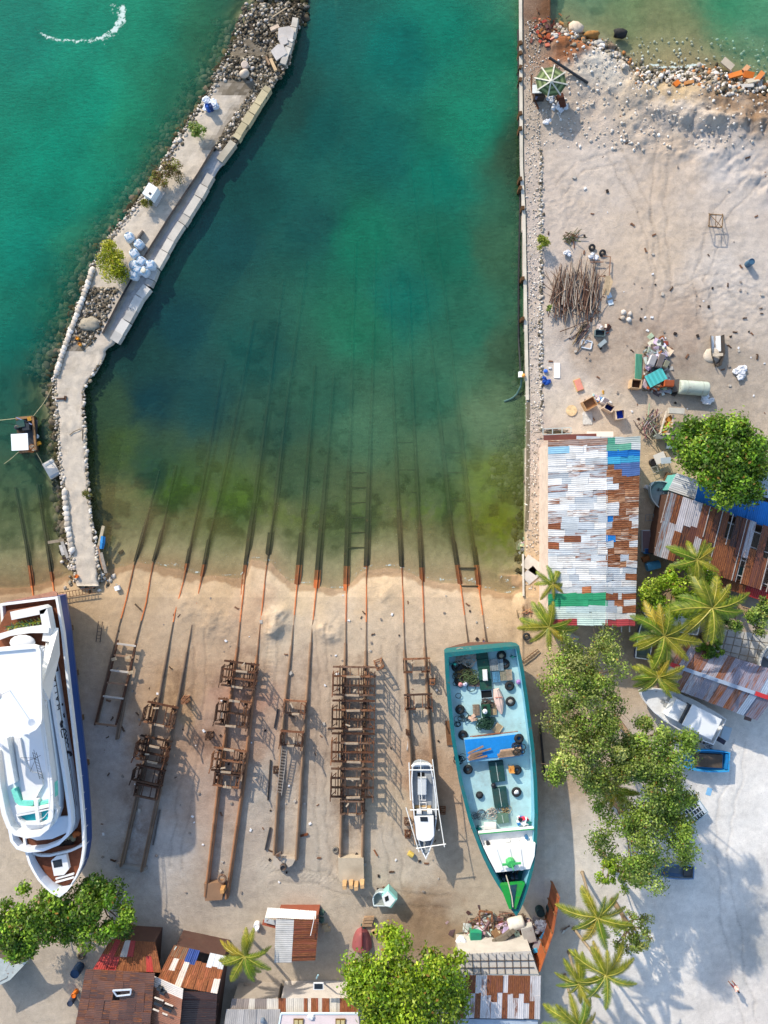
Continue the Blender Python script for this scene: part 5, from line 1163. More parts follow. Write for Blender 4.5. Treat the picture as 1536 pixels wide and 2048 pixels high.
# ------------------------------------------------------------------ small grey boat
def grey_boat():
    t = thing('fishing_boat', 'small grey wooden boat with white cabin roof and white pole rails', 'boat', W(848, 1610))
    GRY = lin((150, 158, 164)); right = [(862, 1530), (868, 1560), (873, 1600), (873, 1640), (868, 1670), (860, 1694), (851, 1712)]; left = [(824, 1530), (822, 1560), (824, 1600), (828, 1640), (834, 1672), (841, 1694), (851, 1712)]
    hull(t, right, left, 2.3, [(0.75, .25, 2.5, GRY), (1.2, .7, 1.6, GRY), (1.8, .92, .7, lin((120, 130, 138))), (2.3, 1, 0, lin((196, 200, 204)))], .12, 1.75, lin((150, 156, 160)), lin((214, 218, 220)), .7, 0, 24, 'old_paint', 'deck_paint', True, lin((110, 124, 136)))
    m = MB('paint', WHITE); m.tube(chord([W(824, 1533, 2.4), W(830, 1528, 2.4), W(858, 1528, 2.4), W(863, 1533, 2.4)], 8), .13, 6); m.build('stern_roll', t)
    m = MB('paint', lin((196, 200, 202))); m.box(W(844, 1571, 2.05), (.85, 1.55, .6), 0); m.build('engine_box', t)
    slab(t, 'engine_hold', [(835, 1545), (849, 1545), (849, 1554), (835, 1554)], 1.76, 1.79, (.01, .01, .01), 'rubber')
    for poly in ([(837, 1532), (847, 1532), (847, 1542), (837, 1542)], [(838, 1589), (852, 1589), (852, 1601), (838, 1601)], [(839, 1605), (853, 1605), (853, 1617), (839, 1617)]): rim(t, 'hatch_frame', poly, 1.76, 1.9, .09, WHITE)
    m = MB('wood', alb(190, 160, 112)); m.box(W(846, 1620, 1.79), (1.6, .9, .04)); m.build('wood_floor', t)
    slab(t, 'cabin', [(833, 1634), (866, 1634), (867, 1668), (862, 1678), (840, 1678), (834, 1668)], 1.7, 3.2, lin((70, 90, 112)), 'paint')
    cr = slab(t, 'cabin_roof', [(830, 1633), (867, 1632), (868, 1672), (861, 1681), (846, 1683), (834, 1679), (832, 1670)], 3.2, 3.32, (.8, .8, .78), 'gelcoat', True)
    m = MB('paint', WHITE); m.box(W(838, 1626, 2.2), (.45, .6, .9)); m.box(W(859, 1626, 2.2), (.45, .6, .9)); m.build('cabin_lockers', t)
    slab(cr, 'roof_hatch', [(840, 1634), (855, 1634), (856, 1643), (841, 1643)], 3.3, 3.36, (.02, .03, .05), 'dark_glass')
    m = MB('paint', lin((226, 226, 220)))
    def pole(a, b, r=.05): m.tube([a, b], r, 6)
    pole(W(865, 1519, 3.2), W(877, 1617, 3.2)); pole(W(877, 1617, 3.2), W(889, 1694, 3.4)); pole(W(818, 1525, 3.0), W(821, 1600, 3.0)); pole(W(812, 1615, 3.1), W(838, 1704, 3.3)); pole(W(832, 1697, 3.3), W(892, 1688, 3.4)); pole(W(819, 1540, 3.1), W(868, 1540, 3.1)); pole(W(820, 1620, 3.1), W(878, 1619, 3.15)); pole(W(841, 1519, 3.0), W(844, 1600, 2.8), .04)
    for x, y in ((868, 1545), (876, 1618), (822, 1600), (824, 1650), (878, 1660), (838, 1690)): pole(W(x, y, 1.9), W(x, y, 3.2), .04)
    m.build('pole_rails', t)
    for y in (1560, 1640): kb = MB('wood', alb(110, 86, 62)); kb.box(W(846, y, .55), (2.0, .3, .5)); kb.build('keel_block', t)
grey_boat()
def small_boat(name, lab, stern, bow, beam, z, hc, dc, cc, cabin=None, group=None, hold=None, cat='boat', blunt=.0):
    s = Vector((*stern, 0)); b = Vector((*bow, 0)); d = b - s; L = d.length; d.normalize(); n = Vector((-d.y, d.x, 0)); w = beam * S0 / 2 * HC / (HC - z)
    t = thing(name, lab, cat, W((stern[0] + bow[0]) / 2, (stern[1] + bow[1]) / 2), group)
    pr = [(0, .86), (.15, .95), (.4, 1), (.6, .93), (.75, .76), (.88, .48), (.95, .26)]; tip = (bow[0], bow[1])
    r = [tuple((s + d * (u * L) + n * (w * k))[:2]) for u, k in pr] + [tip]; l = [tuple((s + d * (u * L) - n * (w * k))[:2]) for u, k in pr] + [tip]
    hull(t, r, l, z, [(.15, .35, 1.0, hc), (z * .5, .8, .5, hc), (z * .8, .95, .2, hc), (z, 1, 0, hc)], .1, z - .35 if hold is None else z - .5, dc, cc, .35, 0, 20, 'old_paint', 'deck_paint')
    return t, s, d, n, L, w
def loc(s, d, n, u, v): p = s + d * u + n * v; return (p.x, p.y)
t, s, d, n, L, w = small_boat('speedboat', 'white speedboat with long white awning roof under the palm beside the slate shed', (1440, 1464), (1277, 1380), 3.3, 1.7, lin((222, 224, 226)), lin((214, 216, 216)), WHITE)
def rect(u0, u1, v0, v1): return [loc(s, d, n, u0, v0), loc(s, d, n, u1, v0), loc(s, d, n, u1, v1), loc(s, d, n, u0, v1)]
slab(t, 'awning_roof', rect(8, 74, -22, 24), 2.9, 3.0, (.74, .76, .76), 'gelcoat', True); slab(t, 'windscreen', rect(74, 80, -21, 22), 2.2, 2.85, (.02, .02, .04), 'dark_glass'); slab(t, 'cabin', rect(80, 108, -20, 20), 1.3, 2.5, lin((226, 230, 230)), 'gelcoat')
m = MB('paint', (.5, .5, .5)); [m.beam(W(*loc(s, d, n, u, v), 1.5), W(*loc(s, d, n, u, v), 2.92), .07, .07, (0, 1, 0)) for u in (12, 40, 70) for v in (-20, 21)]; m.build('awning_posts', t)
for u, v in ((118, -6), (118, 6), (126, -2)): slab(t, 'deck_hatch', [loc(s, d, n, u, v), loc(s, d, n, u + 7, v), loc(s, d, n, u + 7, v + 8), loc(s, d, n, u, v + 8)], 1.3, 1.42, lin((150, 152, 150)), 'paint')
m = MB('plastic', (.03, .03, .05)); m.box(W(*loc(s, d, n, -8, -14), 1.2), (.7, .45, .7), R(-30)); m.build('outboard_motor', t)
t, s, d, n, L, w = small_boat('fishing_boat', 'sky blue open fishing boat with a brown cover poking out below the trees', (1459, 1524), (1350, 1518), 2.2, 1.1, lin((30, 140, 200)), lin((60, 150, 196)), lin((40, 150, 210)), hold=1)
slab(t, 'hold_cover', rect(14, 68, -13, 13), .5, 1.0, alb(92, 82, 72), 'wood'); slab(t, 'stern_locker', rect(3, 8, -15, 15), .5, 1.1, lin((30, 120, 180)), 'old_paint')
t, s, d, n, L, w = small_boat('fishing_boat', 'grey open boat with a white slatted frame on the pale beach', (1408, 1612), (1330, 1668), 1.7, .9, lin((96, 120, 132)), lin((60, 80, 92)), lin((150, 170, 178)), hold=1)
m = MB('paint', lin((206, 210, 208)))
for i in range(9): u = 12 + i * 6.5; m.beam(W(*loc(s, d, n, u, -13), .95), W(*loc(s, d, n, u, 13), .95), .07, .06)
for v in (-5, 5): m.beam(W(*loc(s, d, n, 8, v), 1.0), W(*loc(s, d, n, 68, v), 1.0), .07, .06)
m.build('slat_frame', t); slab(t, 'stern_seat', rect(1, 8, -13, 13), .5, .95, lin((214, 220, 220)), 'paint')
t, s, d, n, L, w = small_boat('fishing_boat', 'slate blue open boat half hidden under the southern tree', (1388, 1745), (1306, 1740), 1.5, .8, lin((66, 96, 128)), lin((96, 112, 124)), lin((84, 120, 160)), hold=1)
slab(t, 'stern_well', rect(4, 20, -9, 9), .4, .62, lin((70, 76, 80)), 'old_paint')
t, s, d, n, L, w = small_boat('fishing_boat', 'white boat with curved bow lying under the leafy bushes and palm', (1400, 1250), (1284, 1222), 2.4, 1.4, lin((206, 210, 210)), lin((170, 176, 176)), lin((226, 228, 224)))
slab(t, 'cabin', rect(30, 62, -14, 14), 1.0, 2.2, lin((206, 210, 212)), 'paint')
t, s, d, n, L, w = small_boat('fishing_boat', 'narrow white and navy boat standing beside the shed corner', (1284, 1318), (1300, 1218), 1.6, 1.5, lin((26, 54, 92)), lin((120, 132, 126)), lin((224, 226, 222)))
slab(t, 'deck_well', rect(8, 60, -7, 7), 1.1, 1.25, lin((92, 110, 104)), 'paint')
t, s, d, n, L, w = small_boat('fishing_boat', 'white boat edge entering the frame beside the tiled yard', (1566, 1290), (1520, 1352), 2.2, 1.6, lin((200, 206, 210)), lin((120, 132, 140)), WHITE)
slab(t, 'cabin', rect(4, 40, -12, 12), 1.0, 2.2, lin((190, 198, 204)), 'paint')
t, s, d, n, L, w = small_boat('fishing_boat', 'grey blue boat bow lying between the big shed and the rusty roof', (1352, 1010), (1300, 966), 2.6, 1.2, lin((120, 138, 150)), lin((150, 166, 172)), lin((190, 202, 204)))
m = MB('plastic', lin((60, 72, 84))); rnd = random.Random(2)
for i in range(12): m.box(W(1328 + rnd.uniform(-12, 14), 992 + rnd.uniform(-14, 12), 1.0), (rnd.uniform(.1, .5), .15, .12), rnd.uniform(0, 3))
m.build('loose_gear', t)
t, s, d, n, L, w = small_boat('rowing_boat', 'round white and mint dinghy with a small cabin on the sand by the leafy tree', (764, 1812), (764, 1778), 1.9, .8, lin((210, 222, 222)), lin((150, 158, 156)), lin((216, 226, 226)))
slab(t, 'cabin', [(764, 1795), (778, 1780), (795, 1798), (782, 1816), (770, 1812)], .5, 1.7, lin((140, 200, 188)), 'paint'); cr = slab(t, 'cabin_roof', [(764, 1795), (776, 1783), (791, 1800), (780, 1814), (770, 1812)], 1.7, 1.76, (.75, .77, .75), 'paint', True); slab(cr, 'roof_window', [(769, 1795), (776, 1791), (778, 1800), (771, 1804)], 1.74, 1.79, (.02, .02, .025), 'dark_glass')
# ------------------------------------------------------------------ buildings
def sheets(t, name, P, nu, nv, pick, seed=0, jit=0.25, gap=None, over=1.06, ribs='v', lift=0.07, base=None, split=0.0):
    """roof surface of separate corrugated sheets. P: corners p00,p10,p11,p01 in world; ribs run along v (or u)"""
    rnd = random.Random(seed); m = MB('corrugated', (0.5, 0.5, 0.5)); p00, p10, p11, p01 = [Vector(p) for p in P]
    def S(u, v): return (p00 * (1 - u) + p10 * u) * (1 - v) + (p01 * (1 - u) + p11 * u) * v
    n = (p10 - p00).cross(p01 - p00).normalized()
    if n.z < 0: n = -n
    Lu = ((p10 - p00).length + (p11 - p01).length) / 2; Lv = ((p01 - p00).length + (p11 - p10).length) / 2
    for j in range(nv if ribs == 'u' else nu):
        N = nu if ribs == 'u' else nv
        cuts = [0.0] + [(i + rnd.uniform(-jit, jit)) / N for i in range(1, N)] + [1.0]
        for i in range(N):
            M_ = nv if ribs == 'u' else nu
            a0, a1 = j / M_, (j + over) / M_; b0, b1 = cuts[i], cuts[i + 1] + 0.015
            a0 += rnd.uniform(-.05, .05) / M_
            cu, cv = ((b0 + b1) / 2, (a0 + a1) / 2) if ribs == 'u' else ((a0 + a1) / 2, (b0 + b1) / 2)
            r = pick(cu, cv, rnd)
            if r is None: continue
            col, ru = r; k = rnd.uniform(0.88, 1.10); m.col = tuple(c * k for c in col); m.rust = ru
            h = rnd.uniform(0, lift) + 0.01 * (j % 2); sk = rnd.uniform(-.004, .004)
            if ribs == 'u': C = [(b0, a0 + sk), (b1, a0 - sk), (b1, a1 - sk), (b0, a1 + sk)]
            else: C = [(a0, b0), (a1, b0), (a1, b1), (a0, b1)]
            top = [S(u, v) + n * (h + rnd.uniform(0, .012)) for u, v in C]
            if ribs == 'u': uv = [(u * Lu, v * Lv) for u, v in C]
            else: uv = [(v * Lv, u * Lu) for u, v in C]
            bot = [p - n * 0.03 for p in top]; o = len(m.v); m.v.extend(T3(p) for p in top + bot)
            e1 = top[1] - top[0]; e2 = top[3] - top[0]
            f = (o, o + 1, o + 2, o + 3); U = uv
            if e1.cross(e2).dot(n) < 0: f = f[::-1]; U = uv[::-1]
            m.face(f, U)
            for q in range(4): q2 = (q + 1) % 4; m.face((o + q, o + q2, o + 4 + q2, o + 4 + q)[::-1] if e1.cross(e2).dot(n) < 0 else (o + q2, o + q, o + 4 + q, o + 4 + q2), [(0, 0)] * 4)
    return m.build(name, t)
def walls(t, base, z0, tops, col, mat='old_paint', inset=0.12, name='wall'):
    """four walls under a roof; base: world xy corners, tops: z at each corner"""
    n = len(base); c = sum((Vector((*b[:2], 0)) for b in base), Vector()) / n
    B = [Vector((*b[:2], 0)) + (c - Vector((*b[:2], 0))).normalized() * inset for b in base]
    for i in range(n):
        j = (i + 1) % n; a, b = B[i], B[j]; m = MB(mat, col); d = (b - a).normalized(); nn = Vector((-d.y, d.x, 0)) * 0.06
        if nn.dot(c - a) < 0: nn = -nn
        q = [Vector((a.x, a.y, z0)), Vector((b.x, b.y, z0)), Vector((b.x, b.y, tops[j] - .06)), Vector((a.x, a.y, tops[i] - .06))]
        m.loft([q, [p + nn for p in q]], True, True); m.build(name, t)
GAL = [alb(205, 210, 212), alb(188, 196, 200), alb(214, 214, 210), alb(176, 184, 190), alb(226, 226, 222)]
RSH = [alb(160, 86, 50), alb(128, 70, 44), alb(190, 120, 78), alb(104, 60, 42)]
DRK = [alb(96, 58, 46), alb(78, 50, 42), alb(112, 68, 52), alb(64, 46, 42)]
# --- the big patched shed beside the quay
def big_shed():
    t = thing('patched_shed', 'large long shed with roof patched from grey, white and rusty corrugated sheets', 'shed', W(1180, 1060))
    ze, zr = 4.3, 5.0
    def PX(x, y): return x, y
    def pickL(u, v, rnd):
        x = 1097 + u * 116; y = 880 + v * 370
        if v > .955: return (alb(170, 62, 66), .1) if u < .55 or rnd.random() < .3 else (alb(190, 214, 204), .1)
        if v > .915: return (alb(190, 206, 200), .15)
        if .835 < v < .885: return (alb(46, 150, 104), .0)
        if .885 <= v <= .915: return (alb(176, 196, 196), .1)
        if v < .03: return (alb(150, 130, 120), .5)
        if .03 < v < .06 and u < .45: return (alb(150, 200, 224), .05)
        r = rnd.random()
        if r < .07: return (rnd.choice(RSH), .62)
        if r < .34: return (rnd.choice(GAL), rnd.uniform(.42, .6))
        return (rnd.choice(GAL), rnd.uniform(0.1, .40))
    def pickR(u, v, rnd):
        y = 876 + v * 372
        if v > .955: return (alb(176, 70, 74), .1)
        if v > .915: return (alb(220, 220, 214), .15)
        if v < .035: return (alb(90, 170, 140), 0) if u < .4 else (alb(196, 206, 198), .1)
        if v < .07: return (alb(110, 180, 150), 0) if u < .8 else (alb(214, 218, 214), 0)
        if v < .10: return (alb(30, 120, 200), 0)
        if v < .13: return (alb(70, 170, 206), .05) if rnd.random() < .7 else (alb(200, 206, 210), .2)
        if v < .155: return (alb(214, 218, 216), .1)
        if .155 < v < .20 and u > .3: return (alb(86, 116, 170), .35)
        if u < .36 and (.418 < v < .445 or .51 < v < .54): return (alb(40, 130, 206), 0)
        if v > .70: return (rnd.choice(GAL), rnd.uniform(.1, .5)) if rnd.random() < .72 else (rnd.choice(RSH), .7)
        if rnd.random() < .75: return (rnd.choice([alb(226, 210, 190), alb(214, 180, 150), alb(200, 150, 110)]), rnd.uniform(.50, .80))
        return (rnd.choice(GAL), .45)
    sheets(t, 'roof', [W(1096, 882, ze), W(1213, 876, zr), W(1213, 1250, zr), W(1096, 1250, ze)], 4, 29, pickL, 3, .47, ribs='u')
    sheets(t, 'roof', [W(1213, 876, zr + .02), W(1280, 872, ze + .2), W(1269, 1251, ze + .2), W(1211, 1251, zr + .02)], 3, 29, pickR, 4, .45, ribs='u')
    b = [W(1097, 886, ze), W(1213, 880, zr), W(1279, 876, ze), W(1268, 1246, ze), W(1211, 1246, zr), W(1097, 1246, ze)]
    walls(t, b, 0.0, [ze, zr, ze + .15, ze + .15, zr, ze], alb(226, 206, 190), 'old_paint', .08)
    for x in (1206, 1225, 1243, 1259): m = MB('wood', alb(206, 200, 190)); m.beam(W(x, 1240, ze - .2), W(x, 1264, ze - .25), .09, .1); m.build('roof_pole', t)
    m = MB('old_paint', alb(120, 70, 60)); m.box(W(1140, 874, 3.9), (5.0, .5, .08), .03); m.col = alb(190, 196, 200); m.box(W(1200, 876, 4.6), (4.4, .3, .06), -.02); m.build('eave_strip', t)
big_shed()
# --- rusty open roof with missing sheets, east
def rusty_hall():
    t = thing('rusty_shed', 'sprawling dark rusty shed roof with missing sheets and bare rafters at the right edge', 'shed', W(1430, 1080))
    z0, z1 = 3.9, 3.1
    P = [W(1340, 984, z0), W(1620, 1082, z0), W(1590, 1200, z1), W(1308, 1108, z1)]
    def pick(u, v, rnd):
        if .10 < u < .24 and v < .34: return (alb(196, 190, 192), .25)
        if u > .5 and rnd.random() < .36: return None
        if u > .42 and v < .3 and rnd.random() < .4: return None
        if u < .06: return (alb(150, 156, 162), .5)
        r = rnd.random()
        if r < .10: return (alb(180, 176, 178), .45)
        if r < .2: return (alb(150, 96, 66), .85)
        return (rnd.choice(DRK), rnd.uniform(.35, .8))
    sheets(t, 'roof', P, 21, 2, pick, 8, .22, over=1.0)
    p00, p10, p11, p01 = P; m = MB('wood', alb(176, 170, 166)); rnd = random.Random(4)
    for i in range(24):
        u = i / 24 + rnd.uniform(-.01, .01); a = p00.lerp(p10, u); b = p01.lerp(p11, u); dz = Vector((0, 0, rnd.choice((-.1, -.1, .07)))); m.beam(a + dz, a.lerp(b, 1.02 if rnd.random() < .6 else .5) + dz, .07, .07)
    for v in (.15, .4, .65, .9): m.beam(p00.lerp(p01, v) - Vector((0, 0, .17)), p10.lerp(p11, v) - Vector((0, 0, .17)), .08, .08)
    m.build('rafters', t)
    walls(t, [P[0], P[1], P[2], P[3]], 0, [z0 - .2, z0 - .2, z1 - .2, z1 - .2], alb(96, 70, 58), 'old_paint', .3)
    t2 = thing('lean_to', 'red lean-to roof strip with a teal tarpaulin below the rusty shed', 'lean-to roof', W(1480, 1160))
    def p2(u, v, rnd): return (alb(190, 50, 50), .15) if u > .34 and rnd.random() < .85 else (rnd.choice(DRK), .8)
    sheets(t2, 'roof', [W(1418, 1140, 2.6), W(1600, 1196, 2.6), W(1592, 1222, 2.3), W(1410, 1164, 2.3)], 12, 1, p2, 5)
    m = MB('fabric', alb(90, 130, 124)); m.loft([[W(1436, 1118, 2.5), W(1462, 1128, 2.2), W(1488, 1136, 2.5)], [W(1444, 1140, 2.35), W(1466, 1152, 1.95), W(1484, 1156, 2.35)]], closed=False); m.build('tarpaulin', t2)
    m = MB('wood', alb(120, 100, 86)); [m.beam(W(x, y, 0), W(x, y, 2.4), .09, .09, (0, 1, 0)) for x, y in ((1420, 1145), (1480, 1165), (1530, 1185))]; m.build('posts', t2)
rusty_hall()
def simple_roof(name, lab, cat, corners, zs, nu, nv, pick, seed, wallcol, ribs='v', wmat='old_paint', parts=None):
    P = [W(x, y, z) for (x, y), z in zip(corners, zs)]; c = sum(P, Vector()) / 4
    t = thing(name, lab, cat, (c.x, c.y, 0)); sheets(t, 'roof', P, nu, nv, pick, seed, .1, ribs=ribs); walls(t, P, 0, [z - .05 for z in zs], wallcol, wmat, .15); return t
BLU = lambda u, v, r: (alb(26, 122, 200), 0.0)
simple_roof('blue_roofed_house', 'house with a clean bright blue corrugated roof at the right edge', 'house', [(1398, 968), (1600, 1022), (1590, 1072), (1388, 1006)], [3.6, 3.6, 3.2, 3.2], 10, 1, BLU, 3, alb(210, 210, 204))
simple_roof('grey_roofed_house', 'house with a plain grey ribbed roof just above the blue roof', 'house', [(1470, 920), (1620, 960), (1600, 1012), (1464, 976)], [3.9, 3.9, 3.6, 3.6], 8, 1, lambda u, v, r: (alb(186, 196, 200), 0.0), 4, alb(200, 200, 194))
simple_roof('white_roofed_shed', 'small shed with a white ribbed roof at the foot of the round green tree', 'shed', [(1353, 946), (1430, 972), (1412, 1006), (1336, 980)], [3.0, 3.0, 2.7, 2.7], 1, 8, lambda u, v, r: (alb(228, 232, 232), 0.0), 5, alb(110, 190, 184), ribs='u')
def slate_shed():
    t = thing('weathered_shed', 'long shed with a weathered purple grey rust streaked gable roof and red ridge ends', 'shed', W(1440, 1360))
    r0, r1 = W(1340, 1328, 4.3), W(1545, 1398, 4.3)
    def pick(u, v, rnd):
        r = rnd.random(); return (rnd.choice([alb(150, 146, 158), alb(132, 130, 146), alb(168, 164, 172)]), rnd.uniform(.28, .5)) if r < .62 else ((alb(140, 108, 100), .6) if r < .9 else (alb(150, 168, 190), .1))
    A = [W(1368, 1284, 3.3), W(1572, 1348, 3.3)]; B = [W(1320, 1366, 3.3), W(1514, 1440, 3.3)]
    sheets(t, 'roof', [A[0], A[1], r1, r0], 14, 1, pick, 6, over=1.03); sheets(t, 'roof', [r0, r1, B[1], B[0]], 14, 1, pick, 7, over=1.03)
    m = MB('paint', alb(160, 176, 196)); up = Vector((0, 0, .06)); m.beam(r0.lerp(r1, .1) + up, r0.lerp(r1, .82) + up, .35, .07); m.col = alb(196, 54, 58); m.beam(r0 + up, r0.lerp(r1, .09) + up, .4, .08); m.beam(r0.lerp(r1, .83) + up, r1 + up, .4, .08); m.build('ridge_cap', t)
    walls(t, [A[0], A[1], B[1], B[0]], 0, [3.2] * 4, alb(120, 110, 108), 'old_paint', .2)
    m = MB('old_paint', alb(120, 92, 84)); m.box(W(1496, 1436, 2.6), (.7, .5, .06), -.3); m.build('porch_roof', t)
slate_shed()
def paved_yard():
    m = MB('concrete', alb(196, 196, 192)); a, b, c, d = [W(x, y, 0.1) for x, y in ((1440, 1256), (1540, 1270), (1526, 1336), (1424, 1312))]
    for i in range(6):
        for j in range(4):
            def Q(u, v): return a.lerp(b, u).lerp(d.lerp(c, u), v)
            k = random.Random(i * 9 + j).uniform(.85, 1.08); m.col = tuple(v * k for v in alb(196, 196, 192)); u0, u1, v0, v1 = i / 6 + .01, (i + 1) / 6 - .01, j / 4 + .015, (j + 1) / 4 - .015
            q = [Q(u0, v0), Q(u1, v0), Q(u1, v1), Q(u0, v1)]; m.loft([[p - Vector((0, 0, .12)) for p in q], q], False, True)
    o = m.build('pavement'); o['kind'] = 'structure'
paved_yard()
# --- small kiosk near the end of the girder track
def kiosk():
    t = thing('kiosk_shed', 'small shed with half grey, half rust red roof beside the palm', 'shed', W(590, 1860))
    z, zr = 2.7, 3.2
    sheets(t, 'roof', [W(552, 1838, z), W(588, 1839, zr), W(583, 1924, zr), W(549, 1924, z)], 1, 8, lambda u, v, r: (alb(182, 182, 180), .12), 2, ribs='u')
    sheets(t, 'roof', [W(588, 1839, zr + .02), W(637, 1838, z + .1), W(630, 1920, z + .1), W(583, 1922, zr + .02)], 1, 9, lambda u, v, r: (r.choice([alb(136, 72, 50), alb(120, 64, 46), alb(150, 84, 60)]), .62), 3, ribs='u')
    sheets(t, 'front_awning', [W(536, 1815, 2.3), W(631, 1822, 2.3), W(630, 1839, 2.75), W(531, 1835, 2.75)], 4, 1, lambda u, v, r: (alb(232, 228, 218), .08 + .3 * (u > .6)), 4)
    walls(t, [W(552, 1838, z), W(637, 1838, z), W(630, 1920, z), W(549, 1924, z)], 0, [z - .1] * 4, alb(150, 84, 62), 'old_paint', .12)
    m = MB('old_paint', alb(170, 90, 64)); m.box(W(539, 1848, 1.6), (1.4, .5, .08), -.25); m.col = alb(190, 196, 198); m.box(W(541, 1843, 1.9), (1.2, .45, .06), -.25); m.build('side_shelf', t)
    m = MB('paint', WHITE); m.beam(W(628, 1838, 3.2), W(621, 1871, 3.3), .06, .06); m.build('roof_pole', t)
kiosk()
# --- rusty houses at the lower left
def left_houses():
    t = thing('rusty_house', 'tall brown house with red front roof strips, left of the rusty pair', 'house', W(250, 1950))
    def pk(u, v, r): return (alb(176, 60, 54), .3) if (u < .32 and v > .45) or r.random() < .15 else ((alb(200, 190, 180), .2) if r.random() < .14 else (r.choice(RSH), .8))
    sheets(t, 'front_roof', [W(222, 1878, 2.9), W(310, 1884, 2.9), W(322, 1944, 3.9), W(186, 1938, 3.9)], 9, 2, pk, 11)
    def dk(u, v, r): return None if (.42 < u < .55 and .2 < v < .34) or (.5 < u < .6 and .62 < v < .75) else (r.choice([alb(104, 72, 62), alb(94, 66, 58), alb(116, 80, 66)]), r.uniform(.3, .6))  # slope facing away from the sun, its shade put into the browns
    mr = sheets(t, 'main_roof', [W(172, 1938, 4.3), W(308, 1946, 5.6), W(292, 2120, 4.2), W(140, 2110, 3.0)], 9, 9, dk, 12, .1, ribs='u')
    walls(t, [W(222, 1878, 2.9), W(310, 1884, 2.9), W(292, 2120, 3.0), W(140, 2110, 3.0)], 0, [2.7, 2.7, 2.9, 2.9], alb(86, 62, 54), 'old_paint', .3)
    m = MB('paint', lin((190, 200, 210))); m.beam(W(226, 1981, 5.0), W(262, 1979, 5.3), .12, .1); m.beam(W(226, 1981, 5.0), W(234, 1992, 4.9), .12, .1); m.beam(W(262, 1979, 5.3), W(261, 1988, 5.2), .12, .1); m.beam(W(234, 1992, 4.9), W(261, 1989, 5.2), .1, .1); m.build('skylight_frame', mr)
    t = thing('rusty_house', 'house with orange rusty front roof and blue and white eave sheets', 'house', W(380, 1960))
    def pk2(u, v, r):
        if v < .22: return None if .55 < u < .74 else ((alb(40, 70, 140), .0) if .34 < u < .5 else ((alb(222, 226, 228), .05) if u > .5 else (alb(120, 96, 70), .6)))
        if r.random() < .16: return (alb(226, 210, 196), .2)
        if r.random() < .07: return (alb(110, 120, 100), .2)
        return (r.choice([alb(186, 104, 60), alb(170, 92, 54), alb(200, 122, 76)]), .72)
    sheets(t, 'front_roof', [W(348, 1890, 3.0), W(451, 1912, 3.0), W(434, 1986, 4.4), W(312, 1964, 4.4)], 10, 3, pk2, 13)
    sr = sheets(t, 'side_roof', [W(304, 1950, 4.9), W(366, 1978, 5.6), W(352, 2130, 4.4), W(288, 2110, 3.2)], 1, 8, lambda u, v, r: (r.choice([alb(176, 124, 98), alb(164, 112, 88)]), .3) if v > .1 else (alb(230, 220, 208), .1), 14, ribs='u')  # sunlight on the west slope painted in as paler browns
    sheets(t, 'main_roof', [W(366, 1982, 4.7), W(434, 1984, 4.2), W(424, 2130, 3.2), W(354, 2130, 4.0)], 1, 9, lambda u, v, r: (r.choice([alb(84, 58, 52), alb(74, 54, 50)]), .3), 15, ribs='u')  # shade of the away-facing slope painted in as darker browns
    walls(t, [W(348, 1890, 3.0), W(451, 1912, 3.0), W(424, 2130, 3.0), W(288, 2110, 3.0)], 0, [2.8, 2.8, 2.9, 2.9], alb(92, 66, 58), 'old_paint', .3)
    m = MB('dark_glass', (.02, .02, .02)); 
    for x, y, l in ((326, 1984, 10), (318, 2006, 16), (336, 2016, 18), (320, 1976, 8)): m.beam(W(x - l / 2, y - l * .2, 5.2), W(x + l / 2, y + l * .2, 5.3), .25, .5)
    m.build('openings', sr)
    m = MB('wood', alb(226, 212, 196))
    for x, y, l in ((318, 2000, 18), (338, 2011, 16), (312, 2022, 12), (330, 2030, 10)): m.beam(W(x - l / 2, y - l * .2 - 2, 5.45), W(x + l / 2, y + l * .2 - 2, 5.5), .1, .1)
    m.build('window_boards', sr)
    m = MB('paint', alb(210, 216, 206)); m.tube([W(353, 1893, 3.1), W(326, 1938, 3.4)], .05); m.build('drain_pipe', t)
left_houses()
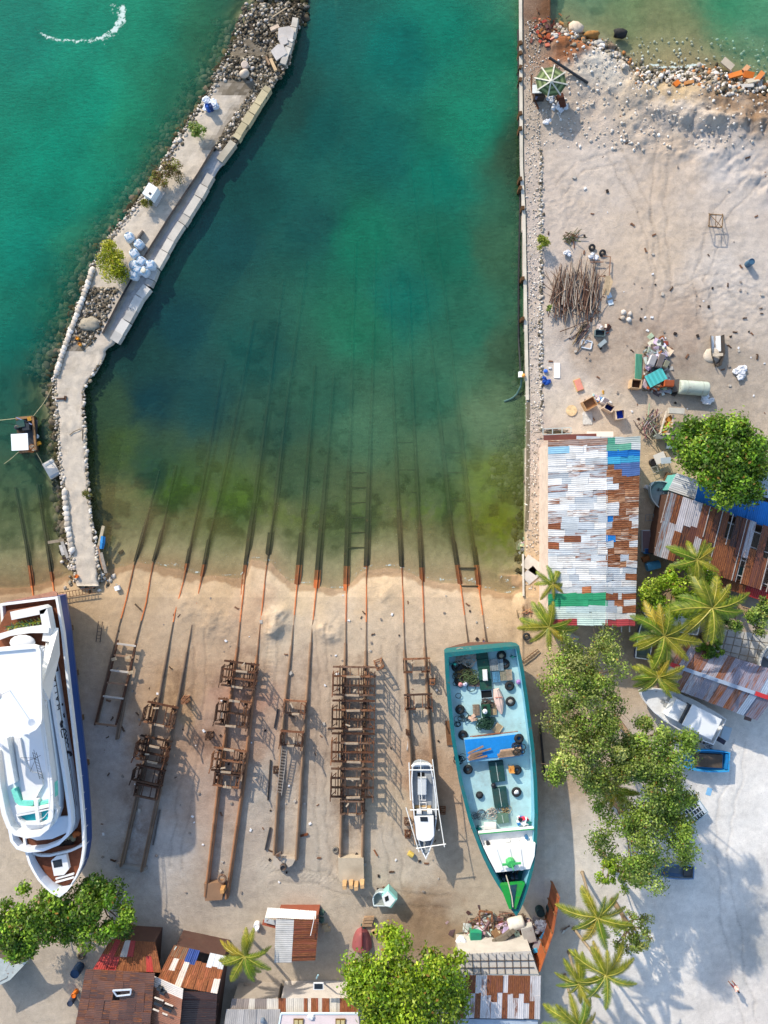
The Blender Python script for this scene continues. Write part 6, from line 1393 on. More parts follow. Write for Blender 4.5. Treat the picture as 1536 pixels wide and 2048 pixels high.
def lower_houses():
    t = thing('ribbed_house', 'grey ribbed roof house cut by the bottom edge, left of the pink roof', 'house', W(510, 2030))
    sheets(t, 'roof', [W(453, 2018, 3.2), W(560, 2018, 3.2), W(560, 2120, 3.6), W(440, 2120, 3.6)], 9, 1, lambda u, v, r: (alb(176, 172, 168), .0), 16); sheets(t, 'awning', [W(464, 1997, 2.7), W(556, 1997, 2.7), W(557, 2018, 3.0), W(460, 2018, 3.0)], 8, 1, lambda u, v, r: (alb(206, 200, 190) if r.random() < .7 else alb(140, 130, 124), .05), 17)
    walls(t, [W(464, 1999, 2.7), W(556, 1999, 2.7), W(560, 2120, 3.2), W(440, 2120, 3.2)], 0, [2.6, 2.6, 3.1, 3.1], alb(170, 160, 148), 'concrete', .15)
    m = MB('paint', lin((110, 124, 140))); m.lathe(W(526, 2038, 3.3), [(.2, 0), (.2, .35), (.1, .4)], 10); m.build('roof_vent', t)
    t = thing('pink_roofed_house', 'house with pale pink roof, two roof windows and a rust striped veranda', 'house', W(630, 2030))
    sheets(t, 'veranda_roof', [W(557, 1996, 2.9), W(716, 1996, 2.9), W(716, 2026, 3.2), W(557, 2024, 3.2)], 22, 1, lambda u, v, r: (alb(206, 200, 188), .05) if r.random() < .62 else (alb(150, 84, 60), .7), 18)
    m = MB('paint', alb(220, 206, 206)); q = [W(562, 2026, 3.6), W(716, 2026, 3.6), W(726, 2120, 4.2), W(545, 2120, 4.2)]; m.loft([q, [p - Vector((0, 0, .12)) for p in q]], True, True); pr = m.build('roof', t)
    m = MB('paint', lin((206, 222, 226))); m.beam(q[0] + Vector((0, 0, .05)), q[1] + Vector((0, 0, .05)), .14, .12); m.beam(q[0] + Vector((0, 0, .05)), q[3] + Vector((0, 0, .05)), .14, .12); m.build('gutter', t)
    for x in (597, 681): m = MB('wood', alb(120, 92, 50)); m.box(W(x, 2046, 3.78), (.95, .8, .1)); m.use('paint', alb(206, 190, 140)); m.box(W(x - 4.5, 2047, 3.84), (.34, .6, .06)); m.box(W(x + 4.5, 2047, 3.84), (.34, .6, .06)); m.build('roof_window', pr)
    m = MB('fabric', (.7, .7, .68)); m.blob(W(622, 2034, 3.75), .3, 3, .2, (1.2, 1, .6)); m.build('white_bundle', pr)
    walls(t, [W(559, 1999, 2.9), W(714, 1999, 2.9), W(722, 2118, 3.4), W(549, 2118, 3.4)], 0, [2.8, 2.8, 3.5, 3.5], alb(214, 206, 196), 'concrete', .15)
    t = thing('street_lamp', 'solar lamp, black panel in a white frame, above the pink roofed house', 'street lamp', W(634, 1962))
    m = MB('paint', lin((150, 190, 196))); m.tube([W(633, 1955, 0), W(633, 1957, 3.8), W(636, 1950, 4.6)], .07, 7); m.build('pole', t)
    m = MB('paint', WHITE); c = W(637, 1972, 4.6); m.box(c, (.95, .65, .1)); m.use('dark_glass', (.02, .02, .02)); m.box(c + Vector((0, 0, .06)), (.78, .48, .03)); m.build('solar_panel', t)
    t = thing('flat_roofed_house', 'house with rust and white striped roof and flat terrace by the scrap heap', 'house', W(1000, 1990))
    def st(u, v, r): q = r.random(); return (r.choice([alb(150, 92, 74), alb(128, 74, 58)]), .75) if q < .34 else (alb(214, 210, 210), .22 if q < .7 else .5)
    sheets(t, 'roof', [W(920, 1950, 3.6), W(1081, 1951, 3.6), W(1079, 2036, 3.2), W(916, 2034, 3.2)], 15, 2, st, 19)
    m = MB('concrete', alb(206, 200, 190)); m.prism([tuple(W(x, y, 3.2)[:2]) for x, y in ((918, 1908), (1062, 1902), (1078, 1950), (918, 1951))], 0, 3.2); m.build('terrace', t)
    m = MB('rusty_steel', alb(80, 74, 70))
    for i in range(9): m.beam(W(928 + i * 16, 1908, 3.28), W(930 + i * 16, 1948, 3.28), .05, .05)
    for y in (1922, 1936): m.beam(W(920, y, 3.3), W(1068, y - 1, 3.3), .05, .05)
    for i in range(10): m.beam(W(924 + i * 15, 1908, 3.2), W(924 + i * 15, 1906, 4.2), .04, .04, (0, 1, 0))
    m.build('rebar_mat', t)
    walls(t, [W(920, 1952, 3.6), W(1079, 1952, 3.6), W(1077, 2034, 3.2), W(917, 2032, 3.2)], 0, [3.5, 3.5, 3.1, 3.1], alb(120, 130, 140), 'concrete', .1)
    m = MB('concrete', alb(176, 190, 204)); q = [W(918, 2038, 2.9), W(1076, 2040, 2.9), W(1072, 2120, 2.9), W(914, 2120, 2.9)]; m.prism([tuple(p[:2]) for p in q], 0, 2.9); m.build('rear_terrace', t)
    t = thing('rusty_fence', 'tall brown sheet metal fence running beside the scrap heap', 'fence', W(1085, 1840))
    a, b, c = W(1104, 1762), W(1092, 1830), W(1066, 1905)
    for p, q, k in ((a, b, alb(166, 92, 56)), (b, c, alb(186, 104, 60))):
        m = MB('old_paint', k); d = (q - p); n = 7
        for i in range(n): kk = random.Random(i).uniform(.8, 1.15); m.col = tuple(v * kk for v in k); u = p + d * (i / n); v = p + d * ((i + .97) / n); m.beam(u + Vector((0, 0, 1.55)), v + Vector((0, 0, 1.55)), .1, 3.0)
        m.build('fence_panel', t)
    m = MB('wood', alb(140, 100, 70)); [m.beam(p + Vector((-.12, 0, 0)), p + Vector((-.12, 0, 3.1)), .1, .1, (0, 1, 0)) for p in (a, a.lerp(b, .5), b, b.lerp(c, .5), c)]; m.build('fence_posts', t)
    m = MB('fabric', lin((150, 170, 150))); m.use('old_paint', alb(186, 194, 190)); t = thing('tarped_hut', 'hut with a pale green grey sheet roof cut by the left edge below the trees', 'hut', W(20, 1960))
    q = [W(-40, 1900, 2.6), W(30, 1930, 2.6), W(56, 1922, 2.8), W(20, 1960, 2.4), W(-40, 1990, 2.4)]; m.loft([q, [p - Vector((0, 0, .08)) for p in q]], True, True); m.build('roof', t)
    walls(t, [W(-40, 1902, 2.6), W(28, 1932, 2.6), W(18, 1958, 2.4), W(-40, 1985, 2.4)], 0, [2.5] * 4, alb(110, 104, 96), 'old_paint', .2)
lower_houses()
# ------------------------------------------------------------------ trees, shrubs and palms
def leaf_mesh(name, pts, nrm, size, cols, rng, mat='leaf'):
    """pts (n,3) local; each leaf a bent kite of two triangles"""
    n = len(pts); a = rng.normal(size=(n, 3)); a -= (a * nrm).sum(1, keepdims=True) * nrm; a /= np.linalg.norm(a, axis=1, keepdims=True) + 1e-9
    b = np.cross(nrm, a); s = size[:, None]
    v = np.stack([pts - a * s * .55, pts + b * s * .32 + nrm * s * .06, pts + a * s * .6 - nrm * s * .1, pts - b * s * .32 + nrm * s * .06], 1).reshape(-1, 3)
    i = np.arange(n)[:, None] * 4; f = np.concatenate([i, i + 1, i + 2, i + 3], 1)
    me = bpy.data.meshes.new(name); me.vertices.add(4 * n); me.vertices.foreach_set('co', v.ravel()); me.loops.add(4 * n); me.loops.foreach_set('vertex_index', f.ravel().astype(np.int32))
    me.polygons.add(n); me.polygons.foreach_set('loop_start', np.arange(0, 4 * n, 4, dtype=np.int32)); me.update(calc_edges=True)
    c4 = np.repeat(np.concatenate([cols, np.ones((n, 1))], 1), 4, axis=0).astype(np.float32)
    ca = me.color_attributes.new('Col', 'FLOAT_COLOR', 'CORNER'); ca.data.foreach_set('color', c4.ravel()); me.materials.append(MAT[mat]); me.update(); return me
def crown_pts(rng, rx, ry, rz, nl, n, fill, lobe):
    L = []; ph = rng.uniform(0, 6.28, 3)
    while len(L) < nl:
        p = rng.uniform(-1, 1, 3)
        q = math.atan2(p[1], p[0]); lim = 0.86 + 0.16 * math.sin(2 * q + ph[0]) + 0.12 * math.sin(3 * q + ph[1]) + 0.10 * math.sin(5 * q + ph[2])
        if p[0] ** 2 + p[1] ** 2 < min(1.1, lim) ** 2 and p[2] > -0.6: L.append(p)
    L = np.array(L); L[:, 2] = L[:, 2] * 0.5 + 0.75 * np.sqrt(np.maximum(0.02, 1 - L[:, 0] ** 2 - L[:, 1] ** 2)) - 0.35
    rad = rng.uniform(.5, 1.35, nl) * lobe
    k = rng.integers(0, nl, n); d = rng.normal(size=(n, 3)); d /= np.linalg.norm(d, axis=1, keepdims=True); d[:, 2] = np.where(d[:, 2] < -.35, -d[:, 2], d[:, 2])
    r = rng.uniform(0, 1, n) ** (1 / 3.0) * (1 - fill) + fill
    m_ = m = min(rx, ry); P = L[k] * np.array([rx, ry, rz]) + rng.normal(size=(n, 3)) * m_ * .045 + d * (rad[k] * r)[:, None] * np.array([m, m, m * .7])
    return P, d, k, L, rad
def tree(lab, x, y, rx, ry, h, pal, seed, n=9000, size=.24, nl=26, lobe=.34, base=None, name='broadleaf_tree', cat='tree', group=None, rz=None, fill=.45, twig=8, up=.34, trunk=.22):
    if name != 'shrub': nl = int(nl * 2.2); lobe *= .68; n = int(n * (1.45 if n < 11000 else 1.45))
    rng = np.random.default_rng(seed); rnd = random.Random(seed); c = W(x, y, h); rz = rz or min(rx, ry) * .55
    bs = W(*base) if base else Vector((c.x * .995, c.y * .995, 0)); bs.z = gz(x, y) if name == 'shrub' else 0
    t = thing(name, lab, cat, bs, group)
    P, d, k, L, rad = crown_pts(rng, rx, ry, rz, nl, n, fill, lobe)
    nrm = d * (1 - up) + np.array([0, 0, 1.0]) * up + rng.normal(size=(n, 3)) * .42; nrm /= np.linalg.norm(nrm, axis=1, keepdims=True)
    pal = np.array(pal); tone = rng.integers(0, len(pal), nl); ci = np.where(rng.uniform(size=n) < .55, tone[k], rng.integers(0, len(pal), n)); cols = pal[ci] * rng.uniform(.7, 1.3, (n, 1)) * rng.uniform(.62, 1.3, nl)[k][:, None]; br = rng.uniform(size=n) < .02; cols[br] = np.array(alb(150, 110, 50))
    off = np.array(c) - np.array(bs)
    me = leaf_mesh('crown', P + off, nrm, rng.uniform(.6, 1.35, n) * size, cols, rng); o = bpy.data.objects.new('crown', me); COL.objects.link(o); o.parent = t
    m = MB('bark', alb(140, 120, 98)); top = c + Vector((0, 0, -rz * .5)); b0 = bs - Vector((0, 0, .2)); mid = b0.lerp(top, .6) + Vector((rnd.uniform(-.3, .3), rnd.uniform(-.3, .3), 0))
    m.tube(chord([b0, b0.lerp(mid, .5), mid, top], 7), [trunk * (1.4 - i * .13) for i in range(7)], 8)
    for i in range(twig):
        j = rnd.randrange(nl); e = c + Vector(L[j] * np.array([rx, ry, rz])); s = b0.lerp(top, rnd.uniform(.45, .95)); q = s.lerp(e, .5) + Vector((rnd.uniform(-.4, .4), rnd.uniform(-.4, .4), rnd.uniform(-.1, .4)))
        m.tube(chord([s, q, e], 6), [trunk * (.42 - .06 * z) for z in range(6)], 5)
        for w_ in range(3): e2 = e + Vector((rnd.uniform(-1, 1), rnd.uniform(-1, 1), rnd.uniform(-.2, .5))) * rx * .28; m.tube([q.lerp(e, .7), e2], [trunk * .14, trunk * .05], 4)
    m.build('trunk', t, True)
    return t
def _br(L, k): return [tuple(v * k for v in c) for c in L]
GB = [alb(88, 132, 26), alb(120, 162, 40), alb(60, 98, 22), alb(146, 178, 56), alb(72, 110, 20), alb(96, 120, 40)]
GY = [alb(130, 164, 34), alb(160, 186, 44), alb(96, 132, 26), alb(176, 196, 60), alb(116, 146, 28)]
GO = [alb(108, 134, 46), alb(146, 164, 74), alb(86, 100, 44), alb(160, 164, 96), alb(98, 112, 40)]
GD = [alb(98, 126, 44), alb(128, 152, 58), alb(72, 96, 38), alb(140, 156, 76)]
GO = _br(GO, 1.3); GD = _br(GD, 1.3)
tree('round dense bright green tree standing over the white and blue roofs', 1444, 918, 4.35, 4.7, 5.4, GB, 1, 15000, .27, 46, .30, (1425, 930))
tree('large yellow green leafy tree at the bottom centre by the striped roofs', 812, 1962, 5.3, 5.2, 5.6, GY, 2, 17000, .29, 52, .27, (790, 1900))
tree('wide green tree under the yacht bow, the left of two', 62, 1838, 4.4, 3.9, 4.6, GB, 3, 9000, .26, 30, .30, (75, 1800))
tree('green tree under the yacht bow, the right of two, nearer the kerb shadow', 196, 1822, 4.0, 3.3, 4.2, GB, 4, 7500, .26, 24, .32, (200, 1790))
grp = 'tall olive green trees between the cargo boat and the pale beach'
tree('olive tree nearest the big shed with bare gaps in its crown', 1172, 1374, 4.3, 4.7, 12.0, GO, 5, 10990, .185, 30, .27, (1118, 1320), group=grp, fill=.35, twig=14)
tree('olive tree right behind the cargo boat with its dense lower half', 1184, 1502, 4.6, 3.7, 12.0, GO, 6, 10990, .185, 28, .28, (1112, 1420), group=grp, fill=.35, twig=12)
tree('olive tree spreading over the blue and white boats', 1320, 1530, 4.0, 3.7, 11.5, GD, 7, 10990, .185, 32, .26, (1235, 1440), group=grp, fill=.35, twig=14)
tree('dark green tree over the slatted grey boat, southernmost tall one', 1284, 1674, 4.3, 4.5, 10.5, GD, 8, 10990, .185, 30, .27, (1205, 1580), group=grp, fill=.35, twig=12)
tree('small yellow green tree with bare pale branches on its west side', 1240, 1748, 2.6, 1.8, 6.5, GY[:3] + GO[:2], 9, 2600, .2, 14, .3, (1195, 1695), fill=.2, twig=12)
tree('thin feathery tree between the lower palms and the open beach', 1268, 1866, 2.2, 2.2, 4.6, GO, 10, 1900, .17, 14, .30, (1225, 1800), fill=.15, twig=14)
tree('bright yellow green bush tree between big shed and rusty shed', 1366, 1178, 3.8, 3.2, 4.0, GY, 11, 6000, .23, 22, .30, (1345, 1160))
tree('sparse tree in front of the red lean-to roofs', 1494, 1226, 3.0, 2.2, 4.2, GD, 12, 3200, .2, 18, .28, (1470, 1200), fill=.2, twig=12)
tree('small bush at the upper edge of the weathered shed roof', 1424, 1296, 1.7, 1.0, 3.4, GB, 13, 1500, .2, 9, .38, (1405, 1270))
def shrub(lab, x, y, r, pal, seed, n=900, size=.13, ry=None): tree(lab, x, y, r, ry or r, .55 + r * .4, pal, seed, int(n * 1.3), size, 16, .46, (x, y), 'shrub', 'shrub', None, r * .6, .4, 4, .4, .05)
shrub('round yellow green bush on the breakwater beside the bulk bags', 228, 524, 1.65, [alb(176, 176, 20), alb(150, 160, 24), alb(196, 190, 40), alb(120, 132, 20)], 21, 4200, .15, 1.85)
shrub('dark green bush near the blue drums on the breakwater', 392, 262, .85, GD, 22, 1300)
BR = [alb(120, 84, 46), alb(150, 120, 50), alb(96, 70, 40), alb(130, 140, 40)]
shrub('larger brown dry bush on the breakwater', 348, 341, .95, BR, 23, 1200)
shrub('brown dry bush touching the white cabinet on the breakwater', 319, 359, .8, BR, 24, 1000)
shrub('small yellowish tuft below the white cabinet', 293, 408, .5, [alb(150, 140, 50), alb(120, 120, 40)], 25, 420)
shrub('grassy tuft on the lagoon edge of the breakwater road', 174, 990, .42, [alb(110, 110, 50), alb(90, 96, 40)], 26, 380)
shrub('yellow green bush at the quay gravel beside the pole heap', 1086, 487, .75, [alb(150, 160, 50), alb(176, 176, 60), alb(110, 130, 40)], 27, 800)
shrub('small dark shrub on the sand left of the pole heap', 1097, 616, .28, GD, 28, 200)
# palms
def frond_mesh(seed, L, yel):
    rnd = random.Random(seed); m = MB('frond', (0, 0, 0)); pts = []; n = 14; bend = rnd.uniform(.75, 1.15); sw = rnd.uniform(-.22, .22)
    for i in range(n): u = i / (n - 1); pts.append(Vector((L * u * (1 - .10 * u * bend), sw * L * u * u, L * (.20 * u - .42 * bend * u * u))))
    base = Vector(alb(118, 146, 36)).lerp(Vector(alb(196, 168, 50)), yel); dark = Vector(alb(52, 84, 24))
    m.use('frond', tuple(Vector(alb(196, 184, 88)).lerp(base, .2))); m.tube(pts, [.05 * (1 - i / n) + .008 for i in range(n)], 5)
    N = 40
    for i in range(2, N):
        u = i / N; k = min(n - 2, int(u * (n - 1))); p = pts[k].lerp(pts[k + 1], u * (n - 1) - k); d = (pts[k + 1] - pts[k]).normalized(); side = d.cross(Vector((0, 0, 1))).normalized()
        ln = L * .21 * (math.sin(math.pi * min(1, u * .92 + .10)) ** .6) * rnd.uniform(.85, 1.1)
        for s in (-1, 1):
            q = (side * s * .80 + d * (.45 + .5 * u)).normalized(); dr = Vector((0, 0, -rnd.uniform(.18, .55))); w = d * .036
            c = base.lerp(dark, rnd.uniform(0, .75)); m.col = tuple(c * rnd.uniform(.8, 1.2)); mid = p + (q * .5 + dr * .12) * ln; e = p + (q + dr * .6).normalized() * ln
            m.quad(p - w, p + w, mid + w * .9, mid - w * .9); m.quad(mid - w * .9, mid + w * .9, e + w * .15, e - w * .15)
    return m
FR = []
def palm(lab, x, y, r, base, seed, h=8.0, nf=13, yel=.35):
    rnd = random.Random(seed); c = W(x, y, h); b = W(*base); b.z = 0
    t = thing('coconut_palm', lab, 'palm tree', b, 'coconut palms around the boatyard')
    m = MB('bark', alb(168, 152, 128)); mid = b.lerp(c, .5) + Vector(((c.x - b.x) * .12, (c.y - b.y) * .12, -.2)); P = chord([b - Vector((0, 0, .2)), b.lerp(mid, .5), mid, mid.lerp(c, .5), c], 16)
    m.tube(P, [.24] + [.15 + (.012 if i % 2 else 0) - .002 * i for i in range(1, 16)], 8); m.build('trunk', t, True)
    m = MB('bark', alb(140, 120, 60))
    for i in range(6): a = i * 1.05; m.use('plastic', alb(150, 140, 50)); m.blob(c + Vector((math.cos(a) * .22, math.sin(a) * .22, -.18)), .13, i, .05, (1, 1, 1.2), 7, 5)
    m.build('coconuts', t, True)
    for i in range(nf):
        ring = i % 3; L = r / S0 * rnd.uniform(.74, 1.04) * (1, .95, .8)[ring]
        key = (seed * 7 + i * (1 + seed % 3)) % 8
        if len(FR) < 8: fm = frond_mesh(100 + len(FR), 3.0, (.3, .1, .55, .35, .2, 1.0, .0, .45)[len(FR)]); fo = fm.build('frond', None, False, (0, 0, 0)); FR.append(fo.data); fo.parent = t
        else: fo = bpy.data.objects.new('frond', FR[key]); COL.objects.link(fo); fo.parent = t
        fo.location = c - b + Vector((0, 0, .05 * ring)); s = L / 3.0; fo.scale = (s, s, s)
        fo.rotation_euler = (rnd.uniform(-.25, .25), (.30, .02, -.38)[ring] + rnd.uniform(-.22, .22), i * 2 * math.pi * .382 + rnd.uniform(-.38, .38))
palm('thin young palm at the left edge of the big shed roof', 1105, 1168, 50, (1092, 1155), 1, 5.0, 8, .1)
palm('palm standing on the sand below the corner of the big shed', 1098, 1254, 66, (1085, 1225), 2, 5.5, 12, .15)
palm('palm in front of the rusty open roof', 1393, 1120, 62, (1372, 1118), 3, 6.5, 12)
palm('largest palm above the leafy bushes by the white boat', 1424, 1216, 92, (1385, 1200), 4, 7.5, 16)
palm('palm beside the narrow navy boat', 1328, 1272, 84, (1300, 1262), 5, 7.5, 15)
palm('palm over the bow of the white speedboat', 1316, 1354, 66, (1334, 1275), 6, 7.5, 14)
palm('palm growing through the olive tree crowns', 1226, 1578, 68, (1182, 1550), 7, 8.0, 14, .1)
palm('uppermost palm of the group by the brown fence', 1195, 1835, 80, (1165, 1745), 8, 8.5, 13)
palm('palm with a long leaning trunk at the lower beach', 1212, 1950, 78, (1147, 1857), 9, 8.5, 13)
palm('yellowish palm left of the long trunked palm', 1158, 1968, 58, (1138, 1905), 10, 6.5, 12, .8)
palm('palm cut by the bottom edge of the frame', 1158, 2052, 74, (1130, 1950), 11, 7.0, 12)
palm('palm beside the half grey, half red shed', 490, 1912, 68, (488, 1865), 12, 5.0, 14, .15)
# ------------------------------------------------------------------ loose things
def tagbox(name, lab, cat, x, y, size, col, rz=0.0, mat='paint', z=None, group=None, lid=None, tilt=0.0):
    z = gz(x, y) if z is None else z
    m = MB(mat, col); M = Matrix.Rotation(rz, 3, 'Z') @ Matrix.Rotation(tilt, 3, 'X'); c = W(x, y, z + size[2] / 2); m.box(c, size, M=M)
    if lid: m.col = lid; m.box(c + Vector((0, 0, size[2] / 2 + .02)), (size[0] * .92, size[1] * .92, .04), M=M)
    return tag(m.build(name), lab, cat, group)
def openbox(name, lab, cat, x, y, size, col, inner, rz, z=None, mat='wood', th=.05):
    z = gz(x, y) if z is None else z; t = thing(name, lab, cat, W(x, y, z)); M = Matrix.Rotation(rz, 3, 'Z'); c = W(x, y, z + size[2] / 2); w, d, h = size
    m = MB(mat, col)
    for o, s in (((-w / 2, 0, 0), (th, d, h)), ((w / 2, 0, 0), (th, d, h)), ((0, -d / 2, 0), (w - th, th, h)), ((0, d / 2, 0), (w - th, th, h))): m.box(c + M @ Vector(o), s, M=M)
    m.build('sides', t); m = MB('fabric', inner); m.box(c + Vector((0, 0, -h * .25)), (w - th, d - th, h * .4), M=M); m.build('inside', t); return t
def crumple(name, lab, cat, x, y, r, col, n, seed, z=None, group=None, flat=.6, mat='fabric'):
    rnd = random.Random(seed); z = gz(x, y) if z is None else z; m = MB(mat, col)
    for i in range(n):
        k = rnd.uniform(.8, 1.08); m.col = tuple(v * k for v in col); m.blob(W(x, y, z + .15) + Vector((rnd.uniform(-r, r), rnd.uniform(-r, r), rnd.uniform(0, r * .5))), rnd.uniform(.4, .75) * r, rnd.random(), .35, (1.1, 1, flat), 9, 6)
    return tag(m.build(name), lab, cat, group)
def heap(name, lab, cat, x, y, rx, ry, n, pal, seed, hmax=.7, mats=('old_paint', 'wood'), smin=.15, smax=.7, z=None):
    rnd = random.Random(seed); z = gz(x, y) if z is None else z; m = MB(mats[0], pal[0])
    for i in range(n):
        a, b = rnd.gauss(0, .45), rnd.gauss(0, .45); q = max(0, 1 - (a * a + b * b)); m.use(rnd.choice(mats), tuple(v * rnd.uniform(.7, 1.15) for v in rnd.choice(pal)))
        M = Matrix.Rotation(rnd.uniform(0, 6.3), 3, 'Z') @ Matrix.Rotation(rnd.uniform(-.5, .5), 3, 'X') @ Matrix.Rotation(rnd.uniform(-.4, .4), 3, 'Y')
        m.box(W(x + a * rx, y + b * ry, z + q * hmax * rnd.uniform(.3, 1)), (rnd.uniform(smin, smax), rnd.uniform(smin, smax) * .7, rnd.choice((.03, .05, .1, .25))), M=M)
    return tag(m.build(name), lab, cat)
def sticks(name, lab, cat, x, y, rx, ry, n, pal, seed, L=(1.0, 2.5), ang=(0, 6.28), hmax=.6, r=(.025, .05), z=None):
    rnd = random.Random(seed); z = gz(x, y) if z is None else z; m = MB('wood', pal[0])
    for i in range(n):
        c = W(x + rnd.gauss(0, .45) * rx, y + rnd.gauss(0, .45) * ry, z + rnd.uniform(.05, hmax)); a = rnd.uniform(*ang); l = rnd.uniform(*L) / 2; d = Vector((math.cos(a) * l, math.sin(a) * l, rnd.uniform(-.2, .2))); m.col = tuple(v * rnd.uniform(.7, 1.2) for v in rnd.choice(pal)); m.tube([c - d, c + d], rnd.uniform(*r), 5)
    return tag(m.build(name), lab, cat)
def drum(lab, x, y, r, h, col, z=None, name='drum', cat='drum', lie=None):
    z = gz(x, y) if z is None else z; m = MB('plastic', col); c = W(x, y, z); pr = [(r, 0), (r, h * .3), (r * 1.05, h * .33), (r, h * .36), (r, h * .64), (r * 1.05, h * .67), (r, h * .7), (r, h), (r * .9, h + .02), (r * .9, h - .05)]
    if lie is None: m.lathe(c, pr, 14)
    else: m.lathe(c + Vector((0, 0, r)), pr, 14, Matrix.Rotation(lie, 3, 'Z') @ Matrix.Rotation(R(90), 3, 'Y'))
    return tag(m.build(name, None, False), lab, cat)
# bulk bags on the breakwater
bags = [(263, 479, 'bulk bag standing highest up the breakwater, nearest the short board'), (282, 493, 'upper right bulk bag of the row beside the dark low wall'), (273, 512, 'lower left bulk bag of the row beside the dark low wall'), (248, 551, 'bluish square bulk bag apart from the rest beside the round bush'), (287, 527, 'bulk bag at the top of the tight cluster below the dark wall'), (305, 534, 'bulk bag at the right end of the tight cluster'), (272, 535, 'bulk bag at the left of the tight cluster against the dark wall'), (279, 543, 'bulk bag in the middle of the tight cluster'), (293, 547, 'open white bulk bag with pale contents in the cluster'), (272, 554, 'lowest bulk bag of the tight cluster')]
def bulkbag(x, y, lab, i):
    t = thing('bulk_bag', lab, 'bulk bag', W(x, y, .12), 'white bulk bags on the breakwater'); rnd = random.Random(i); wc = alb(214, 222, 230); rz = rnd.uniform(0, 1.5); M = Matrix.Rotation(rz, 3, 'Z'); c = W(x, y, .12); rings = []; n = 20
    for h, k in ((0, .40), (.15, .48), (.45, .50), (.72, .47), (.86, .38), (.93, .2), (.9, .06)):
        ring = []
        for j in range(n):
            a = 2 * math.pi * j / n; q = k * (1 + .08 * math.cos(4 * a + .6)) * (1 + rnd.uniform(-.05, .05)); ring.append(c + M @ Vector((q * math.cos(a), q * math.sin(a), h + rnd.uniform(-.03, .03))))
        rings.append(ring)
    m = MB('fabric', wc); m.loft(rings, True, True); m.build('bag', t, True)
    for j in range(4):
        a = j * math.pi / 2 + .78 + rz; m = MB('fabric', alb(120, 170, 206)); o = c + Vector((math.cos(a) * .34, math.sin(a) * .34, .84)); d = Vector((-math.sin(a), math.cos(a), 0)) * .2
        m.tube([o - d, o - d * .4 + Vector((0, 0, .10)), o + d * .4 + Vector((0, 0, .09)), o + d], .035, 5); m.build('strap', t)
    if i in (3, 8): m = MB('fabric', alb(150, 190, 216) if i == 3 else alb(226, 220, 200)); m.blob(c + Vector((0, 0, .9)), .3, 1, .2, (1, 1, .3), 10, 6); m.build('top_cover', t, True)
for i, b in enumerate(bags): bulkbag(*b, i)
# cabinet, drums, cloth on the breakwater
t = thing('utility_cabinet', 'white square cabinet with a dark vent on the breakwater between dry bushes', 'cabinet', W(306, 388, .12))
m = MB('paint', lin((236, 238, 236))); m.box(W(304, 387, .75), (1.0, 1.25, 1.3), R(-32)); cb = m.build('body', t); m = MB('concrete', alb(206, 196, 186)); m.box(W(309, 392, .22), (1.5, 1.7, .25), R(-32)); m.build('plinth', t); m = MB('plastic', (.03, .03, .03)); m.box(W(300, 387, 1.42), (.22, .22, .06), R(-32)); m.build('vent', cb); m = MB('paint', lin((220, 224, 222))); m.box(W(297, 398, .5), (.55, .45, .5), R(-32)); m.build('side_box', t)
drum('blue drum, left one of two casting long shadows on the breakwater', 418, 221, .22, .9, lin((24, 84, 170)), .12); drum('darker blue drum, right one of two on the breakwater', 424, 220, .20, .9, lin((22, 54, 110)), .12)
crumple('white_sheet', 'crumpled white sheet draped beside the two blue drums', 'sheet', 422, 208, .5, alb(226, 232, 240), 7, 3, .15, None, .4)
m = MB('concrete', alb(206, 190, 172)); m.lathe(W(485, 150, .0), [(.36, 0), (.4, .3), (.36, 1.0), (.2, 1.15)], 14, Matrix.Rotation(R(60), 3, 'Z') @ Matrix.Rotation(R(35), 3, 'X')); tag(m.build('concrete_pillar', None, True), 'pale cone shaped concrete stump on the rubble end of the breakwater', 'concrete stump')
m = MB('concrete', alb(200, 184, 170)); m.lathe(W(491, 134, .1), [(.36, 0), (.38, .4), (.28, .45)], 14); tag(m.build('concrete_pipe'), 'round concrete ring beside the cone shaped stump', 'concrete ring')
for a in (((572, 68), 1.7, 1.3, .1, 'large white broken slab against the light wall at the breakwater tip'), ((558, 104), 1.5, 1.2, .7, 'grey white broken slab tilted in the rubble of the tip'), ((567, 82), .9, .8, .5, 'small pale broken slab between the two large ones')):
    (x, y), w, d, rz, lab = a; m = MB('concrete', alb(222, 212, 200)); c = W(x, y, .45); M = Matrix.Rotation(rz, 3, 'Z') @ Matrix.Rotation(.12, 3, 'X'); m.loft([[c + M @ Vector((q[0] * w / 2, q[1] * d / 2, h)) for q in ((-1, -.8), (.7, -1), (1, .3), (.5, 1), (-.8, .9))] for h in (-.1, .1)], True, True); tag(m.build('broken_slab'), lab, 'concrete slab', 'broken slabs at the breakwater tip')
for p, q, w, c, lab in (((541, 118), (552, 142), .3, alb(206, 176, 136), 'tan timber beam lying in the rubble above the coping'), ((532, 113), (539, 130), .2, alb(150, 124, 98), 'brown timber beside the tan beam in the rubble'), ((541, 60), (558, 52), .35, alb(212, 190, 166), 'pale beam lying across the dark rocks at the tip'), ((560, 70), (586, 83), .28, alb(214, 208, 198), 'white concrete post leaning on the tip wall'), ((492, 36), (512, 70), .16, alb(60, 52, 44), 'dark pole sloping from the tip into the outer sea'), ((545, 34), (574, 15), .1, alb(190, 170, 140), 'thin pale stick on the drowned rubble at the tip')):
    m = MB('wood', c); m.beam(W(*p, .35 if p != (492, 36) else -.5), W(*q, .4), w, w * .7); tag(m.build('timber_beam'), lab, 'beam', 'beams in the breakwater rubble')
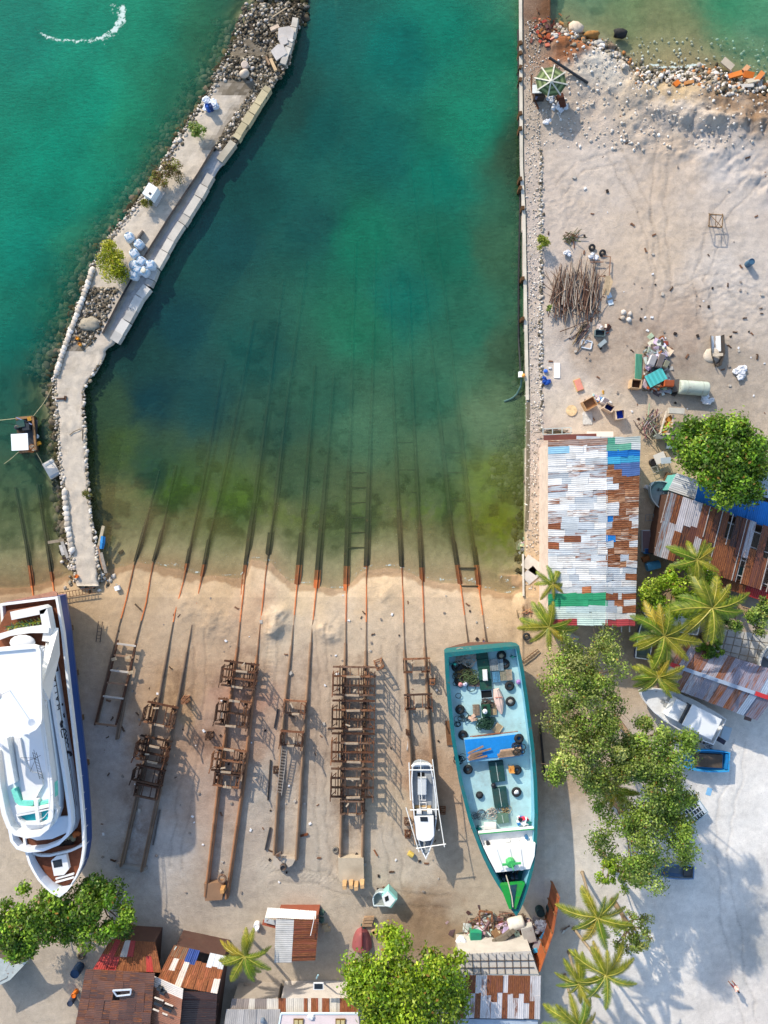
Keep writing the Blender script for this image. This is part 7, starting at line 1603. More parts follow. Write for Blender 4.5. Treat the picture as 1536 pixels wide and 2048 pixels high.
m = MB('sand', alb(176, 166, 146)); m.blob(W(179, 649, .1), 1.0, 5, .16, (1.1, .75, .38), 18, 9); tag(m.build('gravel_heap', None, True), 'rounded heap of fine grey gravel on the breakwater', 'gravel heap')
tagbox('board', 'thin grey board standing between the bulk bags and the bush', 'board', 277, 475, (.12, 1.6, .5), alb(150, 136, 122), R(-36), 'wood', .12)
drum('small orange canister near the gravel heap', 157, 678, .16, .4, lin((230, 160, 50)), .12, 'canister', 'canister'); drum('orange bucket below the canister with a small shadow', 162, 690, .16, .4, lin((216, 150, 60)), .12, 'bucket', 'bucket')
m = MB('rusty_steel', RUST[3]); m.beam(W(113, 798, .2), W(130, 797, .2), .16, .14); m.beam(W(131, 792, .2), W(130, 801, .2), .2, .14); tag(m.build('iron_anchor'), 'T shaped rusty iron piece on the breakwater bend', 'iron piece')
m = MB('fabric', alb(110, 96, 76)); m.tube(chord([W(139, 870, .2), W(148, 863, .2), W(158, 859, .2), W(164, 856, .2), (W(165, 872, .2)), W(165, 882, .2)], 10), .035, 5); tag(m.build('rope'), 'dark rope lying on the breakwater road opposite the raft', 'rope')
# raft with pump, float and lines
t = thing('work_raft', 'dark work raft with pump machinery and a white canopy moored left of the breakwater', 'raft', W(52, 870, WL))
m = MB('wood', alb(92, 74, 58)); RP = [(31, 836), (68, 832), (74, 902), (38, 907)]; m.prism([tuple(W(x, y, -.3)[:2]) for x, y in RP], -.95, -.3); m.build('deck', t)
m = MB('plastic', alb(60, 62, 66)); m.box(W(62, 865, -.27), (1.2, 2.6, .04), R(-4)); m.build('deck_mat', t)
m = MB('paint', lin((240, 242, 242))); m.box(W(39.5, 884, 1.9), (1.62, 1.62, .08), R(3)); m.build('canopy', t)
m = MB('paint', (.4, .4, .4)); [m.beam(W(x, y, -.3), W(x, y, 1.9), .06, .06, (0, 1, 0)) for x, y in ((33, 873), (51, 872), (52, 897), (36, 897))]; m.build('canopy_posts', t)
m = MB('old_paint', lin((24, 70, 66))); m.box(W(44, 848, .1), (.8, .7, .7), .2); m.use('plastic', (.03, .035, .04)); m.box(W(54, 852, .05), (.7, .9, .6), .1); m.lathe(W(39, 856, -.3), [(.25, 0), (.25, .6), (.1, .7)], 10); m.build('pump', t)
m = MB('wood', alb(150, 116, 82)); m.beam(W(32, 837, -.1), W(66, 834, -.1), .25, .2); m.beam(W(66, 835, -.1), W(72, 900, -.1), .2, .2); m.build('kerb_beams', t)
m = MB('paint', lin((120, 130, 160))); m.beam(W(33, 835, .3), W(64, 849, .3), .1, .1); m.build('boom', t)
m = MB('fabric', alb(150, 96, 60))
for i in range(10): rnd = random.Random(i); m.col = rnd.choice([alb(150, 96, 60), alb(190, 180, 160), alb(70, 60, 50)]); c = W(62 + rnd.uniform(-5, 8), 897 + rnd.uniform(-5, 6), -.2); m.tube([c + Vector((math.cos(j) * .25, math.sin(j) * .25, j * .02)) for j in range(7)], .04, 5)
m.build('hoses', t); m = MB('plastic', lin((230, 160, 50))); m.box(W(77, 887, -.45), (.45, .3, .3), .4); m.build('orange_float', t); m = MB('plastic', lin((210, 214, 210))); m.lathe(W(75, 873, -.6), [(.2, 0), (.26, .3), (.2, .32)], 10); m.build('tub', t); m = MB('wood', alb(190, 140, 60)); m.box(W(60, 838, -.1), (.4, .4, .3), .3); m.build('crate', t)
t = thing('float_platform', 'pale rectangular float tied between the raft and the breakwater', 'float', W(104, 938, WL)); m = MB('old_paint', alb(222, 214, 200)); m.box(W(104, 938, -.55), (1.15, 1.75, .35), R(30)); m.build('deck', t); m = MB('paint', alb(160, 170, 176)); m.box(W(99, 926, -.36), (.95, .2, .05), R(30)); m.box(W(109, 950, -.36), (.95, .2, .05), R(30)); m.build('end_strips', t)
for pts, lab in (([W(67, 832, -.2), W(86, 808, -.3), W(97, 790, -.2), W(105, 772, .1)], 'mooring line from the raft up to the breakwater bend'), ([W(32, 837, -.2), W(14, 839, -.4), W(-6, 841, -.6)], 'mooring line from the raft running out of the left edge'), ([W(37, 904, -.2), W(24, 916, -.4), W(8, 928, -.62)], 'mooring line from the lower left raft corner into the sea'), ([W(73, 906, -.2), W(80, 918, -.4), W(87, 932, -.4)], 'short double line between the raft and the pale float')):
    m = MB('fabric', alb(190, 178, 140)); m.tube(chord(pts, 10), .03, 5); tag(m.build('mooring_line'), lab, 'rope', 'mooring lines of the raft')
# at the root of the breakwater
for p, q, c, lab in (((207, 1052), (197, 1096), alb(196, 180, 150), 'tall pale plank leaning over the blue tarpaulin'), ((194, 1092), (208, 1138), alb(176, 140, 110), 'brown plank leaning on the breakwater root'), ((202, 1105), (212, 1146), alb(160, 150, 136), 'grey plank beside the brown one'), ((124, 1083), (136, 1116), alb(176, 170, 160), 'grey plank left of the breakwater root'), ((121, 1090), (127, 1110), alb(206, 200, 190), 'pale board left of the grey plank'), ((96, 1085), (128, 1080), alb(150, 136, 116), 'log lying in shallow water left of the breakwater'), ((145, 1085), (146, 1110), alb(200, 196, 188), 'short white board on the breakwater edge')):
    m = MB('wood', c); m.beam(W(*p, .1), W(*q, .0), .3, .12); tag(m.build('plank'), lab, 'plank', 'planks at the breakwater root')
m = MB('fabric', lin((50, 120, 176))); m.loft([[W(202, 1072, .3), W(206, 1072, .45), W(211, 1074, .3)], [W(200, 1084, .3), W(205, 1086, .5), W(210, 1087, .3)], [W(199, 1097, .2), W(203, 1098, .35), W(207, 1098, .2)]], closed=False); tag(m.build('tarpaulin'), 'small blue tarpaulin over planks at the breakwater root', 'tarpaulin')
heap('rubble_pile', 'tangle of dark timber left of the breakwater root', 'timber tangle', 138, 1098, 18, 36, 46, [alb(120, 104, 84), alb(80, 70, 60), alb(170, 160, 146)], 5, .4); rb = MB('stone', CORAL[0]); rnd = random.Random(3)
rocks(rb, [(rnd.gauss(196, 7), rnd.gauss(1155, 9)) for i in range(40)] + [(rnd.gauss(146, 6), rnd.gauss(1125, 12)) for i in range(30)] + [(rnd.gauss(180, 22), rnd.gauss(1168, 8)) for i in range(50)], .08, .24, CORAL + DARKR[2:], 4, 0, .7, lambda x, y: max(gz(x, y), -.5)); o = rb.build('root_rubble', None, True); o['kind'] = 'stuff'; tag(o, 'loose stones spilling round the breakwater root', 'rubble')
drum('orange cone shaped marker with a shadow at the breakwater root', 158, 1152, .16, .7, lin((220, 120, 40)), -.25, 'marker_post', 'marker')
tagbox('washing_machine', 'white cube on the wet sand right of the breakwater root', 'white box', 235, 1176, (.45, .45, .45), lin((226, 230, 236)), .3, 'paint'); tagbox('driftwood', 'short dark driftwood block on the beach', 'driftwood', 242, 1104, (.5, .25, .2), alb(80, 64, 50), .6, 'wood')
# north east corner
t = thing('garden_shelter', 'eight sided green striped parasol roof with pale ribs near the quay', 'parasol', W(1100, 160)); c = W(1102, 163, 2.9); K = 8; E = [W(1102 + 32 * math.cos(.2 + 6.2832 * k / K), 163 + 31 * math.sin(.2 + 6.2832 * k / K), 2.1) for k in range(K)]
m = MB('fabric', alb(110, 128, 84)); 
for k in range(K):
    a, b = E[k], E[(k + 1) % K]
    for i in range(6): u0, u1 = i / 6, (i + 1) / 6; m.col = alb(130, 146, 100) if i % 2 else alb(84, 98, 66); m.quad(a.lerp(c, u0), b.lerp(c, u0), b.lerp(c, u1), a.lerp(c, u1))
m.build('canopy', t); m = MB('wood', alb(206, 204, 190)); [m.beam(c + Vector((0, 0, .05)), e + (e - c) * .08 + Vector((0, 0, .05)), .12, .07) for e in E]; m.build('ribs', t); m = MB('wood', alb(150, 130, 100)); m.beam(W(1100, 160, 0), W(1101, 161.5, 2.9), .12, .12, (0, 1, 0)); m.build('post', t)
m = MB('plastic', (.03, .032, .035)); m.tube([W(1098, 115, .9), W(1176, 166, .35)], .13, 9); tag(m.build('pipe'), 'long straight black pipe lying across the rough sand', 'pipe')
t = thing('generator', 'dark machine under a white lid beside the parasol', 'generator', W(1078, 190)); m = MB('paint', lin((222, 226, 224))); m.box(W(1074, 178, 1.35), (.9, .8, .08), .02); m.build('lid', t); m = MB('old_paint', alb(64, 54, 48)); m.box(W(1078, 189, .5), (1.05, .9, 1.0), .02); m.build('body', t); m = MB('plastic', (.1, .12, .2)); m.lathe(W(1072, 197, .6), [(.12, 0), (.12, .4)], 10); m.build('gauge', t)
m = MB('rusty_steel', RUST[0]); m.tube(chord([W(1063, 150, .5), W(1063, 178, .3), W(1069, 200, .2), W(1077, 218, .15)], 8), .09, 7); tag(m.build('bent_pipe'), 'curved rusty pipe beside the generator', 'pipe')
WS = alb(226, 228, 232)
for a in ((1105, 198, .45, 'white sack heap right under the parasol', 4), (1101, 214, .32, 'small bluish white sack below the sack heap', 2), (1126, 217, .45, 'white sacks right of the rusty crate', 4), (1092, 241, .36, 'single bright white sack on the dark patch', 3), (1478, 746, .5, 'white sack pile on the far right sand', 6), (1418, 796, .5, 'white sacks at the end of the grey tank', 5), (1131, 503, .4, 'white cushions at the top of the pole heap', 3), (1187, 513, .35, 'white rags beside the tyres of the pole heap', 4)): crumple('sack', a[3], 'sacks', a[0], a[1], a[2], WS, a[4], a[0], None, 'white sacks and rags on the lot')
tagbox('rusty_crate', 'dark rusty box between the white sacks', 'crate', 1122, 203, (.6, 1.3, .6), alb(92, 52, 38), .25, 'rusty_steel')
t = thing('steel_stand', 'open steel table frame standing alone on the lot, throwing a lattice shadow', 'steel frame', W(1432, 440)); m = MB('rusty_steel', alb(150, 120, 80)); Z0, Z1 = .05, 1.1; B = [(1419, 428), (1446, 430), (1444, 455), (1418, 453)]
for x, y in B: m.beam(W(x, y, Z0), W(x * .999, y - 2, Z1), .06, .06, (0, 1, 0))
for z in (Z0, Z1):
    for i in range(4): m.beam(W(*B[i], z), W(*B[(i + 1) % 4], z), .06, .06)
m.build('legs', t); m = MB('rusty_steel', alb(120, 96, 70)); m.beam(W(*B[0], Z0), W(*B[2], Z1), .05, .05); m.beam(W(*B[1], Z1), W(1432, 454, Z0), .05, .05); m.beam(W(1432, 429, Z1), W(1431, 454, Z1), .05, .05); m.build('braces', t)
drum('blue grey drum standing alone at the right of the lot', 1495, 529, .32, .85, lin((62, 96, 120))); 
# heap of poles: every pole a thing
pm = []; 
for i in range(5):
    rnd = random.Random(i); m = MB('wood', [alb(150, 138, 124), alb(120, 92, 76), alb(176, 164, 150), alb(96, 70, 58), alb(140, 120, 104)][i]); P = [Vector((rnd.uniform(-.03, .03), -1.6 + 3.2 * k / 6, rnd.uniform(-.03, .03))) for k in range(7)]; m.tube(P, [.05 - .004 * k for k in range(7)], 6); o = m.build('pole', None, False, (0, 0, 0)); pm.append(o)
rnd = random.Random(42); LAB = 'thin weathered pole lying in the big tangled pole heap beside the quay'
for i in range(190):
    o = pm[i] if i < 5 else pm[i % 5].copy()
    if i >= 5: COL.objects.link(o)
    o['label'] = LAB; o['category'] = 'pole'; o['kind'] = 'thing'; o['group'] = 'poles in the pole heap'; s = rnd.uniform(.6, 1.35); o.scale = (1, s, 1); steep = rnd.random() < .8
    o.location = W(1152 + rnd.uniform(-46, 46), 585 + rnd.gauss(0, 17), .08 + rnd.uniform(0, .55)); o.rotation_euler = (rnd.uniform(-.12, .12), 0, rnd.gauss(-.03, .17) if steep else rnd.uniform(-1.3, 1.3))
for x, y, lab in ((1184, 495, 'upper small tyre at the pole heap'), (1205, 506, 'larger tyre at the upper right of the pole heap')):
    m = MB('rubber', (.025, .026, .028)); m.torus(W(x, y, .2), .24, .12, Matrix.Rotation(.3, 3, 'X')); tag(m.build('tyre', None, True), lab, 'tyre')
m = MB('wood', alb(190, 166, 132)); c = W(1212, 571, .5); m.loft([[c + Vector(v) for v in ((-.35, -.9, h), (.25, -1.0, h), (.6, .3, h + .2), (.35, .9, h + .2), (-.1, .85, h + .2))] for h in (0, .08)], True, True); tag(m.build('board'), 'broad tan board leaning on the right end of the pole heap', 'board')
for x, y, lab in ((1218, 591, 'bluish white square tile right of the pole heap, upper one'), (1221, 605, 'white square tile right of the pole heap, lower one')): tagbox('tile', lab, 'tile', x, y, (.5, .5, .08), alb(214, 226, 232), .3, 'paint')
m = MB('wood', alb(156, 120, 96)); [m.beam(W(*p, .4), W(*q, .4), .08, .08) for p, q in (((1180, 524), (1207, 524)), ((1206, 512), (1222, 514)), ((1221, 514), (1218, 555)), ((1197, 552), (1210, 553)))]; tag(m.build('pole_rack'), 'rusty square rack frame at the upper right of the pole heap', 'rack')
sticks('branch_bundle', 'dark bundle of branches trailing below the pole heap', 'branches', 1160, 668, 12, 20, 14, [alb(92, 74, 60), alb(130, 106, 84)], 6, (1.2, 2.4), (.8, 1.2), .3); sticks('palm_leaf_litter', 'dry green brown leaf litter above the white cushions', 'leaf litter', 1142, 474, 16, 12, 26, [alb(84, 92, 60), alb(120, 96, 70)], 7, (.5, 1.4), (0, 6), .25)
openbox('window_frame', 'white rectangular frame lying flat on the sand', 'frame', 1173, 689, (1.0, .75, .16), lin((206, 214, 220)), alb(206, 186, 166), -.2, None, 'paint', .09); openbox('metal_basin', 'dark green open basin standing beside the rust stain', 'basin', 1199, 667, (.95, .6, .5), lin((96, 112, 112)), lin((56, 66, 68)), -.05, None, 'paint'); tagbox('metal_case', 'grey rounded case lying below the dark basin', 'case', 1204, 687, (.85, .4, .4), lin((150, 160, 160)), .7, 'paint'); heap('scrap_heap', 'small pale scrap behind the dark basin', 'scrap', 1207, 656, 12, 10, 16, [alb(214, 200, 190), alb(170, 150, 140), alb(120, 70, 50)], 8, .4)
for i, (x, y) in enumerate(((1247, 625), (1260, 628), (1245, 636), (1258, 640))): m = MB('stone', CORAL[i]); m.blob(W(x, y, .12), .26, i, .22, (1, 1, .8), 8, 6); tag(m.build('boulder', None, True), 'pale block, one of four set in a square on the sand', 'block', 'four pale blocks on the sand')
def csheet(lab, x, y, w, l, rz, col, z, tilt=0.0, name='corrugated_sheet'):
    m = MB('paint', col); c = W(x, y, z); M = Matrix.Rotation(rz, 3, 'Z') @ Matrix.Rotation(tilt, 3, 'Y'); n = 18; rows = []
    for s in (-.5, .5): rows.append([c + M @ Vector(((k / n - .5) * w, s * l, .035 * math.sin(k * 2 * math.pi * 5 / n))) for k in range(n + 1)])
    o = len(m.v); m.v.extend(T3(p) for r in rows for p in r)
    for k in range(n): m.col = tuple(v * (1 if k % 4 < 2 else .72) for v in col); m.face((o + k, o + k + 1, o + n + 2 + k, o + n + 1 + k))
    tag(m.build(name), lab, 'corrugated sheet')
csheet('green corrugated sheet lying beside the junk heap', 1277, 733, .75, 2.5, R(-2), alb(90, 170, 140), .3, .25); csheet('bright turquoise corrugated sheet on top of the junk heap', 1312, 755, 1.9, 1.25, R(28), alb(90, 200, 196), 1.15)
J = [alb(206, 200, 200), alb(170, 160, 158), alb(150, 86, 58), alb(226, 222, 220), alb(120, 110, 104), alb(190, 180, 178), alb(96, 84, 78)]
heap('junk_heap', 'long heap of broken furniture and panels, upper part by the green sheet', 'junk heap', 1313, 712, 26, 40, 130, J, 9, .9, smax=1.1); heap('junk_heap', 'flat pile of panels and rusty sheets under the turquoise sheet', 'junk heap', 1318, 768, 34, 16, 90, J + [alb(190, 90, 50)], 10, .9, smax=1.3)
for a in ((1304, 722, 1.0, .6, alb(214, 212, 214), 1.2, 'white cabinet shell lying on the junk heap'), (1320, 722, 1.3, .55, alb(150, 140, 136), 1.25, 'grey trough with a rusty inside on the junk heap'), (1331, 729, .7, .45, alb(176, 176, 150), 1.1, 'olive box tipped off the junk heap'), (1337, 767, .95, .6, alb(206, 104, 56), -.05, 'orange rusty panel on the lower junk pile')): tagbox('cabinet_shell', a[6], 'cabinet', a[0], a[1], (a[2], a[3], .5), a[4], a[5], 'old_paint', .75, None, tuple(v * .5 for v in a[4]))
t = thing('storage_tank', 'pale green grey cylindrical tank lying on its side', 'tank', W(1385, 776)); m = MB('old_paint', alb(186, 196, 182)); m.lathe(W(1358, 774, .72), [(.5, 0), (.68, .03), (.7, .3), (.7, 2.7), (.68, 2.8), (.5, 2.83)], 22, Matrix.Rotation(R(-4), 3, 'Z') @ Matrix.Rotation(R(90), 3, 'Y')); m.build('shell', t, True); m = MB('old_paint', alb(150, 160, 150)); [m.torus(W(x, 774 + (x - 1358) * .07, .72), .7, .025, Matrix.Rotation(R(-4), 3, 'Z') @ Matrix.Rotation(R(90), 3, 'Y'), 22, 5) for x in (1372, 1402)]; m.build('hoops', t); tagbox('pump_box', 'dark box at the left end of the grey tank', 'machine', 1350, 772, (.7, 1.2, .7), alb(90, 88, 86), .1, 'old_paint')
t = thing('wrecked_boat', 'broken half boat hull, white inside and black outside, half sunk in sand', 'boat wreck', W(1433, 700)); m = MB('old_paint', alb(60, 56, 54)); rings = []
for i in range(9): u = i / 8; y = 670 + u * 62; w = .62 * (1 if u < .6 else 1 - (u - .6) * 1.7); cx = 1434 + 2 * u; rings.append([W(cx, y, .55) + Vector((w * s, 0, h)) for s, h in ((-1, .1), (-.8, -.35), (0, -.6), (.8, -.35), (1, .25))])
m.loft(rings, closed=False); m.loft([[p + Vector((.03 if p.x > 0 else -.03, 0, -.05)) for p in r] for r in rings], closed=False); m.build('hull', t); m = MB('old_paint', alb(226, 232, 236)); m.loft([[p * 1 + Vector((0, 0, .04)) for p in r[0:4]] for r in rings[0:5]], closed=False); m.build('inner_skin', t); m = MB('wood', alb(190, 178, 160)); m.beam(W(1424, 710, .45), W(1446, 709, .7), .3, .08); m.build('thwart', t)
m = MB('sand', alb(216, 204, 186)); m.blob(W(1425, 712, 0), .9, 3, .12, (1, .9, .3), 14, 6); tag(m.build('sand_heap', None, True), 'small sand heap against the wrecked boat', 'sand heap')
openbox('wooden_box', 'tall tan box with a dark inside left of the junk pile', 'box', 1270, 769, (.95, .85, 1.0), alb(206, 176, 140), alb(80, 58, 44), -.12); openbox('wooden_box', 'open wide wooden tray box beside the grey sheet', 'box', 1178, 808, (1.2, .95, .8), alb(206, 166, 122), alb(160, 120, 84), .5); openbox('wooden_box', 'narrow box with a navy blue inside, nearer the white board', 'box', 1216, 816, (.9, .65, 1.0), alb(200, 180, 160), lin((24, 34, 90)), -.5); openbox('wooden_box', 'square box with a bright blue inside, the lower right one', 'box', 1238, 830, (.85, .85, 1.0), alb(206, 190, 170), lin((26, 60, 170)), .15); tagbox('appliance', 'white small appliance behind the navy box', 'appliance', 1209, 803, (.6, .5, .9), lin((222, 222, 226)), -.5, 'paint', None, None, lin((120, 110, 110)))
tagbox('grey_board', 'pale grey board lying flat under the tray box', 'board', 1175, 836, (.95, 1.3, .05), alb(206, 204, 196), 0, 'wood'); tagbox('display_board', 'white upright rectangle panel lying flat by the quay gravel', 'panel', 1114, 741, (.58, 1.5, .1), lin((240, 240, 242)), 0, 'paint'); tagbox('mattress', 'pink and yellow folded mattress on the sand', 'mattress', 1157, 770, (.7, 1.2, .2), alb(226, 190, 120), .35, 'fabric', None, None, alb(226, 150, 130)); m = MB('wood', alb(226, 196, 150)); m.lathe(W(1143, 821, .06), [(.55, 0), (.55, .04)], 16); tag(m.build('table_top'), 'round tan table top lying on the sand', 'table top'); heap('toy_heap', 'orange and blue odds and ends beside the tray box', 'odds and ends', 1192, 798, 12, 10, 16, [alb(236, 170, 70), alb(90, 160, 210), alb(230, 230, 226)], 13, .3, ('plastic',), .1, .4)
tagbox('white_board', 'long white board lying against the north eave of the patched shed', 'board', 1200, 868, (2.6, .5, .08), alb(236, 228, 212), .0, 'paint', 1.2); m = MB('paint', alb(190, 206, 206)); [m.beam(W(*p, .9), W(*q, .9), .06, .06) for p, q in (((1086, 858), (1142, 855)), ((1086, 870), (1142, 867)), ((1086, 858), (1086, 870)), ((1105, 857), (1105, 869)), ((1124, 856), (1124, 868)), ((1142, 855), (1142, 867)))]; tag(m.build('metal_gate'), 'pale metal grid gate lying at the north west corner of the patched shed', 'gate'); sticks('scrap_wood', 'dark scrap wood under the metal gate', 'scrap wood', 1114, 864, 26, 5, 26, [alb(90, 80, 70), alb(130, 110, 96)], 15, (.5, 1.6), (-.2, .2), .5)
for x, y, sx, sy, rz, c, lab in ((1043, 749, .4, .55, 0, lin((240, 240, 236)), 'white float box hanging on the quay edge'),): tagbox('float_box', lab, 'float', x - 2, y, (sx, sy, .35), c, rz, 'plastic', .0)
m = MB('plastic', lin((236, 160, 80))); m.blob(W(1047, 751, .35), .2, 2, .05, (1, 1, 1), 10, 7); tag(m.build('float', None, True), 'orange ball float beside the white float box', 'float'); m = MB('plastic', (.02, .022, .024)); m.tube(chord([W(1036, 60, -.3), W(1038, 250, -.4), W(1041, 330, -.5), W(1039, 450, -.55), W(1037, 560, -.6), W(1037, 680, -.6), W(1041, 742, .1)], 40), .09, 7); tag(m.build('hose'), 'long black hose hanging in the water along the quay wall', 'hose'); m = MB('plastic', lin((70, 100, 96))); m.tube(chord([W(1043, 758, .1), W(1042, 772, -.3), W(1034, 788, -.55), W(1024, 797, -.62), W(1008, 803, -.72)], 14), .1, 7); tag(m.build('hose'), 'curved grey green hose running from the float box into the lagoon', 'hose')
crumple('blue_net', 'blue net bundle at the quay gravel', 'net', 1090, 760, .35, lin((40, 80, 160)), 6, 16); m = MB('plastic', lin((60, 110, 200))); m.blob(W(1091, 742, .2), .2, 4, .2, (1.2, 1, .5)); tag(m.build('blue_bag', None, True), 'small blue bag above the blue net bundle', 'bag')
# beside the sheds
sticks('scaffold_scrap', 'heap of bent pipes and rods between patched shed and leafy tree', 'pipe heap', 1301, 850, 16, 26, 46, [alb(140, 116, 100), alb(176, 166, 156), alb(96, 84, 76)], 17, (.6, 2.2), (.5, 2.6), .7); 
t = thing('market_stall', 'broken counter with orange shelves and a grey lump on top, left of the round tree', 'counter', W(1342, 850)); m = MB('wood', alb(220, 206, 186)); [m.beam(W(*p, .9), W(*q, .9), .14, .1) for p, q in (((1333, 822), (1320, 868)), ((1347, 830), (1343, 858)), ((1320, 868), (1352, 868)), ((1370, 828), (1370, 850)))]; m.build('frame', t); m = MB('wood', alb(196, 130, 60)); [m.box(W(x, y, .7), (.7, .5, .06), .6) for x, y in ((1338, 838), (1332, 850), (1326, 862))]; m.build('shelves', t); m = MB('concrete', alb(196, 192, 180)); m.box(W(1352, 822, 1.1), (1.5, .55, .45), -.06); m.build('top_load', t); m = MB('old_paint', alb(120, 124, 118)); m.box(W(1334, 873, .6), (2.3, .5, .5), 0); m.build('front_panel', t)
t = thing('steel_table', 'table with white sheets on it and dark pots beside, near the white roofed shed', 'table', W(1325, 922)); m = MB('paint', alb(220, 216, 206)); m.box(W(1320, 916, 1.0), (1.1, 1.0, .06), .4); m.col = alb(176, 190, 200); m.box(W(1332, 921, 1.05), (1.0, .6, .05), .1); m.build('table_top', t); m = MB('rusty_steel', RUST[3]); [m.beam(W(x, y, 0), W(x, y, 1.0), .06, .06, (0, 1, 0)) for x, y in ((1314, 908), (1330, 906), (1314, 926), (1338, 926))]; m.build('legs', t)
drum('dark round pot left of the sheet covered table', 1304, 925, .36, .5, (.02, .02, .022), None, 'pot', 'pot'); m = MB('paint', alb(170, 170, 166)); [m.beam(W(*p, .5), W(*q, .5), .05, .05) for p, q in (((1302, 935), (1328, 929)), ((1308, 945), (1328, 939)), ((1302, 935), (1308, 946)), ((1314, 932), (1317, 944)), ((1328, 929), (1329, 939)))]; tag(m.build('bed_frame'), 'metal bed frame lying below the dark pot', 'bed frame'); tagbox('brown_crate', 'brown crate leaning beside the white roofed shed', 'crate', 1336, 955, (.6, .9, .5), alb(110, 88, 66), -.3, 'wood'); tagbox('grey_chest', 'grey lidded chest under the edge of the round tree', 'chest', 1346, 892, (1.3, .6, .6), alb(130, 150, 160), -.05, 'paint')
drum('blue drum lying on its side in the shade of the patched shed', 1290, 1134, .42, 1.3, lin((70, 140, 180)), None, 'drum', 'drum', .25); tagbox('cupboard', 'tall pale cupboard laid beside the patched shed wall', 'cupboard', 1291, 1082, (.8, 2.2, .5), alb(186, 196, 206), .02, 'paint', None, None, alb(120, 100, 104)); tagbox('blue_crate', 'small bright blue crate at the foot of the pale cupboard', 'crate', 1293, 1102, (.5, .5, .6), lin((60, 150, 210)), .05, 'plastic', None, None, lin((30, 60, 110))); m = MB('paint', alb(130, 140, 144)); [m.beam(W(*p, .4), W(*q, .4), .05, .05) for p, q in (((1291, 1030), (1307, 1028)), ((1291, 1042), (1308, 1040)), ((1291, 1030), (1291, 1042)), ((1300, 1029), (1300, 1041)), ((1307, 1028), (1308, 1040)))]; tag(m.build('shelf_frame'), 'thin grey shelf frame in the shaded alley', 'frame'); tagbox('plank_box', 'orange brown plank box behind the blue drum', 'plank box', 1291, 1117, (.7, .5, .4), alb(140, 90, 56), .4, 'wood'); tagbox('paper_sheet', 'pale sheet on the dark bench at the head of the alley', 'sheet', 1295, 975, (.55, .35, .5), alb(206, 210, 216), -.5, 'paint')
m = MB('wood', alb(190, 180, 170)); m.box(W(1145, 1272, .35), (1.3, .5, .08), -.5); m.box(W(1149, 1279, .2), (.3, .4, .4), -.5); tag(m.build('bench'), 'small pale bench below the patched shed', 'bench')
m = MB('rubber', (.03, .03, .032)); m.torus(W(1053, 1273, .12), .28, .12); tag(m.build('tyre', None, True), 'lone tyre on the sand by the palm right of the cargo boat stern', 'tyre'); heap('rubble_pile', 'pale broken stones at the landward end of the quay', 'rubble', 1047, 1092, 12, 22, 40, [alb(226, 220, 206), alb(190, 180, 164)], 18, .5, ('stone',), .2, .6); m = MB('concrete', alb(222, 214, 200)); m.box(W(1064, 1130, .1), (1.8, 1.3, .12), -.6); m.col = alb(210, 206, 200); m.box(W(1062, 1150, .1), (1.5, 1.2, .12), .7); tag(m.build('broken_slab'), 'two pale slabs lying crossed beside the white concrete edge', 'concrete slabs'); sticks('scrap_wood', 'tan curved scrap wood on the sand by the quay end', 'scrap wood', 1050, 1225, 14, 8, 12, [alb(206, 166, 120), alb(170, 130, 96)], 19, (.4, 1.2), (0, 3), .3)
for i in range(6): x, y = 1400 + (i % 4) * 7 + (i // 4) * 14, 1482 + (i % 4) * 3 + (i // 4) * 10; openbox('concrete_block', 'hollow white block, one of the stack on the sand below the speedboat', 'block', x, y, (.4, .34, .3), lin((206, 212, 216)), alb(110, 104, 100), -.3, None, 'concrete', .06)['group'] = 'hollow white blocks below the speedboat'
tagbox('blue_sheet', 'pale blue square sheet flat on the beach', 'sheet', 1418, 1583, (.5, .75, .03), lin((130, 180, 214)), -.3, 'fabric'); tagbox('surf_board', 'pale rounded board under the stern of the speedboat', 'board', 1452, 1466, (.85, 1.3, .1), alb(186, 204, 214), -.3, 'paint')
# bottom scrap heap
heap('scrap_heap', 'large scrap heap of rusty frames and boards below the cargo boat prow', 'scrap heap', 1004, 1862, 84, 32, 260, J + J[:2] + [alb(214, 206, 196), alb(150, 110, 80), alb(90, 70, 56)], 20, .8, ('old_paint', 'wood', 'rusty_steel'), .15, 1.25); sticks('rod_bundle', 'bundle of rods sticking out of the large scrap heap', 'rods', 985, 1852, 50, 24, 50, [alb(96, 76, 60), alb(140, 116, 92)], 21, (.8, 2.6), (0, 6.3), .9)
def arm():
    t = thing('excavator_arm', 'discarded digger arm, grey boom and orange end, lying on the scrap heap', 'digger arm', W(980, 1880)); m = MB('old_paint', alb(120, 112, 98)); P = chord([W(1028, 1858, 1.2), W(1008, 1874, 1.3), W(985, 1886, 1.3), W(962, 1892, 1.2)], 10)
    for a, b in zip(P, P[1:]): m.beam(a, b + (b - a) * .15, .45, .4)
    m.build('boom', t); m = MB('old_paint', alb(214, 92, 60)); m.beam(W(972, 1890, 1.3), W(946, 1897, 1.1), .42, .4); m.build('stick', t); m = MB('old_paint', alb(226, 110, 70)); c = [W(916, 1884, .9), W(938, 1891, 1.2), W(949, 1903, 1.0), W(936, 1907, .8), W(918, 1896, .8)]; m.loft([c, [p + Vector((0, 0, .35)) for p in c]], True, True); m.build('bucket', t); m = MB('fabric', alb(236, 236, 240)); m.blob(W(924, 1882, 1.1), .55, 2, .25, (1, .8, .6), 10, 6); m.build('white_wrap', t)
arm()
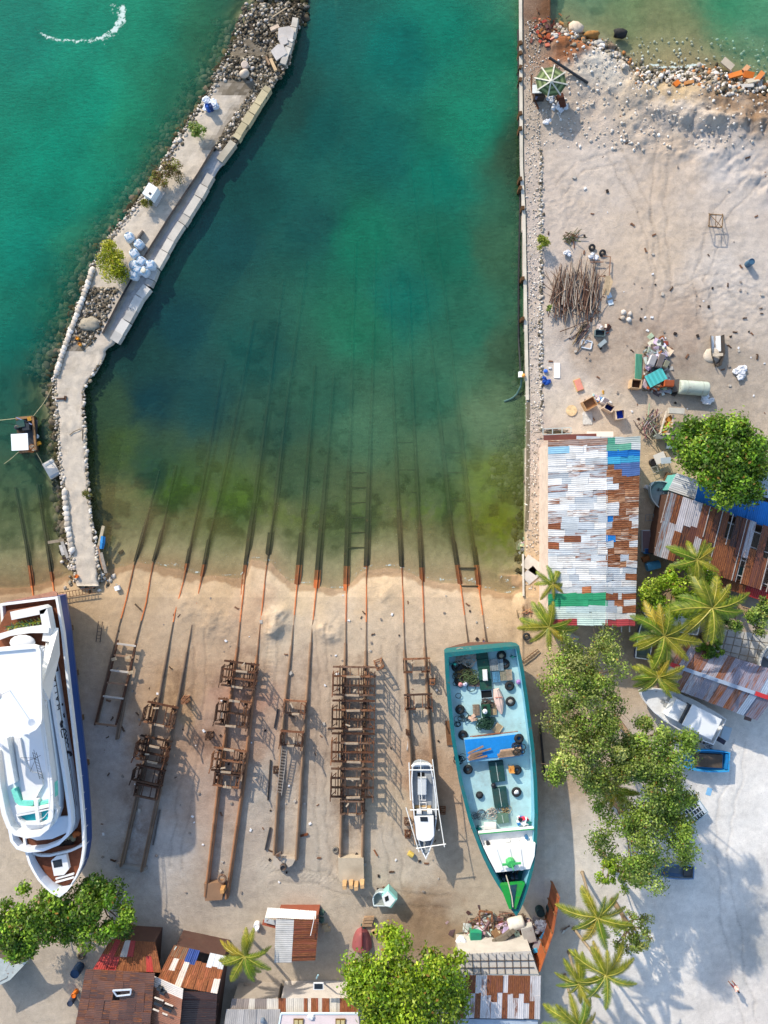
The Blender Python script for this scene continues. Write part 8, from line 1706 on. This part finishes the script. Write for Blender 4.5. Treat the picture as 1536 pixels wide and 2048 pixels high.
tagbox('green_engine', 'green boxed engine on the left of the scrap heap', 'engine', 951, 1869, (1.1, .85, .8), lin((40, 150, 110)), -.05, 'old_paint', .3, None, lin((30, 120, 96))); tagbox('grey_engine', 'pale grey machine block on the right of the scrap heap', 'machine', 1056, 1866, (1.2, 1.6, .7), alb(206, 204, 196), .25, 'old_paint', .6, None, alb(170, 166, 160)); t = thing('tank_half', 'white curved tank shell lying over the scrap heap', 'tank', W(1032, 1846)); m = MB('old_paint', alb(226, 220, 206)); m.lathe(W(1016, 1850, .8), [(.3, 0), (.55, .05), (.6, .3), (.6, 1.4), (.5, 1.6)], 16, Matrix.Rotation(R(14), 3, 'Z') @ Matrix.Rotation(R(90), 3, 'Y')); m.build('shell', t, True)
t = thing('tub', 'broken white round tub with green water in it', 'tub', W(1030, 1888)); m = MB('old_paint', alb(222, 214, 208)); m.lathe(W(1030, 1888, .2), [(.6, 0), (.75, .9), (.68, .9), (.62, .35)], 18); m.build('wall', t); m = MB('plastic', lin((120, 160, 150))); m.lathe(W(1030, 1888, .25), [(.6, 0), (.62, .5)], 18); m.build('water', t)
tagbox('painted_board', 'light blue panel by the brown fence', 'panel', 1089, 1870, (.5, 1.0, .1), lin((90, 176, 214)), -.6, 'paint', 1.0); crumple('cable_heap', 'tangle of white cable and cloth beside the fence', 'cables', 1080, 1852, .45, alb(214, 212, 210), 8, 22, .6, None, .6); tagbox('metal_chest', 'grey metal chest against the brown fence', 'chest', 1078, 1890, (1.3, 1.0, .7), alb(170, 172, 176), -.3, 'paint', .4); tagbox('blue_tin', 'small blue tin at the corner of the flat terrace', 'tin', 1070, 1900, (.4, .4, .3), lin((70, 170, 214)), .3, 'plastic', .9)
for x, y, lab in ((1078, 1818, 'dark green drum at the top of the scrap heap, left one'), (1100, 1815, 'dark green drum at the top of the scrap heap, right one')): drum(lab, x, y, .42, .8, lin((24, 52, 52)))
t = thing('rack_frame', 'brown steel box frame at the top left of the scrap heap', 'frame', W(972, 1836)); m = MB('rusty_steel', RUST[2]); [m.beam(W(*p, .5), W(*q, .5), .16, .16) for p, q in (((959, 1822), (959, 1850)), ((959, 1822), (984, 1825)), ((984, 1825), (983, 1852)), ((959, 1850), (983, 1852)))]; m.build('sides', t); m = MB('wood', alb(220, 200, 190)); m.beam(W(961, 1845, .65), W(982, 1850, .65), .2, .1); m.build('cross_plank', t); t = thing('steel_truss', 'long lattice beam lying along the top of the scrap heap', 'truss', W(1020, 1828)); m = MB('rusty_steel', alb(120, 104, 90)); [m.beam(W(998, y, .5), W(1052, y + 9, .5), .1, .1) for y in (1823, 1830)]; [m.beam(W(1000 + i * 5, 1823.5 + i * .8, .5), W(1000 + i * 5, 1830 + i * .8, .5), .06, .06) for i in range(11)]; m.build('lattice', t)
# around the central trees
t = thing('half_boat', 'red painted boat bow standing upside down by the leafy tree', 'boat', W(722, 1868)); m = MB('old_paint', alb(160, 90, 90)); rings = []
for i in range(9): u = i / 8; w = 1.0 * math.sqrt(max(.001, 1 - (1 - u) ** 2)) if u < 1 else 1.0; rings.append([W(724, 1853 + u * 42, 0) + Vector((w * s, 0, h)) for s, h in ((-1, 0), (-.75, .6), (0, 1.05), (.75, .6), (1, 0))])
m.loft(rings, closed=False); m.build('hull', t, True); m = MB('old_paint', alb(120, 44, 48)); m.beam(W(724, 1853, 1.0), W(724, 1895, 1.12), .08, .12); m.build('keel', t)
for i, (x, y) in enumerate(((738, 1836), (736, 1842), (734, 1849))): tagbox('log', 'short sawn log in the stack above the red boat bow, row %s from the top' % ('first', 'second', 'third')[i], 'log', x, y, (1.0, .28, .28), alb(170, 140, 110), .03, 'wood', .1 + .05 * (2 - i))
openbox('plant_pot', 'tan round pot with a dark inside beside the red boat bow', 'pot', 749, 1864, (.45, .45, .4), alb(186, 156, 116), (.03, .03, .03), .4); crumple('green_net', 'dark teal net bundle above the red boat bow', 'net', 730, 1852, .28, lin((40, 90, 86)), 5, 23)
crumple('green_sack', 'dark green covered bin beside the white awning of the small shed', 'bin', 638, 1833, .42, alb(86, 110, 100), 4, 24, .2, None, 1.0); 
for i, (x, y) in enumerate(((650, 1852), (655, 1858))): tagbox('stone_block', ('larger', 'smaller')[i] + ' tan block right of the small shed', 'block', x, y, (.6, .35, .3), alb(200, 176, 140), .1, 'stone')
drum('bright white bin left of the small shed awning', 515, 1847, .3, .6, lin((244, 244, 242)), None, 'bin', 'bin'); tagbox('small_tub', 'white low tub beside the bright white bin', 'tub', 514, 1858, (.35, .3, .25), lin((236, 236, 236)), .1, 'paint')
drum('orange yellow drum lying open beside the grey boat bow', 817, 1703, .26, .5, lin((206, 180, 90)), None, 'drum', 'drum', -.6); m = MB('rubber', alb(120, 116, 108)); m.torus(W(671, 1700, .12), .24, .1); tag(m.build('tyre', None, True), 'grey tyre left of the last rails of the largest cradle row', 'tyre'); heap('brown_cuttings', 'brown heap of dry cuttings behind the ribbed roof', 'cuttings', 512, 1990, 24, 12, 70, [alb(130, 92, 56), alb(96, 68, 44), alb(160, 120, 80)], 25, .8, ('wood',), .15, .6); m = MB('wood', alb(150, 136, 120)); m.tube(chord([W(488, 1968, .4), W(505, 1975, .5), W(540, 1978, .4)], 6), .12, 7); tag(m.build('fallen_trunk'), 'pale fallen palm trunk below the palm by the red roof', 'trunk')
def small(x, y, c, lab, s=.5, nm='plastic_barrel', ct='barrel'): drum(lab, x, y, s * .5, s * 1.4, c, None, nm, ct)
small(153, 1982, lin((222, 120, 40)), 'orange barrel at the corner of the left rusty house'); small(147, 1996, lin((60, 70, 90)), 'dark blue barrel below the orange barrel', .6); small(160, 1932, lin((44, 70, 100)), 'large dark blue tank left of the rusty house', .9); small(268, 1880, lin((30, 60, 120)), 'blue barrel at the front eave of the left rusty house', .6); small(290, 1882, lin((34, 54, 90)), 'navy barrel at the front eave of the left rusty house', .6); m = MB('rubber', alb(120, 106, 86)); m.torus(W(162, 1912, .15), .28, .12); tag(m.build('tyre', None, True), 'brown tyre on the sand left of the rusty houses', 'tyre')
for a, b, w, c, lab in (((556, 1418), (549, 1456), .16, (.03, .03, .035), 'pair like dark bar left of the upper orange cradle'), ((541, 1520), (536, 1600), .14, alb(70, 64, 60), 'long dark bar lying left of the ladder track'), ((541, 1655), (531, 1700), .2, (.04, .04, .045), 'black bar near the end of the ladder track'), ((320, 1620), (306, 1690), .12, alb(96, 92, 90), 'grey pipes along the shaded rails'), ((601, 1672), (616, 1668), .2, alb(120, 70, 46), 'short rusty beam by the six sided block'), ((270, 1208), (282, 1220), .12, alb(90, 76, 62), 'dark stick on the sand between the first two tracks'), ((748, 1700), (755, 1712), .12, alb(150, 100, 70), 'thin brown stick right of the last track rails'), ((820, 1460), (814, 1500), .1, alb(210, 206, 200), 'pale rod beside the rails above the grey boat'), ((896, 1442), (900, 1490), .6, alb(126, 92, 66), 'brown boards leaning under the cargo boat'), ((1080, 1450), (1090, 1560), .2, alb(60, 54, 50), 'dark long bars in the shade right of the cargo boat'), ((1240, 232), (1256, 256), .1, alb(140, 90, 70), 'thin brown stick on the edge of the rough sand')):
    m = MB('wood', c); m.beam(G(*a, .12), G(*b, .12), w, .12); tag(m.build('bar'), lab, 'bar')
# people
def person(lab, x, y, rz, shirt, legs, skin, hair, hat=None):
    g = gz(x, y); t = thing('person', lab, 'person', W(x, y, g)); M = Matrix.Rotation(rz, 3, 'Z'); o = W(x, y, g)
    me = bpy.data.meshes.new('body'); V = [(0, 0, .95), (0, 0, 1.15), (0, .01, 1.40), (0, 0, 1.50), (0, .02, 1.62), (-.10, 0, .9), (-.12, .14, .5), (-.12, .05, .08), (-.12, .18, .03), (.10, 0, .9), (.12, -.10, .5), (.12, -.24, .10), (.12, -.10, .03), (-.20, 0, 1.40), (-.27, -.08, 1.12), (-.25, .06, .90), (.20, 0, 1.40), (.27, .10, 1.12), (.25, .24, .92)]
    E = [(0, 1), (1, 2), (2, 3), (3, 4), (0, 5), (5, 6), (6, 7), (7, 8), (0, 9), (9, 10), (10, 11), (11, 12), (2, 13), (13, 14), (14, 15), (2, 16), (16, 17), (17, 18)]; RR = [.13, .12, .15, .055, .10, .09, .065, .045, .035, .09, .065, .045, .035, .06, .042, .035, .06, .042, .035]
    me.from_pydata([tuple(M @ Vector(v)) for v in V], E, []); b = bpy.data.objects.new('body', me); COL.objects.link(b); b.modifiers.new('s', 'SKIN')
    for i, r in enumerate(RR): me.skin_vertices[0].data[i].radius = (r, r)
    me.skin_vertices[0].data[0].use_root = True; s = b.modifiers.new('u', 'SUBSURF'); s.levels = s.render_levels = 2; bpy.context.view_layer.update()
    m2 = bpy.data.meshes.new_from_object(b.evaluated_get(bpy.context.evaluated_depsgraph_get())); bpy.data.objects.remove(b); ca = m2.color_attributes.new('Col', 'FLOAT_COLOR', 'CORNER'); arr = []
    for p in m2.polygons:
        z = p.center.z; h = math.hypot(p.center.x, p.center.y); c = hair if z > 1.66 else (skin if (z > 1.5 or z < .45 or (h > .20 and z < 1.2 and z > .8)) else (shirt if z > .95 else legs)); arr += list((*c, 1)) * p.loop_total
    ca.data.foreach_set('color', arr); m2.materials.append(MAT['skin']); m2.polygons.foreach_set('use_smooth', [True] * len(m2.polygons)); q = bpy.data.objects.new('body', m2); COL.objects.link(q); q.parent = t
    if hat: m = MB('fabric', hat); m.lathe(o + M @ Vector((0, .02, 1.68)), [(.2, 0), (.19, .03), (.11, .04), (.1, .12), (.04, .15)], 12); m.build('hat', t, True)
    else: m = MB('skin', hair); m.blob(o + M @ Vector((0, 0, 1.68)), .105, 2, .05, (1, 1, .8), 9, 6); m.build('hair', t, True)
    m = MB('skin', skin); m.blob(o + M @ Vector((0, .125, 1.62)), .02, 1, .05); m.build('nose', t)
person('person in a pale pink top and dark red trousers walking on the pale beach', 1461, 1962, R(-125), alb(236, 196, 184), alb(120, 40, 44), alb(150, 104, 80), (.02, .015, .012))
person('person in a purple top working just behind the cargo boat stern', 966, 1282, R(150), alb(90, 60, 130), alb(40, 40, 60), alb(130, 90, 70), (.02, .015, .012))
# rubble of the north east shore
def ne_shore():
    rnd = random.Random(77); SP = [(1105, 52), (1140, 60), (1180, 80), (1235, 100), (1262, 122)]
    for i, (x, y, w, d, c, lab) in enumerate(((1150, 56, 1.6, 1.2, alb(214, 196, 172), 'big pale boulder like block at the corner of the small bay'), (1146, 74, .9, .7, alb(226, 228, 232), 'white stones lump below the big pale block'), (1185, 70, 1.6, .8, alb(170, 124, 70), 'brown flat slab in the shallows of the small bay'), (1196, 88, 1.2, .6, alb(200, 196, 186), 'grey pale slab on the bay shore'), (1241, 66, 1.5, .9, (.03, .03, .03), 'black rounded rock standing in the small bay'), (1220, 96, 1.0, .8, alb(140, 120, 100), 'brown block beside the shore of the bay'))):
        m = MB('stone', c); m.blob(W(x, y, -.45), .5, i, .25, (w, d, .9), 10, 6); tag(m.build('shore_boulder', None, True), lab, 'boulder')
    for i, (x, y, w, d, rz, c, lab) in enumerate(((1455, 128, 1.3, .6, -.7, alb(206, 190, 166), 'pale block on end by the orange debris'), (1470, 150, 1.4, .5, .3, alb(226, 130, 60), 'orange slab at the left of the debris bank'), (1492, 138, .7, .5, .8, alb(200, 150, 110), 'tan broken piece above the orange slabs'), (1497, 150, 1.0, .6, -.2, alb(222, 120, 50), 'middle orange slab of the debris bank'), (1505, 162, 1.2, .5, .2, alb(190, 180, 160), 'grey block in the debris bank'), (1518, 154, 1.2, .5, .9, alb(224, 140, 80), 'orange slab at the right end of the debris bank'), (1353, 167, .6, .5, .7, alb(226, 124, 50), 'small bright orange tile on the stony beach'), (1378, 165, .9, .3, .2, alb(216, 150, 90), 'long orange sliver on the stony beach'), (1392, 158, .8, .3, -.5, alb(230, 210, 190), 'pale sliver on the stony beach'), (1490, 172, 1.6, .3, .05, alb(226, 216, 200), 'white beam under the orange debris'))):
        m = MB('concrete', c); z = max(-.5, gz(x, y)) + .25; m.box(W(x, y, z), (w, d, .25), M=Matrix.Rotation(rz, 3, 'Z') @ Matrix.Rotation(rnd.uniform(-.4, .4), 3, 'X')); tag(m.build('debris_slab'), lab, 'debris')
    m = MB('stone', CORAL[0]); pts = [(rnd.uniform(1270, 1440), 152 + rnd.gauss(0, 9)) for i in range(330)] + [(rnd.uniform(1430, 1560), 172 + rnd.gauss(0, 9)) for i in range(200)]
    for i in range(190): u = rnd.random(); k = min(3, int(u * 4)); a, b = SP[k], SP[k + 1]; f = u * 4 - k; pts.append((a[0] + (b[0] - a[0]) * f + rnd.gauss(0, 7), a[1] + (b[1] - a[1]) * f + rnd.gauss(6, 7)))
    rocks(m, pts, .07, .26, CORAL + DARKR + [alb(190, 130, 80)], 9, .02, .7, lambda x, y: max(-.8, float(terrain(np.array([x]), np.array([y]))[0]))); o = m.build('shore_rubble', None, True); o['kind'] = 'stuff'; tag(o, 'broken stones and coral along the small bay shore', 'rubble')
    m = MB('stone', CORAL[0]); pts = [(rnd.uniform(1085, 1560), rnd.uniform(75, 300)) for i in range(700)]; rocks(m, pts, .04, .16, CORAL, 10, .03, .75, lambda x, y: float(terrain(np.array([x]), np.array([y]))[0])); o = m.build('sand_clods', None, True); o['kind'] = 'stuff'; tag(o, 'clods and coral lumps scattered over the dug up sand', 'clods')
    m = MB('old_paint', alb(160, 90, 56)); 
    for i in range(140): m.col = tuple(v * rnd.uniform(.6, 1.3) for v in rnd.choice([alb(176, 96, 56), alb(130, 80, 56), alb(206, 150, 110), alb(90, 64, 50)])); x, y = rnd.gauss(1104, 16), rnd.gauss(62, 14); m.box(W(x, y, gz(x, y) + rnd.uniform(0, .25)), (rnd.uniform(.1, .5), rnd.uniform(.05, .3), .08), M=Matrix.Rotation(rnd.uniform(0, 6), 3, 'Z') @ Matrix.Rotation(rnd.uniform(-.5, .5), 3, 'X'))
    tag(m.build('rust_debris'), 'spread of orange brown rusty debris at the head of the quay', 'debris')
ne_shore()
# small litter over yard and lot
def litter():
    rnd = random.Random(9); kinds = []
    for i, (c, s) in enumerate(((alb(236, 236, 236), (.2, .14, .08)), (alb(90, 70, 56), (.4, .1, .08)), (alb(190, 182, 170), (.25, .2, .12)), (alb(60, 52, 48), (.22, .18, .1)), (alb(150, 140, 130), (.2, .14, .1)), (alb(130, 96, 74), (.35, .12, .06)))):
        m = MB('fabric', c); m.box(Vector((0, 0, s[2] / 2)), s, .2); m.box(Vector((s[0] * .3, s[1] * .3, s[2] * .4)), (s[0] * .6, s[1] * .6, s[2] * .7), .9); kinds.append(m.build('litter', None, False, (0, 0, 0)))
    n = 0
    while n < 280:
        if rnd.random() < .55: x, y = rnd.uniform(200, 1000), rnd.uniform(1190, 1790)
        else: x, y = rnd.uniform(1090, 1530), rnd.uniform(240, 860) if rnd.random() < .6 else rnd.uniform(560, 840)
        if 885 < x < 1080 and y > 1285: continue
        k = rnd.randrange(6); o = kinds[n] if n < 6 else kinds[k].copy()
        if n >= 6: COL.objects.link(o)
        s = rnd.uniform(.5, 1.4); o.location = G(x, y, .01); o.rotation_euler = (0, 0, rnd.uniform(0, 6.28)); o.scale = (s, s, s); o['label'] = 'small scrap of litter lying loose on the sand'; o['kind'] = 'thing'; o['category'] = 'litter'; o['group'] = 'litter scattered over the boatyard sand'; n += 1
litter()
